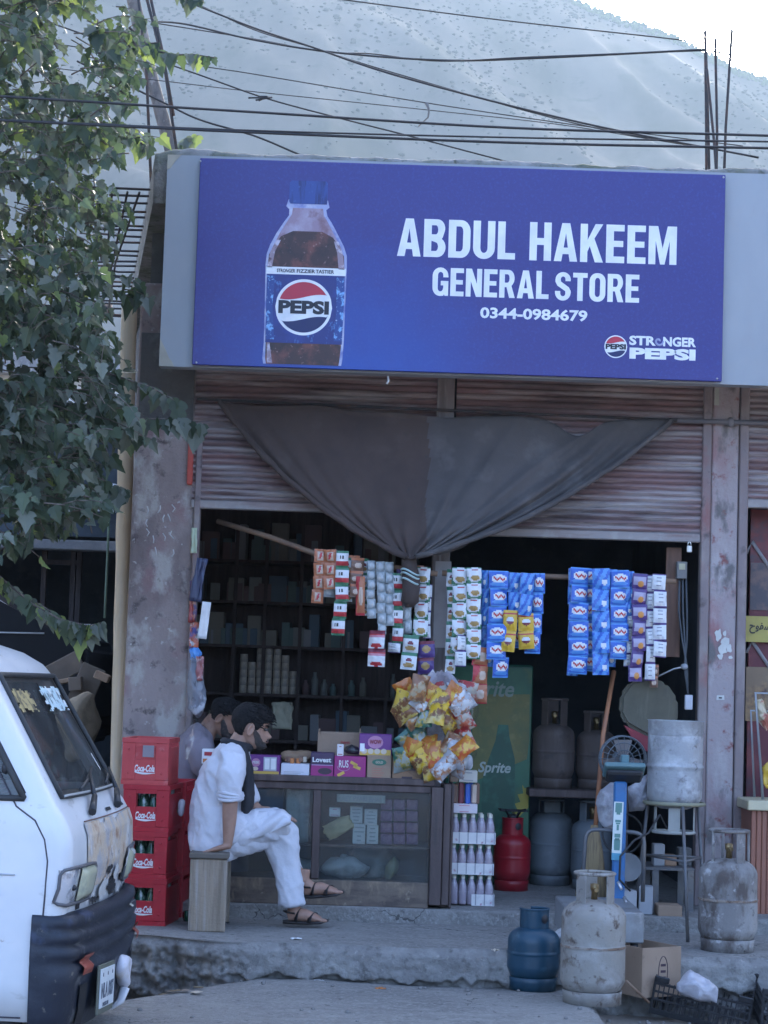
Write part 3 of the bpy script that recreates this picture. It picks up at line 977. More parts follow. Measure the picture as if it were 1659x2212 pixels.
for k in range(5):
    m.tube([c + Vector((random.uniform(-.14, .05), 0, random.uniform(-.02, .02))), c + Vector((0, -.01, .003 * k)), c + Vector((random.uniform(0, .05), .01, .012))], .006, 5)
tag(m.build('wire_knot'), 'frayed knot tied in a wire over the roof', 'wire knot')
m = MB(); m.use(plain('dirty_rag', (.2, .19, .18), .9))
c = P(921, 222, 2.2)
m.tube([c, c + Vector((.02, 0, -.05)), c + Vector((.015, .01, -.1)), c + Vector((-.05, 0, -.17))], [.014, .008, .006, .004], 6)
tag(m.build('hanging_scrap'), 'small scrap dangling from a grey wire', 'scrap')
# upright starter rods on the roof, right
for (tx, ty, bx, lab) in ((1523, 67, 1529, 'tallest upright rod at the left of the roof bundle'), (1525, 110, 1538, 'short upright rod in the roof bundle holding a wire'), (1545, 84, 1548, 'middle upright rod in the roof bundle'), (1527, 150, 1557, 'shortest leaning rod in the roof bundle'), (1581, 64, 1563, 'rod leaning right out of the roof bundle')):
    Yq = .7 + random.uniform(-.1, .1)
    m = MB(); m.use(RUSTY)
    a, b = P(bx, 345, Yq), P(tx, ty, Yq)
    a.z = zt - .06
    mid = (a + b) / 2 + Vector((random.uniform(-.012, .012), 0, 0))
    m.tube([a, mid, b], .0085, 6)
    tag(m.build('steel_rod'), lab, 'steel rod', 'upright steel rods on the roof')
# tall rods at the left corner
for (tx, ty, bx, by, lab) in ((296, -30, 331, 345, 'dark upright rod left of the leaning pole'), (310, -30, 397, 330, 'dark leaning rod right of the leaning pole'), (322, -20, 375, 250, 'second dark leaning rod close beside the leaning pole')):
    m = MB(); m.use(RUSTY)
    m.tube([P(tx, ty, 1.4), P((tx + bx) / 2 + 3, (ty + by) / 2, 1.4), P(bx, by, 1.4) + Vector((0, 0, -.25 if by > 300 else 0))], .0105, 6)
    tag(m.build('steel_rod'), lab, 'steel rod', 'tall rods by the leaning pole')
m = MB()
m.use(mat('mottled_bark', (.24, .21, .185), [((.12, .105, .095), 5, .45, .6, (1, 1, .4)), ((.45, .41, .36), 8, .55, .7), ((.12, .1, .09), 16, .62, .75)], .9, bump=.5, bscale=30))
pp = [P(x, y, 3.2) for x, y in ((262, -60), (288, 0), (308, 93), (330, 180), (352, 260), (372, 330), (384, 420))]
m.tube(pp, [.04, .05, .052, .05, .052, .05, .05], 12)
m.jitter(.012, 7)
lp = m.build('leaning_pole')
tag(lp, 'mottled bare pole leaning up past the left roof corner', 'pole')
# slab rods poking out to the left
rr = random.Random(5)
for k in range(24):
    Y = -.05 + k * .19
    m = MB(); m.use(RUSTY)
    x = lft(Y)
    z = zt - .12 + rr.uniform(-.012, .012)
    Lr = rr.uniform(.24, .42)
    m.tube([(x + .1, Y, z), (x - Lr * .5, Y, z + rr.uniform(-.006, .006)), (x - Lr, Y + rr.uniform(-.03, .03), z + rr.uniform(-.02, .02))], .0075, 6)
    tag(m.build('steel_rod'), 'thin steel rod poking sideways out of the roof slab', 'steel rod', 'rods poking out of the slab edge')
for k, dx in enumerate((.10, .17, .26)):
    m = MB(); m.use(RUSTY)
    a, b = -.05, 4.2
    m.tube([(lft(a) - dx + .03, a, zt - .135), (lft(2) - dx + .05 * k - .05, 2, zt - .14), (lft(b) - dx - .05, b, zt - .13)], .007, 6)
    tag(m.build('steel_rod'), ('long steel rod tied along the slab rods, nearest the wall', 'long steel rod tied along the middle of the slab rods', 'long steel rod tied across the slab rod tips')[k], 'steel rod', 'long tied rods by the slab')
# peeled log prop
m = MB(); m.use(POLEW)
a, b = P(280, 640, .2), P(251, 1890, .2)
b.z = ZP
m.tube([b + (a - b) * t for t in [k / 20 for k in range(21)]], [.048 + .004 * noise.noise((k * .4, 0, 0)) for k in range(21)], 14)
m.jitter(.006, 5)
tag(m.build('log_post'), 'peeled pale log standing upright beside the stained pillar', 'log post')
m = MB(); m.use(plain('green_rope', (.16, .24, .19), .9))
m.tube([P(236, 1105, .5), P(233, 1180, .5), P(229, 1270, .5), P(226, 1335, .5)], .008, 6)
tag(m.build('hanging_rope'), 'thin greenish rope hanging left of the pale log', 'rope')

# ================================================================ tree
def leafmat(name, col, tr, sp=.4, rough=.5):
    m = bpy.data.materials.new(name)
    m.use_nodes = True
    nt = m.node_tree
    b = nt.nodes['Principled BSDF']
    tc = nt.nodes.new('ShaderNodeTexCoord').outputs['Object']
    n = _noise(nt, 2.2, 3, .5, tc)
    c = _mix(nt, _ramp(nt, n.outputs[0], .35, .65), tuple(x * .7 for x in col), tuple(min(1, x * 1.25) for x in col))
    nt.links.new(c, b.inputs['Base Color'])
    b.inputs['Roughness'].default_value = rough
    b.inputs['Specular IOR Level'].default_value = sp
    t = nt.nodes.new('ShaderNodeBsdfTranslucent')
    t.inputs[0].default_value = (*tr, 1)
    mx = nt.nodes.new('ShaderNodeMixShader')
    mx.inputs[0].default_value = .35
    nt.links.new(b.outputs[0], mx.inputs[1]); nt.links.new(t.outputs[0], mx.inputs[2])
    nt.links.new(mx.outputs[0], nt.nodes['Material Output'].inputs[0])
    return m
LEAF = [leafmat('leaf_dark', (.055, .076, .048), (.06, .10, .045)), leafmat('leaf_green', (.095, .122, .074), (.10, .155, .06)), leafmat('leaf_dusty', (.175, .19, .15), (.11, .15, .085)), leafmat('leaf_young', (.20, .26, .09), (.28, .36, .09))]
BARK = mat('tree_bark', (.15, .12, .10), [((.08, .065, .055), 8, .45, .6, (2, 2, .5)), ((.22, .19, .16), 14, .55, .75)], .9, bump=.6, bscale=30)
HALF = [(0, 0), (.17, -.05), (.35, .06), (.45, .27), (.29, .38), (.38, .57), (.22, .70), (.12, .9), (0, 1.1)]
tree = thing('tree', 'large leafy tree with lobed dusty green leaves hanging over the left side', 'tree', (-3.7, -1.5, 0))
mc = MB()
for q in LEAF:
    mc.use(q)
rt = random.Random(11)
def leaf(p, d, up, size, mi):
    d = d.normalized()
    sd_ = d.cross(up)
    if sd_.length < 1e-3:
        return
    sd_.normalize()
    nn = sd_.cross(d)
    mc.mi = mi
    fold, curl = rt.uniform(.1, .7), rt.uniform(-.2, .6)
    size *= rt.uniform(.6, 1.3)
    pts = []
    for sg in (1, -1):
        pts.append([p + (d * y + sd_ * (sg * x) + nn * (x * fold - curl * y * y)) * size for x, y in HALF])
    n = len(HALF)
    mid = [p + (d * y - nn * curl * y * y) * size for x, y in HALF]
    for sidepts in pts:
        bv = [mc.bm.verts.new(v) for v in sidepts]
        mv = [bv[0]] + [mc.bm.verts.new(v) for v in mid[2:-1:2]] + [bv[-1]]
        # fan: outline against the midrib
        f = mc.bm.faces.new(bv[:3] + [mv[1]]); f.material_index = mi; f.smooth = True
        idx = 2
        for k in range(1, len(mv) - 1):
            seg = bv[idx:min(idx + 3, n)]
            try:
                f = mc.bm.faces.new([mv[k]] + seg + ([mv[k + 1]] if mv[k + 1] is not seg[-1] else [])); f.material_index = mi; f.smooth = True
            except ValueError:
                pass
            idx += 2
mb_tw = MB(); mb_tw.use(BARK)
def twig(a, dirv, L, nl, size, young=.04):
    """a drooping stem with alternate hanging leaves"""
    p = Vector(a); d = Vector(dirv).normalized()
    path = [p.copy()]
    for k in range(nl):
        d = (d + Vector((rt.uniform(-.2, .2), rt.uniform(-.2, .2), -.16))).normalized()
        p = p + d * (L / nl)
        path.append(p.copy())
        sg = 1 if k % 2 else -1
        out = d.cross(Vector((0, 0, 1)))
        if out.length < .01:
            out = Vector((1, 0, 0))
        ld = d * .5 + out.normalized() * sg * rt.uniform(.3, .9) + Vector((rt.uniform(-.3, .3), rt.uniform(-.3, .3), -rt.uniform(.3, 1.1)))
        up = Vector((rt.uniform(-.6, .6), rt.uniform(-1.1, .3), rt.uniform(.2, 1.2)))
        r = rt.random()
        mi = 3 if r < young else 0 if r < .42 else 1 if r < .72 else 2
        leaf(p, ld, up, size * rt.uniform(.65, 1.2), mi)
    mb_tw.tube(path, [.004 * (1 - .6 * k / nl) for k in range(nl + 1)], 5)
def inside(poly, x, y):
    c = False
    for i in range(len(poly)):
        (x1, y1), (x2, y2) = poly[i - 1], poly[i]
        if (y1 > y) != (y2 > y) and x < (x2 - x1) * (y - y1) / (y2 - y1) + x1:
            c = not c
    return c
PA = [(-420, -260), (150, -260), (225, -40), (275, 0), (285, 50), (305, 100), (290, 180), (305, 260), (300, 310), (270, 350), (245, 390), (246, 450), (225, 520), (205, 590), (165, 632), (60, 640), (-420, 620)]
PB = [(-420, 600), (120, 615), (225, 640), (245, 690), (225, 750), (260, 800), (285, 850), (255, 940), (190, 960), (205, 1030), (215, 1085), (160, 1110), (90, 1150), (0, 1165), (-420, 1150)]
def fill(poly, n, y0, y1, size, young):
    x0, x1 = min(q[0] for q in poly), max(q[0] for q in poly)
    z0, z1 = min(q[1] for q in poly), max(q[1] for q in poly)
    k = 0
    while k < n:
        x, y = rt.uniform(x0, x1), rt.uniform(z0, z1)
        if not inside(poly, x, y):
            continue
        if noise.noise((x / 70, y / 70, 2.5)) > .22:
            k += .25
            continue
        k += 1
        Y = rt.uniform(y0, y1)
        p = P(x, y, Y)
        out = (p - Vector((-2.9, -1.5, p.z))).normalized()
        dv = Vector((rt.uniform(-.7, .9), rt.uniform(-.7, .5), rt.uniform(-.2, .5))) + out * .5
        L = rt.uniform(.12, .3)
        twig(p - dv.normalized() * L * .5, dv, L, rt.randint(3, 6), size, young)
fill(PA, 1650, -2.3, -.1, .070, .06)
fill(PB, 1050, -2.2, -.5, .077, .015)
for (tx, ty) in ((250, 640), (290, 640), (270, 610)):
    twig(P(tx - 25, ty - 15, -.9), (1, -.1, .1), .16, 4, .1)
def branch(pts, Y, n, size, young=.05, r=.007):
    W = [P(x, y, Y) for x, y in pts]
    mb_tw.tube(W, [r * (1 - .5 * i / (len(W) - 1)) for i in range(len(W))], 6)
    tot = len(W) - 1
    for k in range(n):
        t = (k + .6) / n * tot
        i = min(int(t), tot - 1)
        p = W[i].lerp(W[i + 1], t - i)
        ld = Vector((rt.uniform(-.3, .5), rt.uniform(-.5, .2), -1))
        leaf(p, ld, Vector((rt.uniform(-.8, .8), -1, .4)), size * rt.uniform(.7, 1.15), 3 if rt.random() < young else rt.choice((1, 2, 2, 0)))
branch([(280, 60), (330, 108), (370, 118), (420, 118), (465, 125)], -.9, 14, .085, .2)
branch([(270, 70), (310, 95), (345, 92)], -.9, 6, .09, .2)
branch([(380, -20), (410, -6), (440, 2)], -.9, 7, .08, .15)
branch([(230, 290), (290, 300), (320, 318)], -.9, 7, .09)
branch([(180, 790), (260, 815), (330, 838), (385, 870)], -1.0, 16, .105, .01)
branch([(200, 860), (300, 905), (370, 905), (440, 918)], -1.0, 17, .105, .01)
branch([(210, 900), (290, 935), (330, 950)], -1.0, 9, .10, .01)
branch([(150, 960), (200, 1010), (235, 1050), (275, 1060)], -1.0, 12, .11, .01)
branch([(120, 1000), (170, 1050), (215, 1080)], -1.0, 10, .11, .01)
branch([(-60, 1195), (10, 1255), (70, 1305), (130, 1338), (190, 1352), (228, 1345)], -1.5, 26, .095, .12)
branch([(-40, 1225), (30, 1275), (100, 1315), (150, 1350), (205, 1375)], -1.45, 20, .09, .2)
branch([(375, 330), (400, 300), (430, 292)], 2.0, 7, .09, .3, .004)
mc.build('crown', None, tree, fix=False)
tag(mb_tw.build('twigs', None, tree), kind='stuff')
m = MB(); m.use(BARK)
T0 = Vector((-3.7, -1.5, 0))
m.tube([T0 + Vector((0, 0, -.1)), T0 + Vector((.02, 0, .5)), T0 + Vector((.1, .05, 1.4)), T0 + Vector((.12, 0, 2.4)), T0 + Vector((.2, .05, 3.6)), T0 + Vector((.3, 0, 5.2))], [.24, .18, .155, .14, .11, .05], 14)
m.jitter(.02, 4)
m.build('trunk', None, tree)
for pts in ([(.1, 0, 1.6), (.6, .1, 2.0), (1.1, .3, 2.35), (1.7, .4, 2.75)], [(.12, 0, 2.3), (.7, .2, 2.9), (1.25, .25, 3.3), (1.75, .4, 3.5)], [(.2, .05, 3.4), (.8, .2, 4.0), (1.3, .3, 4.5), (1.7, .4, 4.95)], [(.1, 0, 1.3), (.7, -.1, 1.6), (1.25, 0, 1.85), (1.6, .05, 1.78)], [(.3, 0, 4.4), (.8, -.2, 4.9), (1.4, 0, 5.4)], [(.15, 0, 2.8), (.6, -.3, 3.2), (1.1, -.4, 3.9)]):
    m = MB(); m.use(BARK)
    m.tube([T0 + Vector(q) for q in pts], [.055 - .042 * i / (len(pts) - 1) for i in range(len(pts))], 8)
    m.jitter(.012, 5)
    m.build('limb', None, tree)

# ================================================================ neighbours on the left, behind
shed = thing('shed', 'dark open shed with a concrete beam behind the tree', 'shed', (-4.5, 4.7, 0))
m = MB(); m.use(DARKWALL)
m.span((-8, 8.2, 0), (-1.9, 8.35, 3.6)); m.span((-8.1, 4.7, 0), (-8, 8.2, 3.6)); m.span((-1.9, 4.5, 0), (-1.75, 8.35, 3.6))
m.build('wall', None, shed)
m = MB(); m.use(DARKCONC)
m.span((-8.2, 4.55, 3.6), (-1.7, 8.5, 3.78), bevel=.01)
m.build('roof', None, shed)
m = MB(); m.use(DARKWALL)
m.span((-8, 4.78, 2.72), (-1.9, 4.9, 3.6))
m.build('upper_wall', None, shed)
m = MB(); m.use(mat('beam_concrete', (.26, .24, .23), [((.16, .15, .145), 3, .45, .65)], .9, bump=.4))
a, b = P(112, 1165, 4.62), P(262, 1192, 4.62)
m.span((-8, 4.6, b.z), (-1.9, 4.78, a.z), bevel=.01)
m.build('beam', None, shed)
m = MB(); m.use(WOODD)
for px in (92, 155, 168):
    q = P(px, 1300, 5.4)
    m.span((q.x - .02, 5.38, 0), (q.x + .02, 5.44, 2.7))
q0, q1 = P(92, 1205, 5.4), P(168, 1216, 5.4)
m.span((q0.x, 5.375, q1.z - .02), (q1.x, 5.445, q1.z + .02))
m.build('timber_frame', None, shed)
m = MB(); m.use(WHITE)
a, b = P(150, 1050, 4.4), P(252, 1108, 4.4)
def sheet(u, v):
    return (a.x + (b.x - a.x) * u, 4.42 + .05 * sin(u * 5) * v, a.z + (b.z - a.z) * v + .05 * (u - .5) * (1 - v) + .03 * noise.noise((u * 4, v, 0)))
m.grid(sheet, 12, 8)
o = m.build('white_sheet', fix=False)
o.modifiers.new('t', 'SOLIDIFY').thickness = .006
tag(o, 'white sheet hung over the concrete beam of the shed', 'sheet')
hs = thing('white_house', 'pale distant house with a brown louvred window seen through the leaves', 'house', (-4.2, 13, 0))
m = MB(); m.use(mat('lime_wash', (.72, .70, .66), [((.55, .53, .5), 1.5, .5, .7)], .85))
m.span((-9, 13, 0), (-2.3, 18, 5.2)); m.build('wall', None, hs)
m = MB(); m.use(CONC); m.span((-9.3, 12.7, 5.2), (-2.0, 18.3, 5.42)); m.build('roof', None, hs)
m = MB(); m.use(plain('louvre_brown', (.25, .18, .13), .8))
a, b = P(150, 655, 12.95), P(240, 690, 12.95)
for k in range(6):
    z = b.z + (a.z - b.z) * (k + .5) / 6
    m.span((a.x, 12.94, z - .02), (b.x, 13.01, z + .02))
m.build('window', None, hs)

# black car parked under the shed; its sun glints are bright strips
car = thing('parked_car', 'black car with bright roof glints parked in the dark behind the tree', 'car', (-4.1, 3.3, 0))
CARW = mat('car_black', (.012, .013, .016), [((.02, .021, .024), 3, .5, .8)], .55, spec=.15)
DGLASS = mat('dark_glass', (.015, .018, .02), (), .2, spec=.3)
cx_ = P(105, 1271, 3.0).x
def car_sec(z, f, r_, w_, mm, name, par):
    pass
prof = [(-4.3, .35), (-4.32, .8), (-3.9, .98), (-3.3, 1.02), (-2.7, 1.45), (-2.2, 1.50), (-1.5, 1.51), (-.75, 1.46), (-.15, 1.06), (.12, 1.04), (.2, .96), (.24, .4), (.2, .25), (-4.1, .25)]
m = MB(); m.use(CARW)
zc = P(40, 1225, 3.0).z - 1.51
for y0 in (0,):
    m.prism([(cx_ + x + .15, z + zc) for x, z in prof], 1.6, Matrix.Translation((0, 2.6, 0)))
bmesh.ops.bevel(m.bm, geom=m.bm.edges[:], offset=.05, segments=3, affect='EDGES', clamp_overlap=True)
m.build('body', None, car)
m = MB(); m.use(DGLASS)
def cp(x, z, y):
    return (cx_ + x + .15, y, z + zc)
m.vf([cp(-.84, 1.43, 2.7), cp(-.2, 1.10, 2.7), cp(-.2, 1.10, 4.1), cp(-.84, 1.43, 4.1)], [(0, 1, 2, 3)], Matrix.Translation((.012, 0, .012)))
m.build('windscreen', None, car)
m = MB(); m.use(DGLASS)
m.prism([cp(x, z, 0)[::2] for x, z in ((-3.1, 1.05), (-2.6, 1.38), (-1.1, 1.40), (-.45, 1.05))], .01, Matrix.Translation((0, 2.592, 0)))
m.build('side_window', None, car)
for x in (-3.4, -.3):
    m = MB(); m.use(BLACK)
    m.lathe([(.0, -.1), (.29, -.09), (.31, -.04), (.31, .06), (.29, .1), (0, .1)], 24, M=Matrix.Translation(cp(x, .31, 2.68)) @ Matrix.Rotation(pi / 2, 4, 'X'))
    m.build('wheel', None, car)
m = MB(); m.use(plain('glint_trim', (.7, .7, .7), .3)); m.tube([cp(-.1, 1.065, 2.62), cp(.02, 1.09, 2.7), cp(.2, 1.10, 2.75)], [.012, .016, .01], 6); m.build('bonnet_glint', None, car)  # sun glint on the bonnet, built as a bright strip
m = MB(); m.use(plain('glint_trim', ())); m.tube([cp(-.86, 1.02, 2.585), cp(-.1, 1.03, 2.585)], .006, 6); m.build('belt_trim', None, car)
m = MB(); m.use(plain('glint_trim', ())); m.tube([cp(-1.6, 1.5, 2.63), cp(-.78, 1.46, 2.63), cp(-.15, 1.07, 2.62)], .014, 6); m.build('roof_glint', None, car)  # highlight along roof and pillar, built as a bright tube
def board(px0, py0, px1, py1, Y, th, mm, name, lab, cat, dep=.25):
    a, b = P(px0, py0, Y), P(px1, py1, Y)
    d = b - a
    m = MB(); m.use(mm)
    m.box((0, 0, 0), (d.length, dep, th), M=Matrix.Translation((a + b) / 2) @ Matrix.Rotation(-math.atan2(d.z, d.x), 4, 'Y'), bevel=.005)
    return tag(m.build(name), lab, cat)
CARD = mat('cardboard', (.33, .23, .16), [((.26, .18, .12), 4, .45, .7), ((.4, .3, .22), 9, .55, .75)], .9)
CARDD = mat('old_cardboard', (.19, .15, .12), [((.12, .1, .08), 4, .45, .7)], .9)
board(95, 1480, 160, 1468, 1.6, .03, CARD, 'plank', 'pale plank lying flat in the dark heap left of the log', 'plank')
board(165, 1530, 205, 1440, 1.6, .16, CARDD, 'cardboard_sheet', 'brown cardboard leaning upright in the dark heap', 'cardboard', .04)
board(90, 1470, 175, 1425, 1.9, .14, CARDD, 'cardboard_sheet', 'folded cardboard slanting behind the pale plank', 'cardboard', .05)
board(150, 1478, 178, 1476, 1.5, .09, CARDD, 'wooden_block', 'small brown block by the leaning cardboard', 'block', .1)
board(206, 1455, 236, 1468, 1.4, .05, CARD, 'wooden_offcut', 'pale offcut stuck out beside the log post', 'offcut', .1)
m = MB(); m.use(mat('jute_sack', (.30, .24, .17), [((.2, .16, .11), 9, .45, .65)], .95, bump=.3))
c = P(168, 1565, 1.3)
m.ball(c, (.13, .16, .2), 14, 10)
m.jitter(.07, 7)
tag(m.build('sack'), 'bulging jute sack behind the van windscreen', 'sack')
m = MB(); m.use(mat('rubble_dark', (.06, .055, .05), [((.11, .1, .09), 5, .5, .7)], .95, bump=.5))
rr = random.Random(2)
for k in range(260):
    c = P(rr.uniform(-150, 262), 1, 1) ; c.y = rr.uniform(.4, 2.6)
    c.z = .36 + .45 * sm(.2, 1.6, c.y) + .06 * rr.random()
    lump(m, (c.x, c.y, c.z), [rr.uniform(.02, .07) for _ in range(3)], .014, 5)
m.grid(lambda u, v: (-4.5 + 2.75 * u, .3 + 2.6 * v, ZP + .5 * sm(0, .5, v) + .06 * noise.noise((u * 9, v * 9, 0))), 20, 16)
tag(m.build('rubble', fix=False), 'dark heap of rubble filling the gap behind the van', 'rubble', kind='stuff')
# ================================================================ goods
def rect(px0, py0, px1, py1, Y):
    """centre, width, height of an upright rectangle seen between two picture points"""
    c = P((px0 + px1) / 2, (py0 + py1) / 2, Y)
    return c, (px1 - px0) * S(Y), (py1 - py0) * S(Y)
INK = plain('print_ink', (.03, .03, .035), .6)
GREYINK = plain('grey_ink', (.32, .32, .34), .6)

# ---------------- glass counter
YC = -.62
ctr = thing('display_counter', 'dark wooden shop counter with dusty glass front and boxes on top', 'counter', (P(720, 1800, YC).x, YC, ZI))
zt_c, zb_c = P(720, 1677, YC).z, ZI
xl, xr = P(487, 1800, YC).x, P(929, 1800, YC).x
xm0, xm1 = P(674, 1800, YC).x, P(691, 1800, YC).x
def cpart(name, a, b, mm=WOODD, bev=.004):
    m = MB(); m.use(mm); m.span(a, b, bevel=bev); return m.build(name, None, ctr)
LEDGE = mat('base_board', (.17, .13, .10), [((.09, .07, .06), 5, .45, .65, (1, 1, 3)), ((.27, .2, .14), 8, .55, .7, (2, 1, 1)), ((.33, .27, .2), 20, .64, .74)], .85, bump=.3)
cpart('top_board', (xl - .02, YC - .02, zt_c - .035), (P(940, 1700, YC).x, YC + .5, zt_c))
cpart('top_rail', (xl, YC - .006, zt_c - .075), (xr, YC + .03, zt_c - .037))
cpart('mullion', (xm0, YC - .008, ZI + .14), (xm1, YC + .03, zt_c - .077))
cpart('side_post', (xl, YC - .008, ZI + .14), (xl + .035, YC + .03, zt_c - .077))
cpart('base_board', (xl - .01, YC - .012, ZI), (xr, YC + .06, ZI + .135), LEDGE)
cpart('back_panel', (xl, YC + .47, ZI), (xr, YC + .49, zt_c - .04), DARKWALL)
cpart('inner_shelf', (xl + .01, YC + .05, P(800, 1822, YC + .2).z - .016), (xr, YC + .4, P(800, 1822, YC + .2).z), WOODD)
cpart('bottom_board', (xl + .01, YC + .062, ZI + .11), (xr, YC + .46, ZI + .13), WOODD)
cpart('corner_post', (P(929, 1800, YC).x + .002, YC - .03, ZI + .02), (P(955, 1800, YC).x, YC + .06, zt_c - .04))
cpart('corner_post', (P(955, 1800, YC).x + .004, YC - .01, ZI + .02), (P(972, 1800, YC).x, YC + .06, zt_c - .02))
cpart('corner_post', (P(973, 1800, YC).x, YC + .03, ZI), (P(979, 1800, YC).x, YC + .5, zt_c - .02))
cpart('side_panel', (P(955, 1800, YC).x, YC + .065, ZI), (P(972, 1800, YC).x, YC + .5, zt_c - .04))
def glass(name, tint, refl=.12, dirt=.25, dirtc=(.3, .33, .34), fk=1.0):
    m = bpy.data.materials.new(name)
    m.use_nodes = True
    nt = m.node_tree
    nt.nodes.remove(nt.nodes['Principled BSDF'])
    tr = nt.nodes.new('ShaderNodeBsdfTransparent'); tr.inputs[0].default_value = (*tint, 1)
    gl = nt.nodes.new('ShaderNodeBsdfGlossy'); gl.inputs[1].default_value = .06
    df = nt.nodes.new('ShaderNodeBsdfDiffuse'); df.inputs[0].default_value = (*dirtc, 1)
    fr = nt.nodes.new('ShaderNodeFresnel'); fr.inputs[0].default_value = 1.35
    tc = nt.nodes.new('ShaderNodeTexCoord').outputs['Object']
    n = _noise(nt, 4, 6, .65, tc)
    dm = nt.nodes.new('ShaderNodeMath'); dm.operation = 'MULTIPLY'; dm.inputs[1].default_value = dirt
    nt.links.new(_ramp(nt, n.outputs[0], .25, .75), dm.inputs[0])
    m1 = nt.nodes.new('ShaderNodeMixShader'); m2 = nt.nodes.new('ShaderNodeMixShader')
    nt.links.new(dm.outputs[0], m1.inputs[0]); nt.links.new(tr.outputs[0], m1.inputs[1]); nt.links.new(df.outputs[0], m1.inputs[2])
    ad = nt.nodes.new('ShaderNodeMath'); ad.operation = 'MULTIPLY_ADD'; ad.inputs[1].default_value = fk; ad.inputs[2].default_value = refl * .3
    nt.links.new(fr.outputs[0], ad.inputs[0])
    nt.links.new(ad.outputs[0], m2.inputs[0]); nt.links.new(m1.outputs[0], m2.inputs[1]); nt.links.new(gl.outputs[0], m2.inputs[2])
    nt.links.new(m2.outputs[0], nt.nodes['Material Output'].inputs[0])
    return m
CGLASS = glass('dusty_glass', (.85, .9, .9), .0, .16)
for a, b in ((xl + .037, xm0 - .002), (xm1 + .002, xr - .002)):
    m = MB(); m.use(CGLASS)
    m.span((a, YC + .004, ZI + .137), (b, YC + .009, zt_c - .077))
    m.build('glass_pane', None, ctr)
# stock inside the counter
YI = YC + .10
def flat_item(name, lab, cat, px0, py0, px1, py1, Y, mm, th=.01, curl=.01, rot=0, group=None):
    c, w_, h_ = rect(px0, py0, px1, py1, Y)
    m = MB(); m.use(mm)
    T = Mat(c, ry=rot)
    m.grid(lambda u, v: T @ Vector(((u - .5) * w_, curl * (noise.noise((u * 3, v * 3, px0)) + .6 * noise.noise((u * 9, v * 7, py0))), (.5 - v) * h_)), 10, 10)
    o = m.build(name, None, None, fix=False)
    o.modifiers.new('t', 'SOLIDIFY').thickness = th
    return tag(o, lab, cat, group)
NEWS = mat('newsprint', (.36, .36, .34), [((.22, .22, .22), 18, .45, .6), ((.42, .41, .38), 6, .5, .7), ((.12, .12, .12), 40, .6, .7)], .9)
flat_item('newspaper', 'old newspaper sheet inside the counter glass left of the mullion', 'newspaper', 618, 1692, 668, 1818, YI, NEWS, .003, .02)
flat_item('blue_board', 'dull blue board standing inside the counter behind the seated man', 'board', 555, 1692, 612, 1765, YI + .1, plain('dull_blue', (.06, .11, .19), .8), .01, .002)
flat_item('price_strip', 'pale printed strip stuck across the counter glass', 'sign strip', 728, 1717, 832, 1734, YI - .07, plain('old_strip', (.42, .43, .38), .8), .002, .002, .0)
m = MB(); m.use(GREYINK); c, w_, h_ = rect(738, 1720, 822, 1731, YI - .075); m.text('AEY PYARI BHAI', c, w_, h_, bold=.02, depth=.001); m.build('lettering', None, bpy.data.objects['price_strip'])
m = MB(); m.use(mat('yellow_cloth', (.50, .42, .24), [((.36, .3, .17), 12, .5, .7)], .9))
T = Mat(P(731, 1787, YI), ry=-.52)
m.grid(lambda u, v: T @ Vector(((u - .5) * .155 + .012 * noise.noise((v * 4, 0, 0)), -.025 * sin(pi * u) * sin(pi * v) + .01 * noise.noise((u * 6, v * 6, 0)), (.5 - v) * .085 * (1 - .2 * u))), 14, 10)
o = m.build('yellow_pouch', fix=False); o.modifiers.new('t', 'SOLIDIFY').thickness = .01
tag(o, 'crumpled yellowish pouch lying slanted inside the counter', 'pouch')
CART = plain('white_carton', (.58, .58, .55), .7)
def prints(m, c, w_, h_, n, mm, seed, Y):
    r = random.Random(seed)
    m.use(mm)
    for k in range(n):
        z = c.z + h_ * (.32 - .64 * k / max(1, n - 1))
        ww = w_ * r.uniform(.3, .75)
        m.span((c.x - ww / 2, Y - .0016, z - h_ * .035), (c.x + ww / 2, Y - .0006, z + h_ * .035))
def carton(px0, py0, px1, py1, Y, dep, mm, name, lab, cat, group=None, rz=0, prn=None, bev=.003):
    c, w_, h_ = rect(px0, py0, px1, py1, Y)
    t = thing(name, lab, cat, (c.x, Y, c.z - h_ / 2), group)
    m = MB(); m.use(mm)
    m.box((0, dep / 2, h_ / 2), (w_, dep, h_), bevel=bev)
    b = m.build('box'); b.parent = t
    if prn:
        pm = MB()
        prn(pm, w_, h_)
        o = pm.build('print'); o.parent = b
    t.rotation_euler.z = rz
    return t
def lines(mm, n=4, seed=1):
    def f(pm, w_, h_):
        prints(pm, Vector((0, 0, h_ / 2)), w_, h_, n, mm, seed, 0)
    return f
for k, (a, b, c_, d, l) in enumerate(((756, 1742, 783, 1778, 'upper left white carton of the four inside the counter'), (787, 1748, 815, 1782, 'upper right white carton of the four inside the counter'), (762, 1780, 789, 1823, 'lower left white carton of the four inside the counter'), (792, 1783, 817, 1823, 'lower right white carton of the four inside the counter'))):
    carton(a, b, c_, d, YI + (.0 if k > 1 else .012), .05, CART, 'white_carton', l, 'carton', 'white cartons in the counter', prn=lines(GREYINK, 4, k))
carton(711, 1745, 735, 1764, YI + .02, .05, WHITE, 'small_white_box', 'small white box behind the yellowish pouch', 'box', prn=lines(plain('pinkink', (.5, .1, .2), .6), 2))
PURP = mat('purple_packet', (.13, .055, .12), [((.22, .12, .2), 30, .45, .6), ((.3, .25, .3), 50, .6, .7)], .5)
n = 0
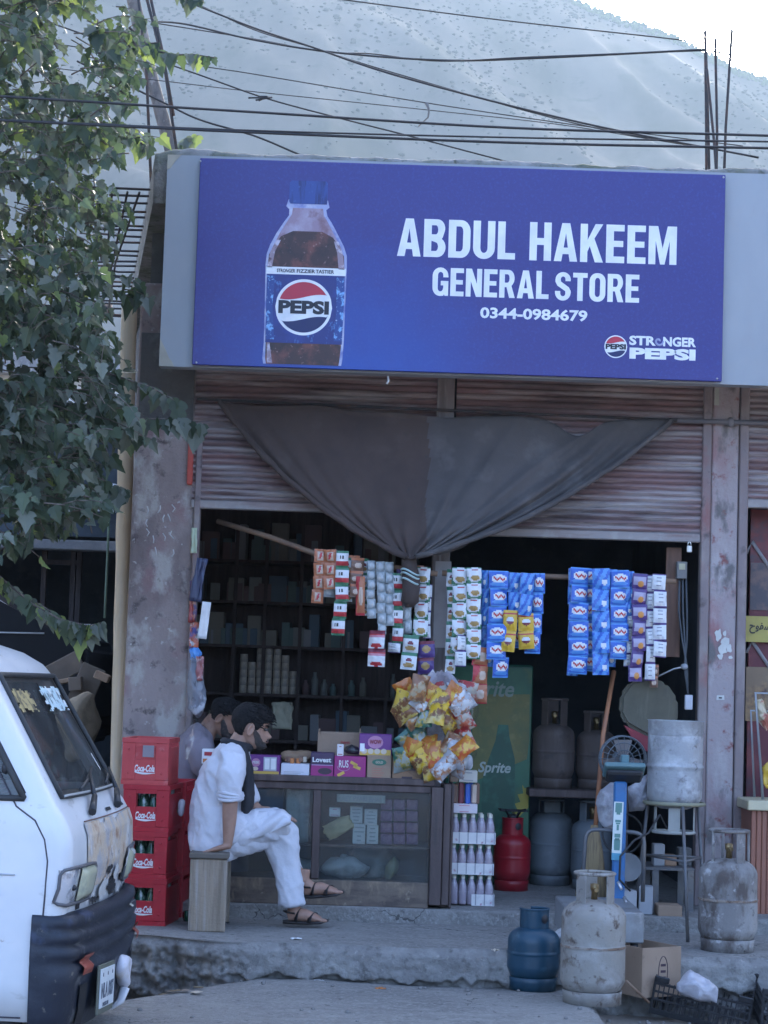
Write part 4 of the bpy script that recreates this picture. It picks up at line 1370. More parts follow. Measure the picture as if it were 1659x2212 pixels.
for r_ in range(4):
    for c_ in range(3):
        x, y = 822 + c_ * 28, 1727 + r_ * 25
        carton(x, y, x + 25, y + 22, YI + .005 * (r_ % 2), .05, PURP, 'purple_packet', 'small purple packet in the block stacked at the right of the counter', 'packet', 'purple packets in the counter', rz=random.uniform(-.1, .1))
BAGM = mat('cloudy_plastic', (.40, .42, .42), [((.22, .23, .23), 8, .45, .65)], .4, bump=.4, bscale=18)
DBAG = mat('dark_plastic', (.10, .11, .11), [((.2, .2, .19), 8, .5, .7)], .4, bump=.4, bscale=18)
def blob_bag(c, r, mm, name, lab, cat, seed=0, sq=.5):
    m = MB(); m.use(mm)
    m.ball((0, 0, r[2]), r, 20, 14)
    for v in m.bm.verts:
        v.co += Vector(noise.noise_vector(v.co * 9 + Vector((seed, 0, 0)))) * .5 * min(r) + Vector(noise.noise_vector(v.co * 26 + Vector((seed, 3, 0)))) * .3 * min(r)
        v.co.z = max(v.co.z, 0)
    o = m.build(name); o.location = c
    return tag(o, lab, cat)
zi = ZI + .131
blob_bag((P(742, 1900, YI + .05).x, YI + .06, zi), (.12, .07, .065), BAGM, 'cloudy_bag', 'cloudy white plastic bag on the counter bottom, right of the mullion', 'bag', 1)
blob_bag((P(800, 1880, YI + .1).x, YI + .14, zi), (.13, .08, .085), DBAG, 'dark_bag', 'dark bundle lying at the bottom of the counter', 'bag', 2)
blob_bag((P(640, 1900, YI + .1).x, YI + .1, zi), (.10, .07, .05), BAGM, 'cloudy_bag', 'pale folded bag on the counter bottom, left of the mullion', 'bag', 3)
blob_bag((P(845, 1880, YI + .1).x, YI + .08, zi), (.04, .04, .06), mat('olive_bag', (.2, .2, .12), [((.3, .28, .15), 9, .5, .7)], .5), 'olive_bag', 'small olive bag beside the dark bundle in the counter', 'bag', 4)

# ---------------- boxes on the counter top
YB1 = YC + .03
MAG, PUR, YEL, WAF, ORG = plain('magenta_card', (.33, .02, .16), .45), plain('purple_card', (.16, .035, .2), .45), plain('yellow_print', (.62, .4, .08), .5), plain('wafer_dark', (.05, .025, .04), .5), plain('orange_print', (.55, .2, .06), .5)
CREAM, REDP, GREENP, PINKP = plain('cream_print', (.62, .52, .4), .6), plain('red_print', (.42, .03, .04), .5), plain('green_print', (.04, .16, .10), .5), plain('pink_print', (.50, .22, .36), .5)
LILP = plain('lilac_print', (.5, .42, .55), .5)
def ell(m, mm, cx, cz, rx, rz_, y=-.0016, n=14):
    m.use(mm)
    m.prism([(cx + rx * cos(2 * pi * k / n), cz + rz_ * sin(2 * pi * k / n)) for k in range(n)], .001, Matrix.Translation((0, y, 0)))
def bar(m, mm, x0, z0, x1, z1, y=-.0012):
    m.use(mm); m.span((x0, y, z0), (x1, y + .0008, z1))
def pr_cookie(m, w_, h_):
    bar(m, YEL, -w_ * .48, .002, w_ * .48, h_ * .18)
    bar(m, plain('grey_card', (.45, .46, .5), .6), -.02 * w_, h_ * .2, w_ * .4, h_ * .92, -.0014)
    for x in (.02, .22):
        bar(m, WHITE, x * w_, h_ * .28, (x + .15) * w_, h_ * .85, -.0024)
    ell(m, PINKP, -.26 * w_, h_ * .62, w_ * .14, h_ * .22)
    ell(m, CREAM, -.28 * w_, h_ * .3, w_ * .1, h_ * .1, -.0026)
    m.use(WHITE).text('PEEK', (-.26 * w_, -.0028, h_ * .63), w_ * .22, h_ * .13, bold=.02)
carton(537, 1632, 604, 1673, YB1, .16, PUR, 'biscuit_box', 'purple biscuit box with a white panel beside the seated man on the counter', 'biscuit box', prn=pr_cookie)
def pr_white(m, w_, h_):
    for k in range(3):
        bar(m, GREYINK, -w_ * .4, h_ * (.12 + .11 * k), -w_ * .4 + w_ * (.5 + .1 * k), h_ * (.15 + .11 * k))
t = carton(607, 1650, 668, 1677, YB1, .16, plain('lilac_white', (.66, .66, .72), .6), 'open_snack_box', 'white open display box of orange wrapped snacks on the counter', 'snack box', prn=pr_white)
for k in range(7):
    m = MB(); m.use(random.choice((ORG, mat('snack_brown', (.22, .12, .08), (), .4), CREAM)))
    m.box((-.055 + .018 * k, .03 + .05 * random.random(), .08 + .01 * random.random()), (.022, .05, .03), M=Matrix.Rotation(random.uniform(-.1, .1), 4, 'Y'), bevel=.004)
    o = m.build('wrapped_snack'); o.location = t.location
    tag(o, 'orange and brown wrapped snack in the white open display box', 'snack', 'snacks in the open display box')
def pr_love(m, w_, h_):
    bar(m, MAG, -w_ * .48, .001, w_ * .48, h_ * .5)
    ell(m, WAF, .12 * w_, h_ * .28, w_ * .3, h_ * .13, -.0022)
    bar(m, plain('lilac_line', (.45, .3, .5), .5), -w_ * .46, h_ * .5, w_ * .46, h_ * .53, -.0016)
    m.use(WHITE).text('Lovest', (-.02 * w_, -.003, h_ * .72), w_ * .8, h_ * .19, bold=.03)
carton(671, 1626, 721, 1681, YB1 - .005, .15, plain('dark_plum', (.045, .02, .07), .4), 'wafer_box', 'dark plum wafer box lettered in white, next to the open display box', 'wafer box', prn=pr_love)
def pr_rus(m, w_, h_):
    m.use(WHITE).text('RUS', (-.2 * w_, -.0016, h_ * .66), w_ * .3, h_ * .32, bold=.01, shear=.0)
    for x, z, a in ((.12, .68, -.5), (.22, .52, -.35), (-.28, .22, .5)):
        m.use(YEL).box((0, 0, 0), (w_ * .24, .0012, h_ * .13), M=Mat((x * w_, -.0012, z * h_), ry=-a))
    m.use(plain('pale_pink', (.62, .35, .5), .5)).tube([Vector((-.2 * w_ + cos(q) * w_ * .2, -.001, h_ * .55 + sin(q) * h_ * .2)) for q in [pi + pi * k / 8 for k in range(9)]], (.0012), 5)
carton(722, 1634, 790, 1683, YB1 - .012, .16, MAG, 'rusk_box', 'bright magenta rusk box with white lettering on the counter', 'rusk box', prn=pr_rus)
def pr_card(m, w_, h_):
    ell(m, GREENP, 0, h_ * .72, w_ * .3, h_ * .13)
    m.use(CREAM).text('GOLD', (0, -.003, h_ * .72), w_ * .3, h_ * .1, bold=.02)
    for k in range(5):
        bar(m, plain('salmon_print', (.45, .18, .12), .6), -w_ * .3, h_ * (.1 + .09 * k), w_ * (.1 + .05 * (k % 3)), h_ * (.13 + .09 * k))
carton(793, 1632, 845, 1685, YB1 - .005, .16, CARD, 'cardboard_box', 'small brown cardboard box with a green oval label on the counter', 'cardboard box', prn=pr_card)
carton(848, 1636, 911, 1689, YB1 - .005, .16, mat('brown_print_card', (.28, .17, .1), [((.18, .11, .07), 10, .5, .65), ((.4, .27, .16), 6, .55, .7)], .7), 'brown_box', 'brown printed box at the right end of the counter top', 'box', prn=lines(WAF, 3, 8))
def pr_big(m, w_, h_):
    m.use(REDP).text('Inayat', (.12 * w_, -.0014, h_ * .68), w_ * .2, h_ * .12, bold=.02)
    m.text('10', (-.3 * w_, -.0014, h_ * .25), w_ * .06, h_ * .2, bold=.02)
t = carton(686, 1583, 782, 1648, YB1 + .19, .24, CARD, 'cardboard_box', 'large brown cardboard box with small red lettering behind the rusk box', 'cardboard box', prn=pr_big)
for px_, l in ((690, 0), (778, 1)):
    m = MB(); m.use(CARD); c = P(px_, 1580, YB1 + .2)
    m.box(c, (.006, .2, .03), M=None, bevel=.001); o = m.build('flap', None, None); o.parent = t; o.location = -t.location
def pr_top(m, w_, h_):
    bar(m, YEL, -w_ * .48, .001, w_ * .48, h_ * .28)
    for k in range(4):
        ell(m, CREAM, (-.34 + .2 * k) * w_, h_ * .2, w_ * .09, h_ * .13, -.0024)
    ell(m, PINKP, 0, h_ * .62, w_ * .24, h_ * .3)
    m.use(plain('dark_red_print', (.25, .02, .03), .5)).text('WOW', (0, -.0026, h_ * .64), w_ * .36, h_ * .2, bold=.03)
    bar(m, WHITE, -w_ * .47, h_ * .18, -w_ * .33, h_ * .55, -.003)
carton(776, 1586, 846, 1632, YB1 + .02, .15, PUR, 'biscuit_box', 'purple biscuit box with round biscuits, raised on top of the cardboard box', 'biscuit box', prn=pr_top)
carton(728, 1608, 742, 1634, YB1 + .0, .05, plain('white_card', (.7, .66, .66), .6), 'small_white_box', 'narrow white box standing on the magenta rusk box', 'box', prn=lines(plain('salmon_print', (.45, .18, .12), .6), 2))
blob_bag((P(760, 1620, YB1).x, YB1 + .06, P(760, 1634, YB1).z), (.05, .05, .026), plain('black_film', (.03, .03, .035), .3), 'black_bag', 'crumpled black bag on the magenta rusk box', 'bag', 6)
blob_bag((P(640, 1640, YB1).x, YB1 + .25, P(640, 1655, YB1).z), (.09, .06, .04), mat('brown_bread', (.28, .18, .11), [((.2, .12, .08), 7, .5, .7)], .8), 'brown_bag', 'soft brown paper bag behind the open display box', 'bag', 7)

# ---------------- sachet strips
SM = {
 'blue': (.035, .13, .52), 'lblue': (.10, .30, .68), 'white': (.72, .73, .74), 'red': (.5, .04, .05), 'orange': (.48, .17, .08), 'cream': (.6, .46, .36),
 'green': (.05, .19, .10), 'gold': (.42, .27, .10), 'silver': (.50, .53, .54), 'silverd': (.36, .40, .41), 'yellow': (.68, .42, .04), 'purple': (.085, .045, .19),
 'lilac': (.42, .38, .52), 'star': (.68, .3, .08), 'grey': (.33, .33, .36), 'brown': (.20, .11, .075), 'teal': (.10, .27, .25), 'maroon': (.2, .03, .05), 'black': (.04, .04, .04), 'pink': (.6, .25, .3)}
SM = {k: plain('foil_' + k, v, .28 if k in ('silver', 'silverd', 'blue', 'lblue') else .36, .0) for k, v in SM.items()}
def e_(u, v, cx, cy, rx, ry):
    return ((u - cx) / rx) ** 2 + ((v - cy) / ry) ** 2 < 1
def pat(kind):
    def f(u, v):        # v runs downwards
        if kind == 'blue':
            if v > .93 or v < .05: return 'lblue'
            if e_(u, v, .52, .45, .40, .24):
                return 'red' if abs(v - .46 - .07 * sin(u * 19)) < .07 and .2 < u < .86 else 'white'
            return 'lblue' if e_(u, v, .5, .75, .4, .14) else 'blue'
        if kind == 'sky':
            if e_(u, v, .7, .65, .16, .14): return 'white'
            return 'blue' if (u + v * .7) % .5 < .2 else 'lblue'
        if kind == 'orange':
            if .2 < u < .8 and .18 < v < .85: return 'red' if abs(u - .5 + (v - .5) * .3) < .1 and .28 < v < .75 else 'cream'
            return 'orange'
        if kind == 'soup':
            if v < .12: return 'green'
            if v < .58: return 'black' if e_(u, v, .4, .36, .2, .1) and int(u * 14) % 2 else 'white'
            return 'red' if v < .9 else 'green'
        if kind == 'blister':
            return 'silver' if e_(u, v, .5, .5, .36, .36) else 'silverd'
        if kind == 'noodle':
            if e_(u, v, .55, .68, .3, .17): return 'gold'
            if e_(u, v, .52, .66, .46, .3): return 'white'
            if v < .3 and .3 < u < .75: return 'red' if .1 < v < .2 else 'white'
            return 'green' if v > .6 or v < .07 else 'white'
        if kind == 'yellow':
            if e_(u, v, .5, .5, .3, .2): return 'white' if v < .52 else 'maroon'
            return 'red' if .12 < v < .22 else 'yellow'
        if kind == 'purple':
            if v < .1 or v > .9 or u < .1 or u > .92: return 'purple'
            if e_(u, v, .58, .68, .2, .2): return 'star'
            return 'lilac' if .2 < v < .72 else 'purple'
        if kind == 'box':
            if v > .93 or v < .07: return 'purple'
            return 'grey' if .3 < u < .72 and .18 < v < .8 and int(v * 14) % 3 == 0 else 'white'
        if kind == 'redwhite':
            if v < .2: return 'maroon'
            if v < .42: return 'pink' if abs(v - .32) < .05 else 'red'
            return 'red' if e_(u, v, .5, .84, .35, .14) else 'white'
        if kind == 'brown':
            return 'cream' if e_(u, v, .5, .6, .3, .2) else 'orange' if v < .2 else 'brown'
        if kind == 'masala':
            if v < .18: return 'green'
            if e_(u, v, .5, .75, .34, .15): return 'gold'
            return 'maroon' if e_(u, v, .5, .45, .2, .1) else 'white'
        if kind == 'plum':
            return 'gold' if e_(u, v, .5, .5, .24, .25) else 'maroon' if v < .2 else 'purple'
        if kind == 'chili':
            return 'red' if u + v * .5 < .5 or v > .9 else 'cream' if e_(u, v, .6, .5, .25, .25) else 'orange'
        return 'white'
    return f
SACH = {}
def sachet_mesh(kind, w_, h_):
    k = (kind, round(w_, 3), round(h_, 3))
    if k in SACH:
        return SACH[k]
    m = MB()
    f = pat(kind)
    NU_, NV_ = 13, 15
    def pt(u, v):
        b = (sin(pi * min(1, max(0, (v - .06) / .88))) ** .6 if .06 < v < .94 else 0) * sin(pi * u) ** .6
        return ((u - .5) * w_ * (1 - .05 * b), -.002 - .014 * b + .004 * noise.noise((u * 5, v * 5, w_ * 90)) + .002 * noise.noise((u * 14, v * 14, w_ * 90)), -v * h_)
    m.grid(pt, NU_, NV_)
    for i, fc in enumerate(list(m.bm.faces)):
        u, v = (i % NU_ + .5) / NU_, (i // NU_ + .5) / NV_
        m.use(SM[f(u, v)])
        fc.material_index = m.mi
    m.use(SM['silverd'])
    m.grid(lambda u, v: ((u - .5) * w_ * .98, .003, -v * h_), 1, 1)
    o = m.build('sachet', fix=False)
    me = o.data
    bpy.data.objects.remove(o)
    SACH[k] = me
    return me
rs = random.Random(21)
def strip(kind, cx0, y0, cx1, y1, n, wpx, Y, lab, group='hanging sachet strips'):
    a, b = P(cx0, y0, Y), P(cx1, y1, Y)
    w_ = wpx * S(Y)
    h_ = (a.z - b.z) / n
    t = thing('sachet_strip', lab, 'sachet strip', a, group)
    me = sachet_mesh(kind, w_, h_)
    t.rotation_euler = (0, rs.uniform(-.035, .035), rs.uniform(-.25, .25))
    for k in range(n):
        o = bpy.data.objects.new('sachet', me)
        COL.objects.link(o)
        o.parent = t
        f = k / n
        o.location = ((b.x - a.x) * f + rs.uniform(-.003, .003), rs.uniform(-.004, .004), -h_ * k)
        o.rotation_euler = (rs.uniform(-.12, .14), rs.uniform(-.06, .06), rs.uniform(-.42, .42))
    return t
YH = -.28
strip('orange', 691, 1186, 684, 1303, 4, 26, YH, 'orange sachet strip, leftmost of all the hanging strips')
strip('orange', 714, 1187, 708, 1273, 3, 28, YH - .02, 'short orange sachet strip beside the leftmost one')
strip('blister', 713, 1262, 711, 1290, 1, 26, YH + .02, 'single bluish sachet under the short orange strip')
strip('soup', 741, 1190, 731, 1373, 5, 29, YH - .03, 'green, white and red soup sachet strip left of the silver strips')
strip('masala', 752, 1205, 749, 1300, 3, 20, YH + .03, 'narrow teal edged strip behind the soup sachets')
strip('brown', 772, 1205, 772, 1290, 3, 30, YH, 'brown sachet strip between soup sachets and silver strips')
strip('chili', 779, 1245, 781, 1330, 1, 20, YH - .03, 'tan carton hanging left of the silver strips')
strip('blister', 802, 1211, 800, 1336, 6, 19, YH - .02, 'silver strip, left of the three together')
strip('blister', 822, 1213, 820, 1370, 7, 19, YH - .025, 'silver strip, middle of the three together')
strip('blister', 841, 1214, 839, 1352, 6, 19, YH - .02, 'silver strip, right of the three together')
strip('brown', 764, 1200, 762, 1262, 2, 26, YH + .05, 'brown pair half hidden behind the soup sachets')
strip('masala', 786, 1206, 787, 1330, 4, 22, YH + .05, 'green strip half hidden left of the silver strips')
strip('plum', 869, 1222, 868, 1300, 2, 30, YH + .06, 'plum sachets half hidden behind the awning knot')
strip('chili', 902, 1222, 900, 1300, 2, 30, YH + .07, 'orange sachets hidden behind the noodle strip by the post')
strip('redwhite', 1012, 1228, 1010, 1330, 3, 30, YH + .05, 'red and white sachets hidden between the two noodle strips')
strip('sky', 1060, 1234, 1056, 1440, 5, 30, YH + .04, 'blue strip hidden behind the first detergent strip')
strip('blue', 1126, 1238, 1124, 1400, 4, 30, YH + .05, 'blue detergent strip hidden behind the yellow packets')
strip('blue', 1274, 1228, 1272, 1450, 6, 34, YH + .05, 'blue detergent strip hidden behind the dotted blue one')
strip('sky', 1318, 1230, 1314, 1440, 5, 32, YH + .05, 'blue strip hidden between dotted blue and third detergent strip')
strip('redwhite', 816, 1362, 812, 1440, 2, 38, YH - .05, 'red and white packet pair below the silver strips')
strip('soup', 858, 1238, 856, 1390, 4, 24, YH - .01, 'red, white and green soup strip just left of the awning knot')
strip('box', 852, 1388, 852, 1410, 1, 30, YH + .0, 'single pale carton below the soup strip near the knot')
strip('blister', 878, 1285, 879, 1368, 3, 20, YH + .02, 'silver strip right behind the awning knot')
strip('masala', 888, 1372, 884, 1447, 2, 34, YH - .03, 'green and white spice pair under the knot')
strip('noodle', 916, 1225, 908, 1375, 4, 32, YH + .02, 'white noodle strip just left of the wooden post')
strip('box', 925, 1262, 921, 1380, 4, 16, YH + .04, 'narrow white strip touching the left of the wooden post')
strip('plum', 921, 1385, 917, 1456, 2, 36, YH, 'purple spice pair hanging low left of the wooden post')
strip('masala', 977, 1230, 975, 1455, 6, 22, YH + .03, 'pale green strip touching the right of the wooden post')
strip('noodle', 995, 1226, 993, 1412, 5, 34, YH - .02, 'white noodle strip, first right of the wooden post')
strip('noodle', 1024, 1226, 1020, 1424, 6, 32, YH - .04, 'white noodle strip, second right of the wooden post')
strip('box', 999, 1372, 995, 1440, 2, 24, YH - .05, 'white paper packets low between the noodle strips')
strip('chili', 1040, 1398, 1034, 1520, 3, 36, YH - .02, 'orange and red packets hanging low beside the crisps')
strip('sky', 1048, 1232, 1044, 1350, 3, 20, YH + .02, 'light blue strip between noodles and detergent')
strip('blue', 1077, 1233, 1070, 1425, 5, 42, YH - .03, 'blue detergent strip, first right of the noodle strips')
strip('blue', 1082, 1420, 1078, 1464, 1, 40, YH - .01, 'loose blue detergent sachet ending the first detergent strip')
strip('sky', 1112, 1237, 1110, 1322, 2, 28, YH - .01, 'short blue strip over the yellow packets, left')
strip('sky', 1142, 1238, 1136, 1330, 2, 34, YH - .04, 'short blue strip over the yellow packets, middle')
strip('blue', 1164, 1238, 1160, 1370, 3, 26, YH, 'narrow blue strip over the yellow packets, right')
strip('yellow', 1103, 1318, 1100, 1408, 2, 30, YH - .04, 'yellow and red packet pair, left')
strip('yellow', 1136, 1325, 1132, 1402, 2, 34, YH - .02, 'yellow and red packet pair, right')
strip('blue', 1151, 1362, 1150, 1412, 1, 34, YH + .01, 'single dark blue sachet below the yellow packets')
strip('blue', 1253, 1226, 1251, 1456, 6, 42, YH - .02, 'blue detergent strip, leftmost beyond the gap')
strip('sky', 1238, 1228, 1240, 1460, 6, 24, YH + .03, 'pale blue backs of a strip at the left of the gap')
strip('sky', 1297, 1228, 1292, 1458, 5, 38, YH - .04, 'blue strip with white dots, second beyond the gap')
strip('blue', 1339, 1232, 1333, 1424, 5, 40, YH - .02, 'blue detergent strip, third beyond the gap')
strip('sky', 1361, 1234, 1358, 1330, 3, 20, YH, 'short blue strip touching the purple sachets')
strip('box', 1362, 1300, 1352, 1440, 5, 15, YH + .02, 'narrow white strip left of the purple sachets')
strip('purple', 1383, 1239, 1378, 1440, 6, 33, YH - .03, 'purple sachet strip with orange stars')
strip('purple', 1372, 1436, 1368, 1472, 1, 30, YH, 'loose purple sachet ending the purple strip')
strip('box', 1404, 1242, 1398, 1470, 6, 22, YH, 'white and purple strip right of the starred sachets')
strip('box', 1425, 1240, 1426, 1420, 5, 29, YH - .03, 'rightmost white sachet strip by the brown plank')
strip('brown', 1413, 1436, 1411, 1485, 2, 18, YH + .03, 'tiny crumpled packets below the rightmost strips')
m = MB(); m.use(mat('bamboo_pole', (.22, .14, .09), [((.15, .09, .06), 4, .45, .65, (.5, 3, 3))], .7))
a, b = P(470, 1126, .15), P(700, 1203, -.2)
m.tube([a, (a + b) / 2 + Vector((0, 0, .01)), b, P(945, 1240, YH + .05)], .016, 8)
tag(m.build('hanging_pole'), 'slanting brown pole carrying the left sachet strips', 'pole')
m = MB(); m.use(mat('bamboo_pole', ()))
m.tube([P(955, 1238, YH + .06), P(1200, 1246, YH + .06), P(1460, 1256, YH + .06)], .016, 8)
tag(m.build('hanging_pole'), 'level brown pole carrying the right sachet strips', 'pole')

# ---------------- crisps in clear bags
def foil(name, cols, rough=.22):
    m = mat(name, cols[0], [(c, 9 + 7 * i, .50, .56) for i, c in enumerate(cols[1:])], .3, .0, spec=.6)
    return m
FOILS = [foil('crisp_orange', ((.45, .14, .02), (.5, .07, .02), (.6, .36, .05))), foil('crisp_yellow', ((.6, .38, .02), (.55, .42, .15), (.2, .08, .03))), foil('crisp_silver', ((.38, .38, .40), (.40, .16, .05), (.6, .6, .6))), foil('crisp_red', ((.32, .02, .02), (.48, .12, .05), (.4, .36, .3))), foil('crisp_brown', ((.22, .09, .035), (.42, .18, .05), (.4, .33, .22))), foil('crisp_green', ((.03, .13, .09), (.5, .36, .05), (.35, .4, .38)))]
def crisp(c, w_, h_, M, mm, lab):
    m = MB(); m.use(mm)
    sd_ = rs.random() * 50
    for sg in (-1, 1):
        def pt(u, v):
            b = max(0, sin(pi * u)) ** .5 * max(0, sin(pi * v)) ** .55
            q = noise.noise((u * 4 + sd_, v * 4, sg)) * .012 + noise.noise((u * 10 + sd_, v * 9, sg)) * .005
            return M @ Vector(((u - .5) * w_ * (1 - .12 * sin(pi * v)), sg * (.03 * b + .0006) + q * (.3 + b), (.5 - v) * h_ + .006 * noise.noise((u * 5, sd_, 0))))
        m.grid(pt, 9, 10)
    o = m.build('crisp_packet', fix=False)
    o.location = c
    return tag(o, lab, 'crisp packet', 'crisp packets in the hanging bags')
LABC = {0: 'orange foil crisp packet bundled in a clear bag by the post', 1: 'yellow foil crisp packet bundled in a clear bag by the post', 2: 'silver foil crisp packet bundled in a clear bag by the post', 3: 'red foil crisp packet bundled in a clear bag by the post', 4: 'brown foil crisp packet bundled in a clear bag by the post', 5: 'green foil crisp packet bundled in a clear bag by the post'}
YK = -.62
spots = [(880, 1495, 0), (872, 1518, 1), (905, 1487, 4), (925, 1500, 0), (915, 1522, 2), (950, 1490, 3), (948, 1515, 1), (975, 1505, 0), (992, 1500, 2), (1000, 1525, 2), (975, 1530, 2), (945, 1540, 1), (890, 1548, 4), (920, 1545, 5), (962, 1556, 1), (1008, 1498, 3), (875, 1540, 1), (1000, 1550, 3),
         (880, 1600, 5), (905, 1595, 5), (885, 1622, 0), (870, 1640, 5), (905, 1640, 1), (925, 1612, 0), (935, 1632, 0), (950, 1650, 1), (975, 1610, 4), (985, 1630, 2), (960, 1655, 2), (1000, 1590, 3), (1002, 1615, 0), (990, 1652, 2), (930, 1655, 1)]
for k, (x, y, mi) in enumerate(spots):
    c = P(x, y, YK + rs.uniform(-.09, .06))
    M = Matrix.Rotation(rs.uniform(-.9, .9), 4, 'Y') @ Matrix.Rotation(rs.uniform(-.6, .6), 4, 'X') @ Matrix.Rotation(rs.uniform(-.5, .5), 4, 'Z')
    crisp(c, rs.uniform(.10, .125), rs.uniform(.125, .16), M, FOILS[mi], LABC[mi])
CLEAR = glass('clear_film', (.985, .985, .985), .02, .0, (.7, .7, .75), .18)
def film(c, r, lab, seed):
    m = MB(); m.use(CLEAR)
    m.ball((0, 0, 0), r, 20, 14)
    for v in m.bm.verts:
        t = max(0, v.co.z / r[2])
        v.co.x *= 1 - .75 * t ** 3; v.co.y *= 1 - .7 * t ** 3
        v.co += Vector(noise.noise_vector(v.co * 14 + Vector((seed, 0, 0)))) * .02
    o = m.build('clear_bag'); o.location = c
    return tag(o, lab, 'plastic bag')
film(P(942, 1520, YK), (.24, .15, .19), 'clear plastic bag of crisps hanging on the wooden post', 1)
film(P(938, 1625, YK), (.23, .14, .15), 'lower clear plastic bag of crisps above the counter end', 2)
m = MB(); m.use(mat('grey_film', (.30, .28, .32), [((.45, .43, .46), 12, .5, .65)], .3, bump=.4))
c = P(950, 1470, YK + .03)
m.grid(lambda u, v: c + Vector(((u - .5) * .24 * (.4 + .6 * v), -.03 * sin(u * 9) * v, .05 - .09 * v + .02 * noise.noise((u * 6, v, 0)))), 20, 8)
tag(m.build('bag_neck', fix=False), 'gathered grey plastic neck over the crisps', 'bag neck')

# ---------------- shrink-wrapped bottle packs
BODYB = mat('juice_bottle', (.36, .31, .36), [((.52, .48, .54), 30, .5, .65), ((.18, .10, .12), 9, .55, .7)], .2, coat=.3)
CAPW = plain('cream_cap', (.66, .62, .5), .5)
def bottle_mesh():
    m = MB(); m.use(BODYB)
    m.lathe([(0, 0), (.0215, 0), (.0235, .006), (.0235, .085), (.021, .105), (.012, .132), (.0105, .14)], 12)
    m.use(CAPW).lathe([(.0115, .14), (.012, .158), (0, .158)], 10)
    o = m.build('bottle'); me = o.data; bpy.data.objects.remove(o); return me
BM = bottle_mesh()
TRAY = mat('white_tray', (.70, .68, .66), [((.5, .48, .5), 14, .5, .7), ((.45, .25, .3), 30, .62, .7)], .6)
def pack(cx, ybase, Y, nx, ny, lab, tr=(0, 1)):
    c = P(cx, ybase, Y)
    t = thing('bottle_pack', lab, 'bottle pack', c, 'stacked bottle packs')
    dx = .0485
    for i in range(nx):
        for j in range(ny):
            if 0 < j < ny - 1 and 0 < i < nx - 1:
                continue
            o = bpy.data.objects.new('bottle', BM); COL.objects.link(o); o.parent = t
            o.location = ((i - (nx - 1) / 2) * dx, .025 + j * dx, .004)
    m = MB(); m.use(TRAY)
    W_, D_ = nx * dx / 2 + .003, ny * dx + .003
    a, b = -W_ + 2 * W_ * tr[0], -W_ + 2 * W_ * tr[1]
    m.span((a, -.003, 0), (b, -.0005, .062)); m.span((W_, 0, 0), (W_ + .0025, D_, .062)); m.span((a, D_, 0), (b, D_ + .0025, .062))
    for i in range(nx):
        x = (i - (nx - 1) / 2) * dx
        if a <= x <= b:
            m.use(SM['grey']).span((x + .02, -.0042, .003), (x + .026, -.0032, .06)); m.use(TRAY)
    o = m.build('tray'); o.parent = t
    m = MB(); m.use(CLEAR)
    m.box((0, D_ / 2, .082), (2 * W_ + .004, D_ + .01, .162), bevel=.02, seg=2); m.jitter(.004, 20)
    o = m.build('shrink_wrap'); o.parent = t
    return t
YP = -.42
zf = ZI + .002
t1 = pack(1018, 1950, YP, 5, 4, 'wrapped bottle pack at the bottom of the stack, on the floor', (.5, 1)); t1.location.z = zf
t2 = pack(1017, 1881, YP, 5, 4, 'wrapped bottle pack, second from the bottom of the stack'); t2.location.z = zf + .168
t3 = pack(1021, 1811, YP, 5, 4, 'wrapped bottle pack, third from the bottom of the stack'); t3.location.z = zf + .336
zz = zf + .336 + .166
def on_stack(px0, px1, z, h, dep, mm, name, lab, cat, prn=None):
    x0, x1 = P(px0, 1720, YP).x, P(px1, 1720, YP).x
    t = thing(name, lab, cat, ((x0 + x1) / 2, YP, z))
    m = MB(); m.use(mm); m.box((0, dep / 2, h / 2), (x1 - x0, dep, h), bevel=.003)
    o = m.build('box'); o.parent = t
    if prn:
        pm = MB(); prn(pm, x1 - x0, h); q = pm.build('print'); q.parent = o
on_stack(975, 1032, zz, .052, .18, plain('pink_white_card', (.7, .62, .64), .6), 'flat_white_box', 'flat pinkish white box lying on the bottle packs', 'box', lines(plain('pink_ink', (.6, .2, .25), .6), 2, 4))
m = MB()
for k in range(8):
    m.use(rs.choice((SM['maroon'], SM['brown'], SM['purple'], SM['cream'], SM['blue'])))
    m.box((P(983 + 7 * k, 1700, YP).x, YP + .05 + .03 * (k % 2), zz + .052 + .055), (.028, .05, .105 + .01 * (k % 3)), M=None, bevel=.006)
    o = m.build('juice_carton'); tag(o, 'small colourful carton standing on the flat white box', 'carton', 'cartons on the bottle packs'); m = MB()
on_stack(990, 1030, zz + .17, .065, .12, plain('cream_card', (.64, .6, .52), .6), 'cream_box', 'cream box on top of the small colourful cartons', 'box', lines(GREYINK, 2, 3))
on_stack(971, 988, zz + .17, .05, .12, CARD, 'brown_small_box', 'small brown box beside the cream box on the stack', 'box')
blob_bag((P(1014, 1650, YP).x, YP + .05, zz + .237), (.03, .03, .045), mat('white_film', (.6, .6, .63), [((.4, .4, .44), 14, .5, .65)], .35), 'white_bag', 'crumpled white plastic bag on top of the cream box', 'bag', 9)
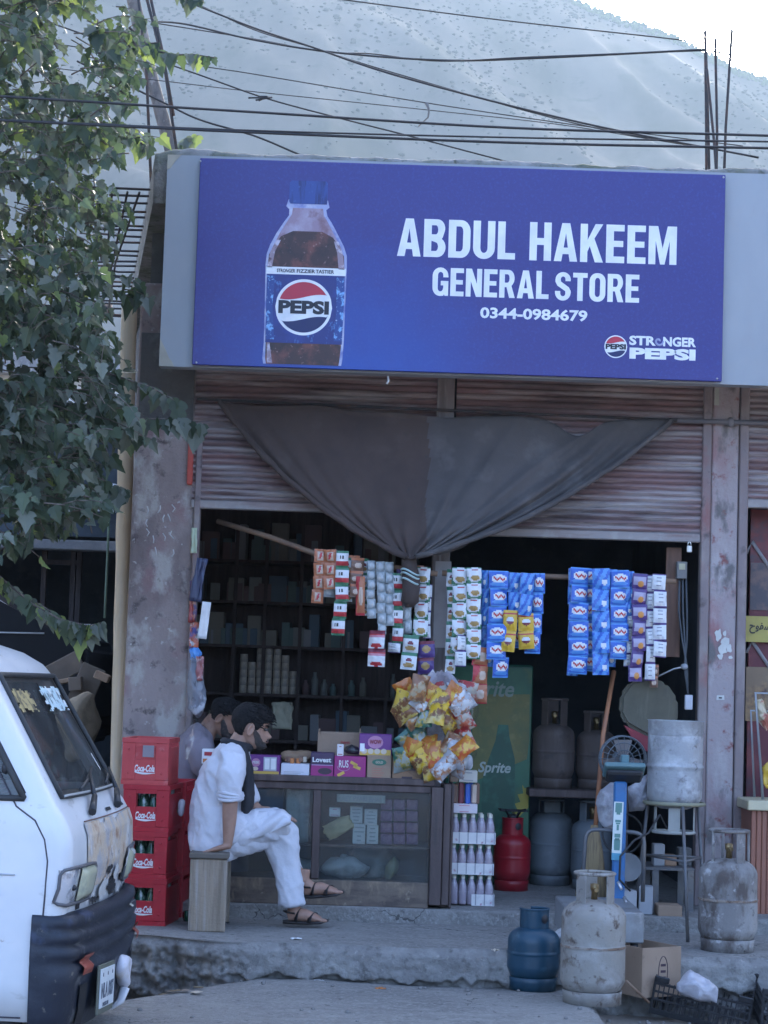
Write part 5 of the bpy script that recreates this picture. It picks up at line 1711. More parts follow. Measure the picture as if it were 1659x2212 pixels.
# ================================================================ people
SKIN = mat('skin', (.36, .205, .145), [((.29, .155, .105), 14, .45, .7)], .55)
SKIN2 = mat('skin_tan', (.25, .135, .09), [((.2, .1, .07), 14, .45, .7)], .55)
HAIR = mat('black_hair', (.012, .011, .012), [((.022, .02, .02), 60, .5, .7, (1, 1, .3))], .75, spec=.25, bump=.8, bscale=120)
WHITEK = mat('white_cotton', (.60, .60, .64), [((.53, .53, .58), 5, .45, .7)], .85, bump=.35, bscale=26)
GREYK = mat('mauve_cotton', (.22, .19, .22), [((.17, .145, .17), 5, .45, .7)], .9)
VEST = mat('black_cloth', (.018, .019, .024), [((.03, .03, .036), 8, .45, .7)], .85)
SAND = mat('sandal_leather', (.022, .018, .018), [((.05, .045, .04), 12, .5, .7)], .55)
HLEV = [(0, .052, .01, .022, 0), (.035, .078, -.012, .040, 0), (.09, .086, -.03, .049, 0), (.15, .081, -.045, .055, 0), (.195, .086, -.055, .058, .004), (.215, .083, -.056, .059, .002), (.24, .087, -.06, .060, .005), (.28, .083, -.066, .062, .008), (.31, .083, -.07, .064, .026), (.36, .082, -.078, .066, .028), (.42, .079, -.085, .068, .018), (.48, .075, -.092, .070, .009), (.52, .074, -.095, .071, .004), (.58, .084, -.10, .073, .001), (.66, .088, -.104, .075, 0), (.76, .083, -.104, .074, 0), (.86, .063, -.09, .064, 0), (.94, .033, -.06, .044, 0), (.985, .0, -.03, .02, 0)]
HH = .213
def head_parts(T, person, body, skin, beard=True, bald=False):
    """adds the head to the body's shapes; returns a function that builds the features"""
    lv = HLEV
    N = 28
    def ringpt(lev, k, off=0):
        t, f, b, w_, n = lev
        a = 2 * pi * k / N
        mx, hl = (f + b) / 2, (f - b) / 2
        aa = a if a <= pi else a - 2 * pi
        x = mx + (hl + off) * cos(a) + n * math.exp(-(aa / .2) ** 2)
        if t > .4 and t < .56:
            x -= .007 * math.exp(-((abs(aa) - .5) / .2) ** 2)
        return Vector((x, (w_ + off) * sin(a) * (1 + .0 * cos(a)), t * HH))
    body.use(skin)
    rows = [[body.bm.verts.new(T @ ringpt(L, k)) for k in range(N)] for L in lv]
    for A, B in zip(rows, rows[1:]):
        for k in range(N):
            f = body.bm.faces.new((A[k], A[(k + 1) % N], B[(k + 1) % N], B[k])); f.smooth = True; f.material_index = body.mi
    body.bm.faces.new(rows[0][::-1]); body.bm.faces.new(rows[-1])
    for sy in (-1, 1):
        M = T @ Matrix.Translation((-.012, sy * .074, .44 * HH)) @ Matrix.Rotation(.25, 4, 'Y')
        body.tube([M @ Vector((.013 * cos(q) - .003, sy * (.004 + .006 * (cos(q) < 0)), .029 * sin(q))) for q in [2 * pi * k / 14 for k in range(14)]], .0065, 7, closed=True)
        body.ball((0, 0, 0), (.012, .007, .024), 10, 8, M)
    def features():
        for sy in (-1, 1):
            m = MB(); m.use(plain('eye_white', (.10, .085, .075), .5))
            m.ball((.066, sy * .033, .505 * HH), (.011, .013, .008), 10, 8, T)
            m.use(BLACK).ball((.073, sy * .034, .504 * HH), (.006, .006, .0065), 8, 6, T)
            m.build('eye', None, person)
            m = MB(); m.use(HAIR)
            m.tube([T @ Vector((.084 - .020 * q * q - .002, sy * (.012 + .042 * q), (.575 + .03 * sin(q * 2.4)) * HH)) for q in (0, .25, .5, .75, 1)], [.004, .006, .006, .005, .002], 6)
            m.build('eyebrow', None, person)
        m = MB(); m.use(plain('lip_skin', (.28, .12, .10), .5))
        m.tube([T @ Vector((.089 - 9 * y * y, y, .222 * HH)) for y in (-.022, -.01, 0, .01, .022)], [.003, .006, .007, .006, .003], 6)
        m.build('mouth', None, person)
        # hair: a cap with a fringe that stops above the brow, shorter over the ears
        def hair_pt(u, v):
            a = 2 * pi * u
            aa = a if a <= pi else a - 2 * pi
            if bald:
                low = .62 + .32 * math.exp(-(aa / .75) ** 2) if abs(aa) < 1.45 else .50 - .32 * sm(1.7, 2.7, abs(aa))
            else:
                low = .665 + .03 * sin(aa * 9) if abs(aa) < .85 else .665 - .20 * sm(.85, 1.2, abs(aa)) + .16 * sm(1.35, 1.6, abs(aa)) * (1 - sm(1.7, 2.1, abs(aa))) - .32 * sm(1.9, 2.8, abs(aa))
            t = low + (1.0 - low) * v
            for A, B in zip(lv, lv[1:]):
                if A[0] <= t <= B[0]:
                    q = (t - A[0]) / (B[0] - A[0]); break
            else:
                A = B = lv[-1]; q = 0
            L = tuple(A[i] + (B[i] - A[i]) * q for i in range(5))
            vol = (.006 if bald else .010 + .010 * sm(.7, .95, t)) * sm(0, .12, v) + .0015
            p = ringpt((L[0], L[1], L[2], L[3], 0), u * N, vol)
            p.z += vol * sm(.8, 1, t) * 1.2
            p += noise.noise_vector(p * 60) * .004 * sm(0, .2, v)
            return T @ p
        m = MB(); m.use(HAIR)
        m.grid(hair_pt, 56, 18, closed_u=True)
        top = [v for v in m.bm.verts][-56:]
        m.bm.faces.new(top)
        m.use(HAIR)
        rh = random.Random(5)
        for q in range(170):
            u, v = rh.random(), rh.random() ** .7
            p0 = hair_pt(u, .05 + .9 * v); c0 = T @ Vector((-.01, 0, .5 * HH))
            out = (p0 - c0).normalized()
            fw = (T.to_3x3() @ Vector((1, 0, -.35))).normalized()
            m.tube([p0 - out * .006, p0 + out * .006 + fw * .012, p0 + out * .002 + fw * .03], [.004, .004, .001], 4)
        m.build('hair', None, person, fix=False)
        if beard:
            def brd(u, v):
                a = (u - .5) * 2 * 1.55
                hi = .20 + .30 * sm(.75, 1.45, abs(a)) - .05 * math.exp(-(a / .25) ** 2)
                t = hi * v
                for A, B in zip(lv, lv[1:]):
                    if A[0] <= t <= B[0]:
                        q = (t - A[0]) / (B[0] - A[0]); break
                L = tuple(A[i] + (B[i] - A[i]) * q for i in range(5))
                p = ringpt((L[0], L[1], L[2], L[3], 0), (a / (2 * pi)) * N, .0045 * (1 - v ** 6) + .0008)
                return T @ (p + noise.noise_vector(p * 70) * .0015)
            m = MB(); m.use(mat('beard_hair', (.03, .024, .022), [((.10, .06, .045), 50, .5, .75)], .8))
            m.grid(brd, 40, 12)
            m.build('beard', None, person, fix=False)
            m = MB(); m.use(mat('beard_hair', ()))
            for sy in (-1, 1):
                m.tube([T @ Vector((.091 - 12 * y * y, sy * y, (.268 - 1.6 * y * (y > .014)) * HH)) for y in (.002, .01, .02, .03)], [.003, .0045, .0042, .002], 6)
            m.build('moustache', None, person)
    return features
def hand(m, wrist, fdir, palm_n, side, L=.175, curl=.5, spread=.12):
    """palm, four unequal bent fingers and a thumb leaving the side of the palm"""
    f = Vector(fdir).normalized(); n = Vector(palm_n); n = (n - f * n.dot(f)).normalized()
    s_ = f.cross(n) * side
    w = Vector(wrist)
    pl = L * .5
    m.tube([w - f * .02, w + f * pl * .35, w + f * pl * .8, w + f * pl], [(.024, .017), (.034, .016), (.040, .014), (.038, .011)], 12, ell=s_)
    for k, ln in enumerate((.86, 1.0, .93, .74)):
        off = (1.5 - k) * .0185
        p = w + f * pl * .93 + s_ * off
        d = (f + s_ * (1.5 - k) * spread).normalized()
        pts = [p]
        for j, sg in enumerate((.42, .33, .25)):
            d = (d - n * -curl * (.35 + .3 * j)).normalized() if j else d
            p = p + d * (L * .46 * ln * sg)
            pts.append(p)
        m.tube(pts, [.0092, .0088, .0082, .0066], 8)
    p = w + f * pl * .22 + s_ * .026
    d = (f * .75 + s_ * .75 + n * .25).normalized()
    pts = [p - s_ * .012, p + d * .032, p + (d + f * .35).normalized() * .058, p + (d + f * .6).normalized() * .08]
    m.tube(pts, [.012, .0115, .0105, .008], 8)

# ---------------- seated man in white
man = thing('person', 'man in a white shalwar kameez and black scarf sitting sideways on a wooden stool', 'person', P(500, 1990, -1.1))
man.location.z = ZP
def Q(x, y, Y=-1.1):
    return P(x, y, Y)
hd = Matrix.Translation(Q(538, 1616, -1.1)) @ Matrix.Rotation(RAD(9), 4, 'Z') @ Matrix.Rotation(RAD(7), 4, 'Y')
b = MB(); b.use(SKIN)
feat = head_parts(hd, man, b, SKIN)
b.tube([Q(508, 1622), Q(516, 1605), Q(526, 1588), Q(533, 1572)], [(.062, .07), (.052, .055), (.05, .052), (.055, .05)], 14)
# near arm, straight down on to the stool edge
b.tube([Q(496, 1705, -1.29), Q(497, 1735, -1.3), Q(496, 1765, -1.3), Q(494, 1800, -1.3), Q(492, 1822, -1.3), Q(490, 1832, -1.3)], [(.044, .042), (.041, .04), (.039, .037), (.031, .029), (.026, .022), (.024, .02)], 14)
hand(b, Q(489, 1828, -1.3), (-.92, .05, -.30), (0, -.1, -1), -1, .165, .22)
# far arm resting along the far thigh
b.tube([Q(530, 1725, -.93), Q(560, 1752, -.95), Q(582, 1752, -.97)], [.036, .03, .024], 12)
hand(b, Q(582, 1752, -.97), (.9, 0, -.25), (0, 0, -1), 1, .17, .3)
# feet and ankles
def foot(ax, ay, Y, hx, hy, tx, ty, lift):
    an, he, to = Q(ax, ay, Y), Q(hx, hy, Y), Q(tx, ty, Y)
    d = (to - he).normalized()
    up = Vector((-d.z, 0, d.x))
    d = d * .87
    b.tube([an + Vector((0, 0, .09)), an + Vector((0, 0, .03)), he + d * .045 + up * .045], [.036, .034, .036], 12)
    b.tube([he + d * .005 + up * .03, he + d * .05 + up * .042, he + d * .11 + up * .038, he + d * .17 + up * .025, he + d * .205 + up * .018], [(.026, .022), (.034, .036), (.034, .034), (.024, .042), (.014, .04)], 12, ell=up)
    for k in range(5):
        q = he + d * (.20 - .006 * k) + up * .016 + Vector((0, -.032 + .016 * k, 0))
        b.tube([q, q + d * (.028 - .003 * k), q + d * (.042 - .004 * k) - up * .004], [.011 - .0008 * k, .0105 - .0008 * k, .007], 7)
    s = MB(); s.use(SAND)
    s.tube([he - d * .022 + up * .002, he + d * .04 + up * .002, he + d * .13 + up * .0, he + d * .20 + up * .004, he + d * .248 + up * .014], [(.010, .026), (.012, .037), (.011, .037), (.010, .046), (.006, .028)], 14, ell=up)
    so = s.build('sandal', None, man)
    for o0, r_ in ((.075, .05), (.155, .045)):
        st = MB(); st.use(SAND)
        st.tube([he + d * (o0 + .02 * cos(q)) + up * (.006 + (.062 if o0 < .1 else .042) * max(0, sin(q))) + Vector((0, (.042 if o0 < .1 else .047) * cos(q), 0)) for q in [pi * k / 10 for k in range(11)]], [(.003, .017)] * 11, 8, ell=(0, 1, 0))
        st.build('strap', None, so)
    st = MB(); st.use(SAND)
    st.tube([he + up * .05 + d * .05 + Vector((0, -.04, 0)), he + up * .055 - d * .002 + Vector((0, -.03, 0)), he + up * .056 - d * .018, he + up * .055 - d * .002 + Vector((0, .03, 0)), he + up * .05 + d * .05 + Vector((0, .04, 0))], [(.003, .008)] * 5, 8)
    st.build('strap', None, so)
foot(634, 1955, -1.06, 619, 1992, 706, 1994, 0)
foot(655, 1915, -.99, 655, 1938, 700, 1935, 1)
b.tube([Q(512, 1615), Q(490, 1670), Q(478, 1740), Q(470, 1800)], .05, 10)
for Ya, Yl in ((-1.25, -1.16), (-.95, -1.0)):
    b.tube([Q(508, 1628), Q(503, 1638, Ya), Q(498, 1690, Ya - .04 if Ya < -1.1 else Ya), Q(497, 1715, -1.29) if Ya < -1.1 else Q(530, 1726, -.93)], .03, 8)
    b.tube([Q(472, 1800), Q(490, 1808, Yl), Q(600, 1795, Yl), Q(634, 1945, -1.07) if Ya < -1.1 else Q(653, 1905, -1.0)], .035, 8)
bo = b.build('body', None, man)
remesh(bo, .0045, 3)
feat()
# kameez
k = MB(); k.use(WHITEK)
k.tube([Q(462, 1846, -1.1), Q(466, 1822, -1.1), Q(472, 1785, -1.1), Q(476, 1740, -1.1), Q(480, 1700, -1.1), Q(489, 1662, -1.1), Q(503, 1630, -1.1), Q(511, 1612, -1.1)], [(.125, .17), (.14, .178), (.142, .17), (.145, .165), (.132, .175), (.112, .19), (.078, .175), (.062, .075)], 24, ell=(1, 0, 0))
for Y, sg in ((-1.285, 1), (-.92, -1)):
    if sg == 1:
        k.tube([Q(501, 1632, -1.2), Q(501, 1640, -1.26), Q(498, 1675, -1.295), Q(497, 1705, -1.30), Q(498, 1727, -1.30)], [.06, .068, .062, .058, .054], 16)
        k.tube([Q(497, 1712, -1.3), Q(498, 1728, -1.3)], [.06, .058], 16)
    else:
        k.tube([Q(505, 1632, -1.0), Q(510, 1645, -.93), Q(525, 1690, -.92), Q(540, 1735, -.94)], [.06, .066, .058, .05], 14)
# skirt draped over the thighs
def drape(u, v):
    x = 500 + 128 * u
    top = 1752 + 3 * sin(u * 5) + 14 * sm(.85, 1, u)
    bot = 1826 - 38 * u - 10 * sm(.6, 1, u)
    y = top + (bot - top) * v
    Y = -1.17 - .105 * sin(pi * (.15 + .5 * v)) - .012 * sin(v * 9 + u * 14)
    return Q(x, y, Y)
k.tube([Q(480, 1790, -1.2), Q(520, 1792, -1.19), Q(560, 1786, -1.18), Q(600, 1779, -1.17), Q(622, 1780, -1.17)], [(.105, .085), (.098, .088), (.085, .085), (.075, .08), (.05, .06)], 16, ell=(0, 0, 1))
k.tube([Q(480, 1790, -1.0), Q(540, 1790, -1.0), Q(590, 1782, -1.01), Q(606, 1784, -1.01)], [.09, .08, .065, .045], 16)
ko = k.build('kameez', None, man)
def crease(o, amp, seed, fq=(9, 9, 4)):
    nn_ = [v.normal.copy() for v in o.data.vertices]
    for v in o.data.vertices:
        c = v.co + man.location
        n1 = noise.noise((c.x * fq[0] + c.z * 7, c.y * fq[1], c.z * fq[2] - c.x * 3 + seed))
        n2 = noise.noise((c.x * 24 + c.z * 16, c.y * 20, c.z * 9 - c.x * 7 + seed))
        v.co += nn_[v.index] * (amp * (1 - abs(n1) * 2.2) + amp * .45 * (1 - abs(n2) * 2))
remesh(ko, .007, 6)
crease(ko, .012, 1.3)
m = MB(); m.use(WHITEK)
m.grid(drape, 26, 12)
dro = m.build('kameez_flap', None, man, fix=False); dro.modifiers.new('t', 'SOLIDIFY').thickness = .006
m = MB(); m.use(WHITEK)
for j in range(3):
    c = Q(497.5, 1714 + 6 * j, -1.3)
    m.tube([c + Vector(((.060 + .003 * (j == 1)) * cos(q), .060 * sin(q), .006 * sin(q * 2 + j))) for q in [2 * pi * i / 24 for i in range(24)]], .009, 8, closed=True)
m.jitter(.004, 30)
m.build('rolled_cuff', None, man)
# shalwar
s = MB(); s.use(WHITEK)
s.tube([Q(470, 1812, -1.19), Q(520, 1812, -1.18), Q(565, 1802, -1.16), Q(603, 1790, -1.15), Q(616, 1800, -1.14), Q(618, 1825, -1.13), Q(624, 1870, -1.12), Q(630, 1915, -1.12), Q(636, 1955, -1.12)], [(.08, .08), (.078, .08), (.07, .075), (.062, .07), (.055, .065), (.052, .06), (.049, .055), (.045, .052), (.042, .052)], 18, ell=(0, -1, 0))
s.tube([Q(590, 1815, -1.14), Q(603, 1850, -1.13), Q(614, 1900, -1.12), Q(622, 1950, -1.12)], [(.05, .055), (.045, .05), (.04, .05), (.035, .05)], 14)
s.tube([Q(470, 1812, -1.0), Q(540, 1805, -1.0), Q(596, 1795, -1.0), Q(612, 1822, -1.0), Q(630, 1870, -1.0), Q(648, 1912, -.99)], [.08, .078, .062, .05, .042, .038], 16)
so = s.build('shalwar', None, man)
remesh(so, .007, 5)
crease(so, .010, 4.1, (7, 7, 3))
# black scarf falling down the front, and round the neck
v_ = MB(); v_.use(VEST)
v_.tube([Q(512, 1608, -1.1) + Vector((.068 * cos(q), .085 * sin(q), .014 * cos(q) * -1)) for q in [2 * pi * i / 22 for i in range(22)]], .019, 10, closed=True)
v_.tube([Q(524, 1612, -1.16), Q(532, 1650, -1.17), Q(536, 1700, -1.17), Q(534, 1735, -1.17), Q(531, 1758, -1.17)], [(.018, .05), (.028, .075), (.03, .08), (.03, .075), (.022, .06)], 14, ell=(1, 0, 0))
v_.tube([Q(526, 1612, -1.02), Q(533, 1660, -1.0), Q(536, 1720, -1.0), Q(534, 1750, -1.0)], [(.02, .05), (.03, .07), (.03, .07), (.025, .06)], 14, ell=(1, 0, 0))
vo = v_.build('scarf', None, man)
remesh(vo, .007, 4)
crease(vo, .005, 7)

# ---------------- shopkeeper leaning behind the counter
kp = thing('person', 'shopkeeper in a mauve grey kameez leaning forward behind the counter', 'person', P(470, 1900, -.1))
kp.location.z = ZI
def K_(x, y, Y=-.12):
    return P(x - 15, y + 6, Y)
hd2 = Matrix.Translation(K_(487, 1581)) @ Matrix.Rotation(RAD(-14), 4, 'Z') @ Matrix.Rotation(RAD(24), 4, 'Y')
b = MB(); b.use(SKIN2)
feat2 = head_parts(hd2, kp, b, SKIN2, True, True)
b.tube([K_(452, 1588), K_(463, 1573), K_(474, 1556), K_(484, 1545)], [(.07, .075), (.055, .06), (.052, .054), (.05, .05)], 14)
for Y in (-.36, .1):
    b.tube([K_(480, 1680, Y), K_(505, 1690, Y + .03), K_(528, 1692, Y + .05)], [.034, .028, .023], 12)
    hand(b, K_(528, 1692, Y + .05), (1, 0, 0), (0, 0, -1), 1 if Y > 0 else -1, .165, .3)
b.tube([K_(456, 1584), K_(445, 1620), K_(430, 1680), K_(425, 1750)], .05, 10)
for Y in (-.36, .1):
    b.tube([K_(450, 1590), K_(447, 1602, Y * .8 - .02), K_(455, 1648, Y), K_(482, 1681, Y)], .032, 8)
bo2 = b.build('body', None, kp)
remesh(bo2, .005, 3)
feat2()
k = MB(); k.use(GREYK)
k.tube([K_(420, 1760), K_(422, 1700), K_(430, 1640), K_(440, 1600), K_(452, 1578), K_(460, 1568)], [(.15, .19), (.14, .19), (.13, .2), (.10, .2), (.075, .14), (.06, .07)], 22, ell=(1, 0, 0))
for Y, s0 in ((-.32, -1), (.08, 1)):
    k.tube([K_(446, 1596, Y + .05), K_(445, 1605, Y), K_(452, 1645, Y - .03 * -s0), K_(482, 1682, Y)], [.07, .075, .065, .055], 14)
k.tube([K_(420, 1765, -.22), K_(470, 1775, -.22), K_(520, 1780, -.22), K_(525, 1830, -.2), K_(525, 1890, -.2)], [.1, .09, .08, .07, .06], 14)
k.tube([K_(420, 1765, 0), K_(470, 1775, 0), K_(520, 1780, 0), K_(525, 1830, 0), K_(525, 1890, 0)], [.1, .09, .08, .07, .06], 14)
ko2 = k.build('kameez', None, kp)
remesh(ko2, .009, 5)
crease(ko2, .006, 3)
# ================================================================ things on the pavement
CRED = mat('crate_red', (.42, .018, .03), [((.34, .02, .03), 5, .45, .7), ((.5, .06, .07), 18, .6, .8), ((.2, .03, .035), 26, .66, .8)], .42)
CREDD = mat('crate_red_worn', (.5, .06, .06), [((.4, .04, .04), 5, .45, .7), ((.55, .16, .15), 14, .58, .76)], .5)
BGLASS = mat('green_bottle', (.02, .09, .05), [((.3, .36, .33), 22, .56, .66)], .12, spec=.8)
BGLASS2 = mat('clear_bottle', (.25, .3, .28), [((.05, .09, .07), 14, .5, .62)], .12, spec=.8)
def crate_mesh(parent, face_mat, bottles=True, label=False):
    W_, D_, H_ = .245, .38, .239
    m = MB(); m.use(face_mat)
    t = .014
    # rims and corner posts
    for z in (.012, H_ - .012):
        m.span((-W_ / 2, 0, z - .012), (W_ / 2, t, z + .012)); m.span((-W_ / 2, D_ - t, z - .012), (W_ / 2, D_, z + .012))
        m.span((-W_ / 2, t, z - .012), (-W_ / 2 + t, D_ - t, z + .012)); m.span((W_ / 2 - t, t, z - .012), (W_ / 2, D_ - t, z + .012))
    for x in (-1, 1):
        for y in (0, 1):
            cx = x * (W_ / 2 - .036); cy = .022 if y == 0 else D_ - .022
            m.span((cx - .034, cy - .021, .0245), (cx + .034, cy + .021, H_ - .0245), bevel=.003)
    # lower half of the end and the sides closed
    m.span((-W_ / 2 + .066, .005, .0245), (W_ / 2 - .066, .016, .115))
    m.span((-W_ / 2 + .066, D_ - .016, .0245), (W_ / 2 - .066, D_ - .005, .125))
    m.span((-W_ / 2 + .066, .004, .115), (W_ / 2 - .066, .018, .127)); m.span((-W_ / 2 + .066, .004, H_ - .045), (W_ / 2 - .066, .018, H_ - .0245))
    for x in (-1, 1):
        m.span((x * (W_ / 2 - .008) - .005, .0435, .0245), (x * (W_ / 2 - .008) + .005, D_ - .0435, .19))
    m.span((-W_ / 2 + t, t, .02), (W_ / 2 - t, D_ - t, .03))
    for x in (-1, 1):
        for z in (.06, .18):
            m.lathe([(0, .003), (.006, .003), (.007, 0)], 6, M=Matrix.Translation((x * (W_ / 2 - .036), .001, z)) @ Matrix.Rotation(pi / 2, 4, 'X'))
    o = m.build('shell'); o.parent = parent
    m = MB(); m.use(WHITE)
    m.text('Coca-Cola', (-.002, .0045, .084), .105, .036, depth=.0008, bold=.03, shear=.28)
    m.tube([Vector((-.062 + .128 * k / 10, .004, .062 - .012 * sin(pi * k / 10) * (1 - k / 16) + .006 * (1 - k / 10))) for k in range(11)], [(.0008, .0015 + .004 * sin(pi * min(1, k / 8)) * (k < 8) + .0006) for k in range(11)], 6, ell=(0, 1, 0))
    q = m.build('emblem'); q.parent = o
    if label:
        m = MB(); m.use(plain('grey_label', (.25, .22, .24), .8)); m.box((.015, .001, .172), (.058, .003, .06)); q = m.build('sticker'); q.parent = o
        m = MB(); m.use(CREDD); m.span((-W_ / 2 + .067, .010, .128), (W_ / 2 - .067, .016, H_ - .046)); q = m.build('back_wall'); q.parent = o
    if bottles:
        for i in range(4):
            for j in (0, 1, 3):
                m = MB(); m.use(BGLASS if (i + j) % 3 else BGLASS2)
                m.lathe([(0, .031), (.027, .031), (.028, .11), (.024, .15), (.0125, .18), (.0125, .205), (.0145, .21), (0, .216)], 12, c=(-.084 + .056 * i, .075 + .065 * j, 0))
                q = m.build('bottle'); q.parent = parent
# front stack of four, back stack of four
zc0 = ZP
fx = P(306, 1990, -1.2)
for k, lab in enumerate(('red drinks crate at the bottom of the front stack, beside the van', 'second red drinks crate from the bottom of the front stack', 'third red drinks crate from the bottom of the front stack', 'topmost red drinks crate, with a grey sticker, before the stained pillar')):
    t = thing('drinks_crate', lab, 'drinks crate', (0, 0, 0), 'red drinks crates')
    crate_mesh(t, CRED if k < 3 else CREDD, k < 3, k == 3)
    t.location = (fx.x - .006 * k + (.008 if k == 2 else 0), -1.2 + .004 * k, zc0 + .2395 * k)
    t.rotation_euler.z = RAD(-4.5) + (.03 if k % 2 else -.01)
bx_ = P(372, 1980, -.82)
for k, lab in enumerate(('red drinks crate at the bottom of the rear stack', 'second red drinks crate from the bottom of the rear stack', 'top red drinks crate of the shorter rear stack')):
    t = thing('drinks_crate', lab, 'drinks crate', (0, 0, 0), 'red drinks crates')
    crate_mesh(t, CRED, False)
    t.location = (bx_.x - .08, -.76, zc0 + .2395 * k)
    t.rotation_euler.z = RAD(-4)
m = MB(); m.use(BGLASS)
T = Mat(P(398, 1975, -.95), rz=.4, ry=pi / 2)
m.lathe([(0, 0), (.028, 0), (.03, .01), (.03, .12), (.012, .19), (.012, .24), (0, .242)], 14, M=T)
o = m.build('green_bottle'); o.location.z += ZP + .03 - (P(398, 1975, -.95).z)
tag(o, 'green glass bottle lying on the pavement by the stool', 'bottle')
m = MB(); m.use(plain('clear_plastic', (.5, .52, .55), .2))
m.ball(P(392, 1745, -1.0), (.02, .02, .045), 8, 6); m.jitter(.015, 30)
tag(m.build('plastic_scrap'), 'crumpled clear plastic tucked beside the red crates', 'plastic scrap')
# stool
GREYW = mat('weathered_wood', (.33, .26, .19), [((.21, .165, .12), 3, .42, .66, (9, 9, .5)), ((.38, .34, .3), 4, .5, .72, (14, 14, .6)), ((.12, .1, .085), 6, .62, .76, (6, 6, .5))], .85, bump=.35)
st = thing('wooden_stool', 'grey weathered wooden box stool the man in white sits on', 'stool', (P(446, 1998, -1.36).x, -1.36, ZP))
zs = P(449, 1842, -1.36).z - ZP
def spart(name, a, b, mm=GREYW, bev=.005):
    m = MB(); m.use(mm); m.span(a, b, bevel=bev); o = m.build(name); o.parent = st; return o
spart('end_panel', (-.094, 0, 0), (.094, .02, zs - .032))
spart('end_panel', (-.094, .44, 0), (.094, .46, zs - .032))
spart('side_panel', (-.088, .022, .03), (-.07, .438, zs - .032)); spart('side_panel', (.07, .022, .03), (.088, .438, zs - .032))
spart('seat', (-.1, -.012, zs - .03), (.1, .47, zs), mat('dark_seat_board', (.13, .11, .09), [((.2, .17, .14), 5, .5, .7, (1, 6, 6))], .8))
st.rotation_euler.z = RAD(1.5)

# ---------------- gas cylinders
GASG = mat('grey_cylinder', (.265, .245, .215), [((.20, .18, .165), 4, .45, .62), ((.36, .345, .32), 8, .5, .72), ((.13, .10, .08), 13, .56, .66), ((.08, .06, .05), 26, .62, .72)], .75, bump=.2)
GASD = mat('dirty_cylinder', (.20, .185, .175), [((.30, .285, .27), 6, .48, .62, (1, 1, .4)), ((.10, .08, .07), 9, .5, .62, (1, 1, .5)), ((.42, .41, .4), 14, .6, .7), ((.07, .06, .055), 22, .6, .75)], .8, bump=.3)
GASB = mat('blue_cylinder', (.010, .050, .085), [((.014, .04, .06), 5, .45, .7), ((.06, .13, .17), 14, .6, .75)], .38, bump=.06)
GASR = mat('red_cylinder', (.33, .012, .022), [((.22, .01, .02), 5, .45, .7)], .35)
GASK = mat('blue_grey_cylinder', (.16, .18, .195), [((.11, .125, .14), 4, .45, .7), ((.21, .23, .24), 10, .58, .75)], .6)
GASBR = mat('brown_cylinder', (.10, .075, .065), [((.16, .13, .12), 4, .5, .7, (2, 2, .6)), ((.05, .04, .04), 10, .58, .75)], .7)
GASW = mat('whitish_cylinder', (.34, .345, .35), [((.24, .24, .245), 6, .46, .6), ((.47, .48, .49), 9, .52, .68), ((.14, .13, .13), 22, .60, .72), ((.2, .19, .185), 12, .62, .74)], .6, bump=.25)
BRASS = plain('brass_valve', (.28, .2, .1), .4, .8)
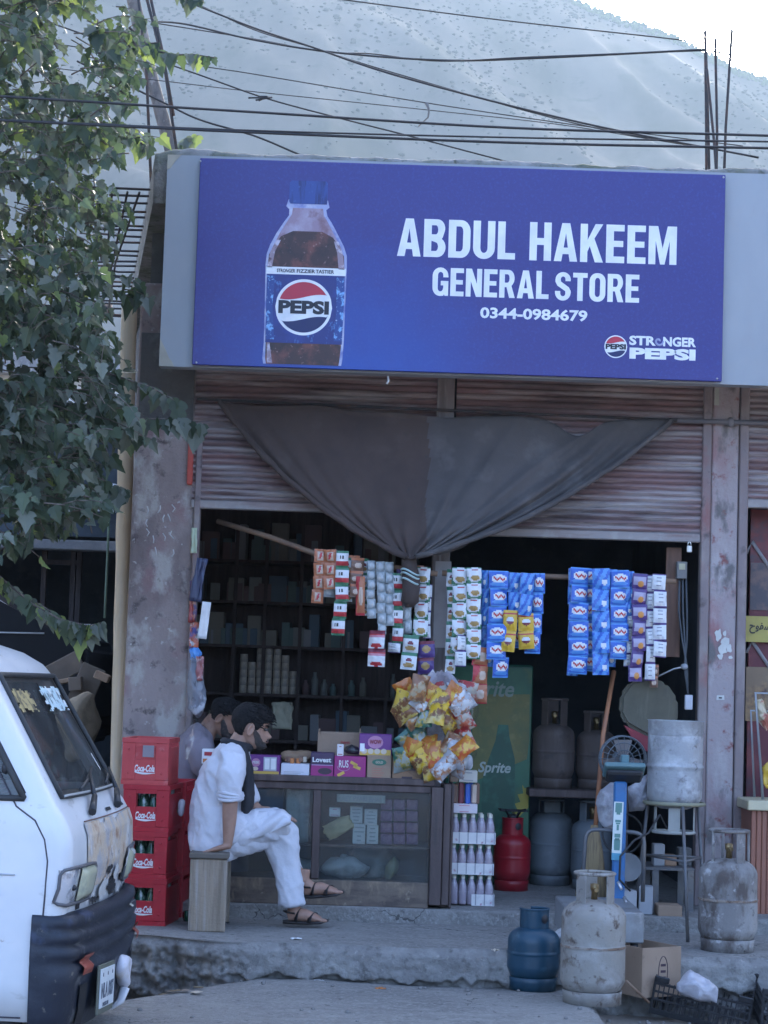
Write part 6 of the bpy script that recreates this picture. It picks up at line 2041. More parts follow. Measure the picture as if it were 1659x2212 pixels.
def cylinder(name, lab, loc, r, hb, mm, collar='straps', foot=True, inv=False, rz=0, hcol=.13, dirt=None, group='gas cylinders'):
    """hb: height to the shoulder's top; collar stands above it"""
    t = thing(name, lab, 'gas cylinder', (0, 0, 0), group)
    m = MB(); m.use(mm)
    zf_ = .055 if foot else 0
    hs_ = r * .55
    prof = [(0, zf_ - .02), (r * .6, zf_ - .012), (r * .88, zf_ + .01), (r, zf_ + .05)]
    zm = (zf_ + hb) / 2
    prof += [(r, zf_ + .06), (r, zm - .03), (r, zm - .012), (r, zm - .008), (r * 1.018, zm - .004), (r * 1.018, zm + .004), (r, zm + .008), (r, zm + .012), (r, zm + .03), (r, hb - hs_ - .02), (r, hb - hs_)]
    for k in range(1, 8):
        q = k / 8 * pi / 2
        prof.append((r * (.30 + .70 * cos(q)), hb - hs_ + hs_ * sin(q)))
    prof += [(r * .22, hb + .002), (0, hb + .004)]
    m.lathe(prof, 36)
    for v in m.bm.verts:
        v.co += Vector(noise.noise_vector(v.co * 7 + Vector((r * 100, 0, 0)))) * .003
    o = m.build('tank'); o.parent = t
    if mm in (GASG, GASD):
        m = MB(); m.use(mat('rusty_weld', (.20, .13, .09), [((.30, .26, .22), 14, .45, .6), ((.09, .06, .05), 25, .55, .68)], .9, bump=.4))
        m.lathe([(r * 1.016, zm - .006), (r * 1.024, zm), (r * 1.016, zm + .006)], 36); q = m.build('weld_seam'); q.parent = o
    if foot:
        m = MB(); m.use(mm)
        m.lathe([(r * .86, 0), (r * .90, .0), (r * .90, .04), (r * .93, .062), (r * .90, .062), (r * .865, .04), (r * .86, 0)], 32)
        q = m.build('foot_ring'); q.parent = t
    m = MB(); m.use(BRASS)
    m.lathe([(0, hb), (.016, hb), (.014, hb + .04), (.02, hb + .05), (.02, hb + .075), (0, hb + .08)], 12)
    m.tube([(0, 0, hb + .05), (0, -.045, hb + .05)], .01, 8)
    q = m.build('valve'); q.parent = t
    m = MB(); m.use(mm)
    if collar == 'straps':
        rc = r * .60
        for a in (pi * 1.5 + .75, pi * 1.5 - .95, pi * .5):
            cx, cy = cos(a) * rc, sin(a) * rc
            m.box((cx, cy, hb - .03 + (hcol + .02) / 2), (.006, .062, hcol + .02), rz=a, bevel=.002)
        m.tube([Vector((cos(q) * rc * 1.02, sin(q) * rc * 1.02, hb - .01 + hcol)) for q in [2 * pi * k / 28 for k in range(28)]], .0085, 8, closed=True)
    elif collar == 'wire':
        rc = r * .66
        m.tube([Vector((cos(q) * rc, sin(q) * rc, hb - .01 + hcol)) for q in [2 * pi * k / 28 for k in range(28)]], .009, 8, closed=True)
        for a in (pi * 1.5 + 1.25, pi * 1.5 - 1.25, pi * .5):
            m.tube([(cos(a) * rc, sin(a) * rc, hb - .05), (cos(a) * rc, sin(a) * rc, hb - .008 + hcol)], .008, 8)
        a = pi * 1.5 + .35
        m.box((cos(a) * rc * .98, sin(a) * rc * .98, hb - .03 + hcol / 2), (.006, .055, hcol + .03), rz=a, bevel=.002)
    elif collar == 'shroud':
        rc = r * .56
        n = 40
        A0 = 2 * pi * .82
        pts = [pi * 1.5 - 2.0 + A0 * k / n for k in range(n + 1)]
        for sgn, rr_ in ((1, rc), (-1, rc - .005)):
            m.grid(lambda u, v: (cos(pts[int(round(u * n))]) * rr_, sin(pts[int(round(u * n))]) * rr_, hb - .035 + v * (hcol + .035)), n, 4)
        for v in (0, 1):
            m.tube([Vector((cos(q) * (rc - .0025), sin(q) * (rc - .0025), hb - .03 + v * (hcol + .03))) for q in pts], .006, 6)
        m.use(BLACK)
        for a in (pi * 1.5 + .5, ):
            m.lathe([(0, .002), (.02, .002), (.022, 0)], 14, M=Matrix.Translation((cos(a) * (rc + .001), sin(a) * (rc + .001), hb + hcol * .5)) @ Matrix.Rotation(a, 4, 'Z') @ Matrix.Rotation(pi / 2, 4, 'Y'))
        m.use(mm)
    elif collar == 'block':
        m.box((0, -r * .3, hb + hcol / 2 - .02), (r * .75, .012, hcol), bevel=.006)
        m.tube([Vector((cos(q) * r * .55, sin(q) * r * .55, hb + hcol - .01)) for q in [2 * pi * k / 24 for k in range(24)]], .007, 8, closed=True)
        for a in (.3, pi - .3, pi / 2):
            m.box((cos(a) * r * .55, sin(a) * r * .55, hb + hcol / 2 - .02), (.008, .03, hcol), rz=a)
    q = m.build('collar'); q.parent = t
    t.location = loc
    t.rotation_euler.z = rz
    return t
p = PZ(1285, 2176, ZS) + Vector((0, .135, 0))
cylinder('gas_cylinder', 'large dusty beige gas cylinder standing frontmost on the lower slab', p, .151, .475, GASG, 'straps', rz=.1, hcol=.135)
p = PZ(1580, 2060, ZP) + Vector((0, .13, 0))
cylinder('gas_cylinder', 'tall blotchy grey gas cylinder with wire handle on the pavement edge, right', p, .147, .455, GASD, 'wire', rz=.15, hcol=.15)
p = PZ(1154, 2143, ZS) + Vector((0, .105, 0))
tb = cylinder('gas_cylinder', 'short blue gas cylinder with turquoise rag on the lower slab', p, .127, .30, GASB, 'shroud', hcol=.085, rz=.2)
m = MB(); m.use(plain('turquoise_cloth', (.16, .5, .45), .8))
m.ball(P(1146, 1988, p.y), (.028, .03, .024), 12, 8); m.jitter(.02, 30)
tag(m.build('rag'), 'turquoise rag stuffed in the blue cylinder collar', 'rag')
p = PZ(1106, 1926, ZI) + Vector((0, .10, 0))
rc_ = cylinder('gas_cylinder', 'glossy red gas cylinder with a burner on top, inside the shop', p, .112, .335, GASR, 'shroud', hcol=.09)
m = MB(); m.use(plain('burner_iron', (.05, .05, .055), .5, .6))
zb_ = .335 + .085
for k in range(4):
    a = pi / 4 + k * pi / 2
    m.tube([(cos(a) * .02, sin(a) * .02, zb_ + .0), (cos(a) * .06, sin(a) * .06, zb_ + .05), (cos(a) * .115, sin(a) * .115, zb_ + .055)], .006, 6)
m.tube([Vector((cos(q) * .07, sin(q) * .07, zb_ + .052)) for q in [2 * pi * k / 20 for k in range(20)]], .005, 6, closed=True)
m.lathe([(0, zb_), (.03, zb_), (.035, zb_ + .02), (.02, zb_ + .03), (0, zb_ + .03)], 14)
o = m.build('burner'); o.parent = rc_
p = PZ(1191, 1914, ZI) + Vector((0, .12, 0))
cylinder('gas_cylinder', 'tall blue grey gas cylinder beside the red one inside the shop', p, .137, .445, GASK, 'block', hcol=.085)
# rack shelf above, holding the brown cylinder
rk = thing('wooden_shelf', 'brown wooden ledge above the blue grey cylinder', 'shelf', P(1195, 1720, .75))
m = MB(); m.use(WOODD)
a, b = P(1143, 1704, .6), P(1244, 1724, .6)
m.span((a.x, .6, b.z), (b.x + .32, 1.1, a.z), bevel=.005)
o = m.build('shelf_board', None, rk)
m = MB(); m.use(WOODD); m.span((b.x + .28, .62, ZI), (b.x + .32, .66, b.z)); m.build('leg', None, rk)
m = MB(); m.use(WOODD); m.span((a.x, 1.06, ZI), (a.x + .04, 1.10, b.z)); m.build('leg', None, rk)
cylinder('gas_cylinder', 'dark brown gas cylinder standing on the wooden ledge', Vector((P(1194, 1700, .82).x, .82, a.z)), .128, .39, GASBR, 'straps', hcol=.16)
cylinder('gas_cylinder', 'dim grey gas cylinder on the right end of the wooden ledge', Vector((P(1285, 1700, .86).x, .86, a.z)), .12, .36, GASBR, 'straps', hcol=.12)
cylinder('gas_cylinder', 'dim gas cylinder on the floor behind the blue scale', Vector((P(1272, 1900, .9).x, .78, ZI)), .125, .42, GASK, 'straps', hcol=.12)

# upside down cylinder on its iron stand
sx = P(1457, 1700, -.75).x
tz = P(1457, 1556, -.75).z
sd_ = thing('iron_stand', 'three legged iron stand holding the upturned cylinder by the right pillar', 'stand', (sx, -.75, ZP))
IRON = mat('grey_iron', (.14, .14, .145), [((.2, .18, .16), 8, .5, .7), ((.08, .06, .05), 16, .6, .75)], .55, metal=.4)
zr_ = P(1457, 1735, -.75).z
m = MB(); m.use(plain('olive_iron', (.25, .24, .16), .6))
m.tube([Vector((sx + cos(q) * .158, -.75 + sin(q) * .158, zr_)) for q in [2 * pi * k / 36 for k in range(36)]], .011, 8, closed=True)
m.build('ring', None, sd_)
feet = [P(1486, 2029, -1.14), Vector((sx + .2, -.66, ZP)), Vector((sx - .17, -.5, ZP))]
for fpt, a in zip(feet, (pi * 1.5 + .15, .5, pi - .6)):
    fpt.z = ZP
    m = MB(); m.use(IRON)
    m.tube([Vector((sx + cos(a) * .158, -.75 + sin(a) * .158, zr_ - .01)), fpt], .0095, 8)
    m.build('leg', None, sd_)
zz_ = P(1457, 1852, -.8).z
tt = (zr_ - zz_) / (zr_ - ZP)
qs = []
for fpt, a in zip(feet, (pi * 1.5 + .15, .5, pi - .6)):
    top = Vector((sx + cos(a) * .158, -.75 + sin(a) * .158, zr_ - .01))
    qs.append(top.lerp(fpt, tt))
for i in range(3):
    m = MB(); m.use(IRON); m.tube([qs[i], qs[(i + 1) % 3]], .007, 6); m.build('stretcher', None, sd_)
inv = thing('gas_cylinder', 'whitish gas cylinder turned upside down on the iron stand', 'gas cylinder', (sx, -.75, zr_), 'gas cylinders')
hcyl = tz - zr_
m = MB(); m.use(GASW)
r = .148
m.lathe([(0, -.035), (r * .5, -.03), (r * .86, -.008), (r * .985, .03), (r, .06), (r, .09), (r, hcyl * .38), (r, hcyl * .42), (r * 1.035, hcyl * .435), (r * 1.035, hcyl * .455), (r, hcyl * .47), (r, hcyl * .5), (r, hcyl - .12), (r, hcyl - .085), (r * .95, hcyl - .07), (r * .7, hcyl - .06), (0, hcyl - .05)], 40, c=(sx, -.75, zr_))
for v in m.bm.verts:
    v.co += Vector(noise.noise_vector(v.co * 7)) * .003
m.build('tank', None, inv)
m = MB(); m.use(GASW)
m.lathe([(r * .98, hcyl - .085), (r * 1.0, hcyl - .078), (r * 1.0, hcyl - .006), (r * 1.03, hcyl), (r * .97, hcyl), (r * .96, hcyl - .08)], 40, c=(sx, -.75, zr_))
m.build('foot_ring', None, inv)
m = MB(); m.use(plain('pale_strap', (.36, .36, .33), .6))
zl_ = P(1457, 1797, -.75).z
for a in (pi * 1.5 - .12, pi * 1.5 + 1.3, pi * 1.5 - 1.3, pi * .5):
    m.box((sx + cos(a) * .108, -.75 + sin(a) * .108, (zr_ - .02 + zl_) / 2), (.006, .062 if a < 4.65 and a > 4.5 else .025, zr_ - .02 - zl_), rz=a)
m.tube([Vector((sx + cos(q) * .11, -.75 + sin(q) * .11, zl_)) for q in [2 * pi * k / 28 for k in range(28)]], .009, 8, closed=True)
m.build('collar', None, inv)
m = MB(); m.use(BLACKC)
hs0 = Vector((sx, -.75, zl_ + .03))
pts = [hs0, P(1440, 1790, -.8), P(1425, 1760, -.9), P(1400, 1800, -1.0), P(1370, 1815, -1.05), P(1340, 1850, -1.1), P(1338, 1900, -1.1), P(1362, 1925, -1.1)]
m.tube(pts, .006, 6)
tag(m.build('gas_hose'), 'black gas hose looping from the upturned cylinder past the blue scale', 'hose')
m = MB(); m.use(BLACKC)
m.tube([Vector((P(1385 + 42 * cos(q), 1, -.6).x, -.6 + .02 * sin(q * 2), P(1, 1758 + 44 * sin(q), -.6).z)) for q in [2 * pi * k / 26 for k in range(26)]], .006, 6, closed=True)
tag(m.build('hose_coil'), 'round coil of hose hanging behind the blue scale', 'hose')

# ---------------- platform scale
BLUEP = mat('blue_enamel', (.03, .14, .33), [((.05, .11, .22), 8, .5, .7)], .45)
TEAL = plain('teal_plastic', (.10, .19, .20), .45)
YS2 = -1.12
scl = thing('platform_scale', 'electronic platform scale with blue column and teal display head', 'weighing scale', (P(1305, 1970, -1.3).x, -1.3, ZP))
zpl = P(1304, 1950, -1.3).z
m = MB(); m.use(mat('steel_plate', (.30, .31, .32), [((.2, .19, .18), 5, .48, .7), ((.4, .4, .4), 12, .58, .75)], .5, metal=.5))
a, b = PZ(1226, 1966, zpl), PZ(1393, 1966, zpl)
m.span((a.x + .0, a.y - .02, ZP + .055), (b.x - .02, -1.0, zpl), bevel=.006)
pf = m.build('platform', None, scl)
for x in (a.x + .04, b.x - .06):
    for y in (a.y + .03, -1.05):
        m = MB(); m.use(BLACK); m.lathe([(.02, 0), (.02, .05), (.012, .06)], 12, c=(x, y, ZP)); m.build('foot', None, scl)
m = MB(); m.use(BLUEP)
c0, c1 = P(1334, 1950, -1.03), P(1340, 1688, -1.03)
c0.z = zpl - .02
m.box((0, 0, 0), (.066, .05, (c1 - c0).length), M=Matrix.Translation((c0 + c1) / 2) @ Matrix.Rotation(math.atan2(c1.x - c0.x, c1.z - c0.z), 4, 'Y'), bevel=.008)
co = m.build('column', None, scl)
m = MB(); m.use(plain('pale_sticker', (.62, .66, .62), .6))
s0, s1 = P(1331, 1858, -1.06), P(1337, 1732, -1.06)
T = Matrix.Translation((s0 + s1) / 2) @ Matrix.Rotation(math.atan2(s1.x - s0.x, s1.z - s0.z), 4, 'Y')
L_ = (s1 - s0).length
m.box((0, 0, 0), (.05, .004, L_), M=T)
m.use(plain('sticker_blue', (.08, .3, .42), .6)).box((0, -.0025, -L_ * .44), (.05, .002, L_ * .12), M=T)
m.use(plain('sticker_green', (.12, .25, .22), .6))
for z, w_, h_ in ((.40, .034, .05), (.30, .02, .012), (.17, .03, .012), (.13, .022, .008), (.06, .012, .03), (-.08, .03, .02), (-.14, .024, .012), (-.22, .032, .045), (-.31, .03, .012)):
    m.box((0, -.0025, z * L_), (w_, .002, h_), M=T)
m.build('sticker', None, co)
m = MB(); m.use(TEAL)
hc_ = P(1348, 1668, -1.05)
T = Mat(hc_, rz=0) @ Matrix.Rotation(-.55, 4, 'X')
m.box((0, 0, .012), (.215, .13, .03), M=T, bevel=.012, seg=2)
m.use(plain('black_plastic', (.02, .02, .022), .4)).box((0, .01, -.018), (.19, .10, .03), M=T, bevel=.01)
hd_ = m.build('display_head', None, scl)
m = MB(); m.use(plain('lcd_red', (.13, .06, .06), .3)).box((-.05, .015, .0275), (.085, .05, .004), M=T, bevel=.001); m.build('display', None, hd_)
m = MB(); m.use(plain('key_grey', (.28, .34, .34), .5))
for i in range(4):
    for j in range(3):
        m.box((.02 + i * .021, -.015 + j * .022, .029), (.015, .015, .005), M=T)
m.build('keypad', None, hd_)
m = MB(); m.use(plain('teal_block', (.10, .2, .22), .5)).box(P(1350, 1640, -1.0), (.042, .03, .045), bevel=.005); m.build('bracket', None, hd_)
m = MB(); m.use(IRON)
a, b, c_, d = P(1256, 1958, -.98), P(1266, 1790, -.98), P(1392, 1800, -.98), P(1388, 1960, -.98)
a.z = d.z = zpl - .02
def rnd_path(pts, r_, n=5):
    out = [pts[0]]
    for i in range(1, len(pts) - 1):
        p, q, s_ = pts[i - 1], pts[i], pts[i + 1]
        A, B = q + (p - q).normalized() * r_, q + (s_ - q).normalized() * r_
        for k in range(n + 1):
            t = k / n
            out.append(A * (1 - t) ** 2 + q * 2 * t * (1 - t) + B * t * t)
    return out + [pts[-1]]
m.tube(rnd_path([a, b, c_, d], .06), .011, 8)
m.build('guard_rail', None, scl)
m = MB(); m.use(plain('chrome', (.6, .6, .62), .3, .7))
m.tube([P(1335, 1905, -1.1), P(1343, 1922, -1.12)], .008, 6)
m.build('plug', None, scl)
m = MB(); m.use(plain('chrome', ()))
m.tube([P(1348, 1938, -1.2), P(1358, 1962, -1.25)], .008, 6); m.ball(P(1358, 1963, -1.25), .013, 8, 6)
tag(m.build('metal_pin'), 'small bright metal pin lying on the scale platform', 'pin')

# ---------------- fan, broom, tray, sacks
fan = thing('pedestal_fan', 'dusty grey pedestal fan behind the scale display', 'fan', P(1347, 1900, -.55))
fan.location.z = ZI
fc = P(1347, 1640, -.55)
FANM = plain('fan_grey', (.12, .14, .155), .5)
m = MB(); m.use(FANM)
for r_, y in ((.125, 0), (.125, .08), (.09, -.02), (.05, -.03)):
    m.tube([fc + Vector((cos(q) * r_, y, sin(q) * r_)) for q in [2 * pi * k / 32 for k in range(32)]], .005 if r_ > .1 else .003, 6, closed=True)
for k in range(20):
    q = 2 * pi * k / 20
    m.tube([fc + Vector((cos(q) * .03, -.032, sin(q) * .03)), fc + Vector((cos(q) * .09, -.02, sin(q) * .09)), fc + Vector((cos(q) * .125, 0, sin(q) * .125)), fc + Vector((cos(q) * .125, .08, sin(q) * .125))], .0022, 4)
m.build('cage', None, fan)
m = MB(); m.use(plain('fan_blade', (.24, .21, .2), .4))
for k in range(3):
    q = 2 * pi * k / 3 + .5
    T = Matrix.Translation(fc + Vector((0, .03, 0))) @ Matrix.Rotation(q, 4, 'Y')
    m.grid(lambda u, v: T @ Vector((.015 + .09 * u, .03 * (v - .5), (v - .5) * (.05 + .05 * u))), 5, 4)
m.build('blades', None, fan)
m = MB(); m.use(FANM)
m.ball(fc + Vector((0, .12, 0)), (.05, .07, .05), 12, 8); m.ball(fc + Vector((0, -.03, 0)), (.03, .012, .03), 12, 8); m.build('motor', None, fan)
m = MB(); m.use(FANM); m.tube([fc + Vector((0, .11, -.03)), Vector((fc.x, fc.y + .11, ZI + .02))], .014, 8); m.build('pole', None, fan)
m = MB(); m.use(FANM); m.lathe([(0, .035), (.03, .035), (.16, .015), (.165, 0), (0, 0)], 24, c=(fc.x, fc.y + .11, ZI)); m.build('base', None, fan)
br = thing('broom', 'orange broom handle leaning in the dark behind the scale', 'broom', P(1287, 1900, -.3))
m = MB(); m.use(mat('orange_handle', (.36, .15, .07), [((.24, .1, .06), 4, .5, .7)], .6))
m.tube([P(1326, 1450, -.1), P(1303, 1585, -.3), P(1286, 1790, -.42)], .013, 8); m.build('handle', None, br)
m = MB(); m.use(mat('broom_straw', (.3, .22, .12), [((.18, .13, .08), 20, .45, .65, (4, 4, .3))], .9))
c = P(1284, 1790, -.42)
m.tube([c + Vector((0, 0, .02)), c + Vector((0, 0, -.12)), Vector((c.x - .01, c.y, ZI + .002))], [(.02, .015), (.05, .02), (.10, .03)], 12, ell=(1, 0, 0)); m.build('bristles', None, br)
tr = thing('hanging_hood', 'olive round hood with a dull red lower skirt hanging behind the upturned cylinder', 'hood', P(1392, 1590, -.2))
m = MB(); m.use(mat('olive_canvas', (.11, .10, .07), [((.08, .073, .053), 5, .45, .7), ((.15, .135, .1), 9, .55, .75, (4, 1, .5))], .85))
pts = [(1338, 1540), (1341, 1500), (1362, 1472), (1400, 1462), (1440, 1475), (1465, 1510), (1465, 1560), (1430, 1600), (1395, 1590), (1352, 1566)]
c = P(1400, 1530, -.2)
m.prism([(P(x, y, -.2).x - c.x, P(x, y, -.2).z - c.z) for x, y in pts][::-1], .08, Matrix.Translation(c))
bmesh.ops.bevel(m.bm, geom=m.bm.edges[:], offset=.02, segments=2, affect='EDGES', clamp_overlap=True)
m.build('hood_top', None, tr)
m = MB(); m.use(plain('dull_red_cloth', (.24, .04, .05), .85))
pts = [(1348, 1566), (1392, 1588), (1430, 1602), (1430, 1640), (1400, 1625), (1368, 1598)]
m.prism([(P(x, y, -.21).x - c.x, P(x, y, -.21).z - c.z) for x, y in pts][::-1], .05, Matrix.Translation((c.x, -.215, c.z)))
m.build('skirt', None, tr)
def lumpy(name, lab, cat, poly, Y, dep, mm, seed=0):
    """a soft solid with the given outline, bulging both ways"""
    c = sum((P(x, y, Y) for x, y in poly), Vector()) / len(poly)
    m = MB(); m.use(mm)
    n = len(poly)
    K = 8
    ring = []
    for j in range(n * 4):
        f = j / 4
        i = int(f) % n
        t = f - int(f)
        a, b = P(*poly[i], Y), P(*poly[(i + 1) % n], Y)
        ring.append(a.lerp(b, t))
    for sg in (-1, 1):
        rows = []
        for k in range(K + 1):
            q = k / K * pi / 2
            rows.append([m.bm.verts.new(c + (p - c) * cos(q) * 1.0 + Vector((0, sg * dep * sin(q), 0)) + (noise.noise_vector(p * 12 + Vector((seed, k * .4, sg)))) * .02 * sin(q * 2)) for p in ring]) if k < K else rows.append([m.bm.verts.new(c + Vector((0, sg * dep, 0)))])
        N_ = len(ring)
        for A, B in zip(rows, rows[1:]):
            for j in range(N_):
                f = m.bm.faces.new((A[j], A[(j + 1) % N_], B[0]) if len(B) == 1 else (A[j], A[(j + 1) % N_], B[(j + 1) % N_], B[j]))
                f.smooth = True; f.material_index = m.mi
    bmesh.ops.remove_doubles(m.bm, verts=m.bm.verts, dist=1e-5)
    m.jitter(.012, 22)
    return tag(m.build(name), lab, cat)
SACKW = mat('white_sack', (.42, .41, .43), [((.26, .25, .27), 7, .46, .62), ((.5, .49, .5), 12, .55, .7)], .75, bump=.4, bscale=24)
lumpy('white_sack', 'dirty white plastic sack slumped left of the scale column', 'sack', [(1288, 1735), (1295, 1705), (1318, 1692), (1345, 1690), (1350, 1740), (1330, 1790), (1312, 1795), (1295, 1775)], -.75, .09, SACKW, 1)
lumpy('white_cloth', 'pale mauve cloth bundle right of the scale column', 'cloth bundle', [(1355, 1700), (1398, 1672), (1402, 1730), (1390, 1752), (1360, 1752)], -.6, .07, SACKW, 2)
# clutter under the stand
rack = thing('iron_table', 'low dark iron table under the iron stand with odds and ends', 'table', P(1430, 1900, -.3))
m = MB(); m.use(IRON)
a, b = P(1370, 1872, -.35), P(1500, 1880, -.35)
m.span((a.x, -.35, a.z - .015), (b.x, .05, a.z)); m.build('table_top', None, rack)
for x in (a.x + .12, b.x - .02):
    for y in (-.34, .03):
        m = MB(); m.use(IRON); m.span((x - .018, y - .012, ZI), (x + .018, y + .012, a.z - .016)); m.build('leg', None, rack)
za = a.z
def onf(px0, px1, Y, z, h, dep, mm, name, lab, cat, rz=0):
    x0, x1 = P(px0, 1850, Y).x, P(px1, 1850, Y).x
    m = MB(); m.use(mm); m.box((0, dep / 2, h / 2), (x1 - x0, dep, h), bevel=.004)
    o = m.build(name); o.location = ((x0 + x1) / 2, Y, z); o.rotation_euler.z = rz
    return tag(o, lab, cat)
onf(1412, 1436, -.25, za, .12, .1, plain('greyish_box', (.3, .3, .3), .7), 'grey_box', 'grey carton standing on the low iron table', 'carton')
onf(1436, 1462, -.22, za, .06, .1, plain('tan_box', (.34, .2, .12), .7), 'tan_box', 'small tan carton lying on the low iron table', 'carton')
onf(1466, 1494, -.2, za, .10, .1, DARKCONC, 'dark_box', 'dark carton on the right end of the low iron table', 'carton')
onf(1346, 1378, -.62, ZI, .13, .12, plain('white_tub', (.45, .45, .46), .6), 'white_tub', 'whitish tub on the floor behind the scale platform', 'tub', .1)
onf(1382, 1412, -.58, ZI, .15, .12, plain('pale_tub', (.4, .41, .43), .6), 'pale_tub', 'pale square canister beside the whitish tub', 'canister', -.1)
onf(1424, 1476, -.62, ZI - .004, .06, .16, CARD, 'low_cardboard_box', 'low brown cardboard box on the floor under the iron stand', 'cardboard box')
m = MB(); m.use(plain('dusty_dish', (.2, .2, .2), .7))
m.lathe([(0, .0), (.06, .004), (.075, .02), (.078, .02), (.064, -.003), (0, -.006)], 20, M=Matrix.Translation(P(1355, 1875, -.7)) @ Matrix.Rotation(pi / 2 - .3, 4, 'X'))
tag(m.build('round_dish'), 'dusty round dish leaning behind the scale column', 'dish')
# wall plank, switches, cables by the right guide rail
m = MB(); m.use(mat('brown_plank', (.2, .105, .07), [((.14, .075, .05), 3, .45, .65, (8, 8, .6))], .7))
a, b = P(1440, 1182, .1), P(1468, 1420, .1)
m.span((a.x, .1, b.z), (b.x, .13, a.z), bevel=.003)
tag(m.build('brown_plank'), 'brown plank fixed upright beside the right shutter rail', 'plank')
sw = thing('switch_box', 'grey electric switch box under the padlocked shutter', 'switch box', P(1472, 1232, .05))
m = MB(); m.use(plain('box_grey', (.2, .19, .18), .6)); c = P(1472, 1232, .05); m.box(c, (.06, .05, .1), bevel=.004); m.build('box', None, sw)
m = MB(); m.use(plain('cream_label', (.5, .46, .3), .7)); m.box(c + Vector((0, -.027, .02)), (.035, .004, .035)); m.build('sticker', None, sw)
m = MB(); m.use(plain('switch_white', (.55, .56, .6), .5)); c = P(1487, 1517, .0); m.box(c, (.045, .035, .085), bevel=.004)
tag(m.build('socket_board'), 'whitish electric socket board low beside the right rail', 'socket board')
for k, lab in enumerate(('black cable hanging from the switch box, left one', 'black cable hanging from the switch box, middle one', 'black cable hanging from the switch box, right one')):
    m = MB(); m.use(plain('grey_cable', (.10, .11, .12), .6))
    m.tube([P(1468 + 7 * k, 1250, .06), P(1466 + 9 * k, 1320, .05), P(1474 + 5 * k, 1385, .04), P(1484 - 3 * k, 1440, .03), P(1486, 1500, .02)], .006, 6)
    tag(m.build('hanging_cable'), lab, 'cable', 'cables by the switch box')
m = MB(); m.use(plain('socket_grey', (.4, .42, .44), .5)); m.ball(P(1478, 1440, .0), (.022, .02, .018), 10, 8); m.tube([P(1420, 1462, .0), P(1455, 1445, .0), P(1478, 1440, .0)], .005, 6)
tag(m.build('lamp_holder'), 'grey lamp holder on its flex beside the white sachet strip', 'lamp holder')

# ---------------- drinks fridge
YF = .85
fr = thing('drinks_fridge', 'green drinks fridge with a bottle picture behind the bottle packs', 'fridge', P(1060, 1900, YF))
fr.location.z = ZI
fx0, fx1 = P(965, 1650, YF).x, P(1147, 1650, YF).x
fz1 = P(1110, 1436, YF).z
m = MB(); m.use(plain('fridge_green', (.02, .10, .06), .4)); m.span((fx0, YF + .004, ZI), (fx1, YF + .55, fz1), bevel=.012); fb = m.build('body', None, fr)
FG = mat('fridge_print', (.02, .12, .065), [((.035, .17, .085), 3, .45, .65), ((.10, .15, .04), 2.2, .52, .66)], .35)
m = MB(); m.use(FG)
m.span((fx0 + .02, YF - .004, ZI + .1), (fx1 - .008, YF + .003, fz1 - .02)); dp = m.build('door_panel', None, fr)
def fpoly(pts, mm, name, k):
    m = MB(); m.use(mm)
    c = P(1090, 1600, YF)
    m.prism([(P(x, y, YF).x, P(x, y, YF).z) for x, y in pts][::-1], .0008, Matrix.Translation((0, YF - .0045 - k * .0009, 0)))
    return m.build(name, None, dp)
OLIVE = mat('print_olive', (.16, .155, .04), [((.10, .13, .04), 6, .45, .65), ((.21, .2, .06), 14, .55, .7)], .4)
DKG = mat('print_dark_green', (.012, .085, .05), [((.03, .15, .09), 9, .5, .68)], .4)
fpoly([(1020, 1500), (1144, 1500), (1143, 1600), (1138, 1640), (1090, 1660), (1020, 1690)], OLIVE, 'print_patch', 0)
fpoly([(1076, 1565), (1098, 1566), (1100, 1590), (1112, 1640), (1112, 1790), (1040, 1790), (1040, 1690), (1055, 1640), (1070, 1600)], DKG, 'print_bottle', 1)
fpoly([(1128, 1695), (1133, 1703), (1142, 1700), (1141, 1745), (1120, 1765), (1103, 1778), (1108, 1760), (1104, 1752), (1117, 1748), (1112, 1736), (1124, 1732), (1118, 1716), (1130, 1714)], plain('print_lime', (.42, .36, .05), .4), 'print_splash', 1)
PALEP = plain('print_pale', (.45, .52, .46), .4)
m = MB(); m.use(PALEP); m.text('Sprite', P(1068, 1661, YF) + Vector((0, -.0075, 0)), 70 * S(YF), 30 * S(YF), bold=.025, shear=.25, depth=.001); m.build('lettering', None, dp)
m = MB(); m.use(plain('print_dull', (.22, .3, .25), .4)); m.text('Sprite', P(1058, 1492, YF) + Vector((0, -.0075, 0)), 105 * S(YF), 46 * S(YF), bold=.02, shear=.25, M=None, depth=.001); m.build('lettering', None, dp)

# ---------------- shelves of goods at the back
YB2 = 2.6
shf = thing('wall_shelves', 'dark wooden wall shelves at the back of the shop', 'shelves', P(660, 1700, YB2))
shf.location.z = ZI
x0, x1 = P(405, 1300, YB2).x, P(940, 1300, YB2).x
def shp(name, a, b):
    m = MB(); m.use(WOODD); m.span(a, b); return m.build(name, None, shf)
lev = [P(660, y, YB2).z for y in (1213, 1302, 1397, 1501, 1600)]
for z in lev:
    shp('shelf_board', (x0, YB2, z - .02), (x1, YB2 + .35, z))
for px_ in (405, 508, 573, 650, 745, 840, 938):
    x = P(px_, 1300, YB2).x
    shp('upright', (x - .012, YB2 - .004, ZI), (x + .012, YB2 + .02, lev[0] + .5))
shp('shelf_back', (x0, YB2 + .36, ZI), (x1, YB2 + .38, lev[0] + .5))
CANM = mat('tin_label', (.62, .54, .44), [((.4, .34, .28), 14, .45, .62), ((.5, .46, .42), 30, .55, .7)], .5)
m = MB(); m.use(CANM); m.lathe([(0, 0), (.026, 0), (.027, .004), (.027, .05), (.026, .054), (0, .054)], 14)
o = m.build('tin'); TIN = o.data; bpy.data.objects.remove(o)
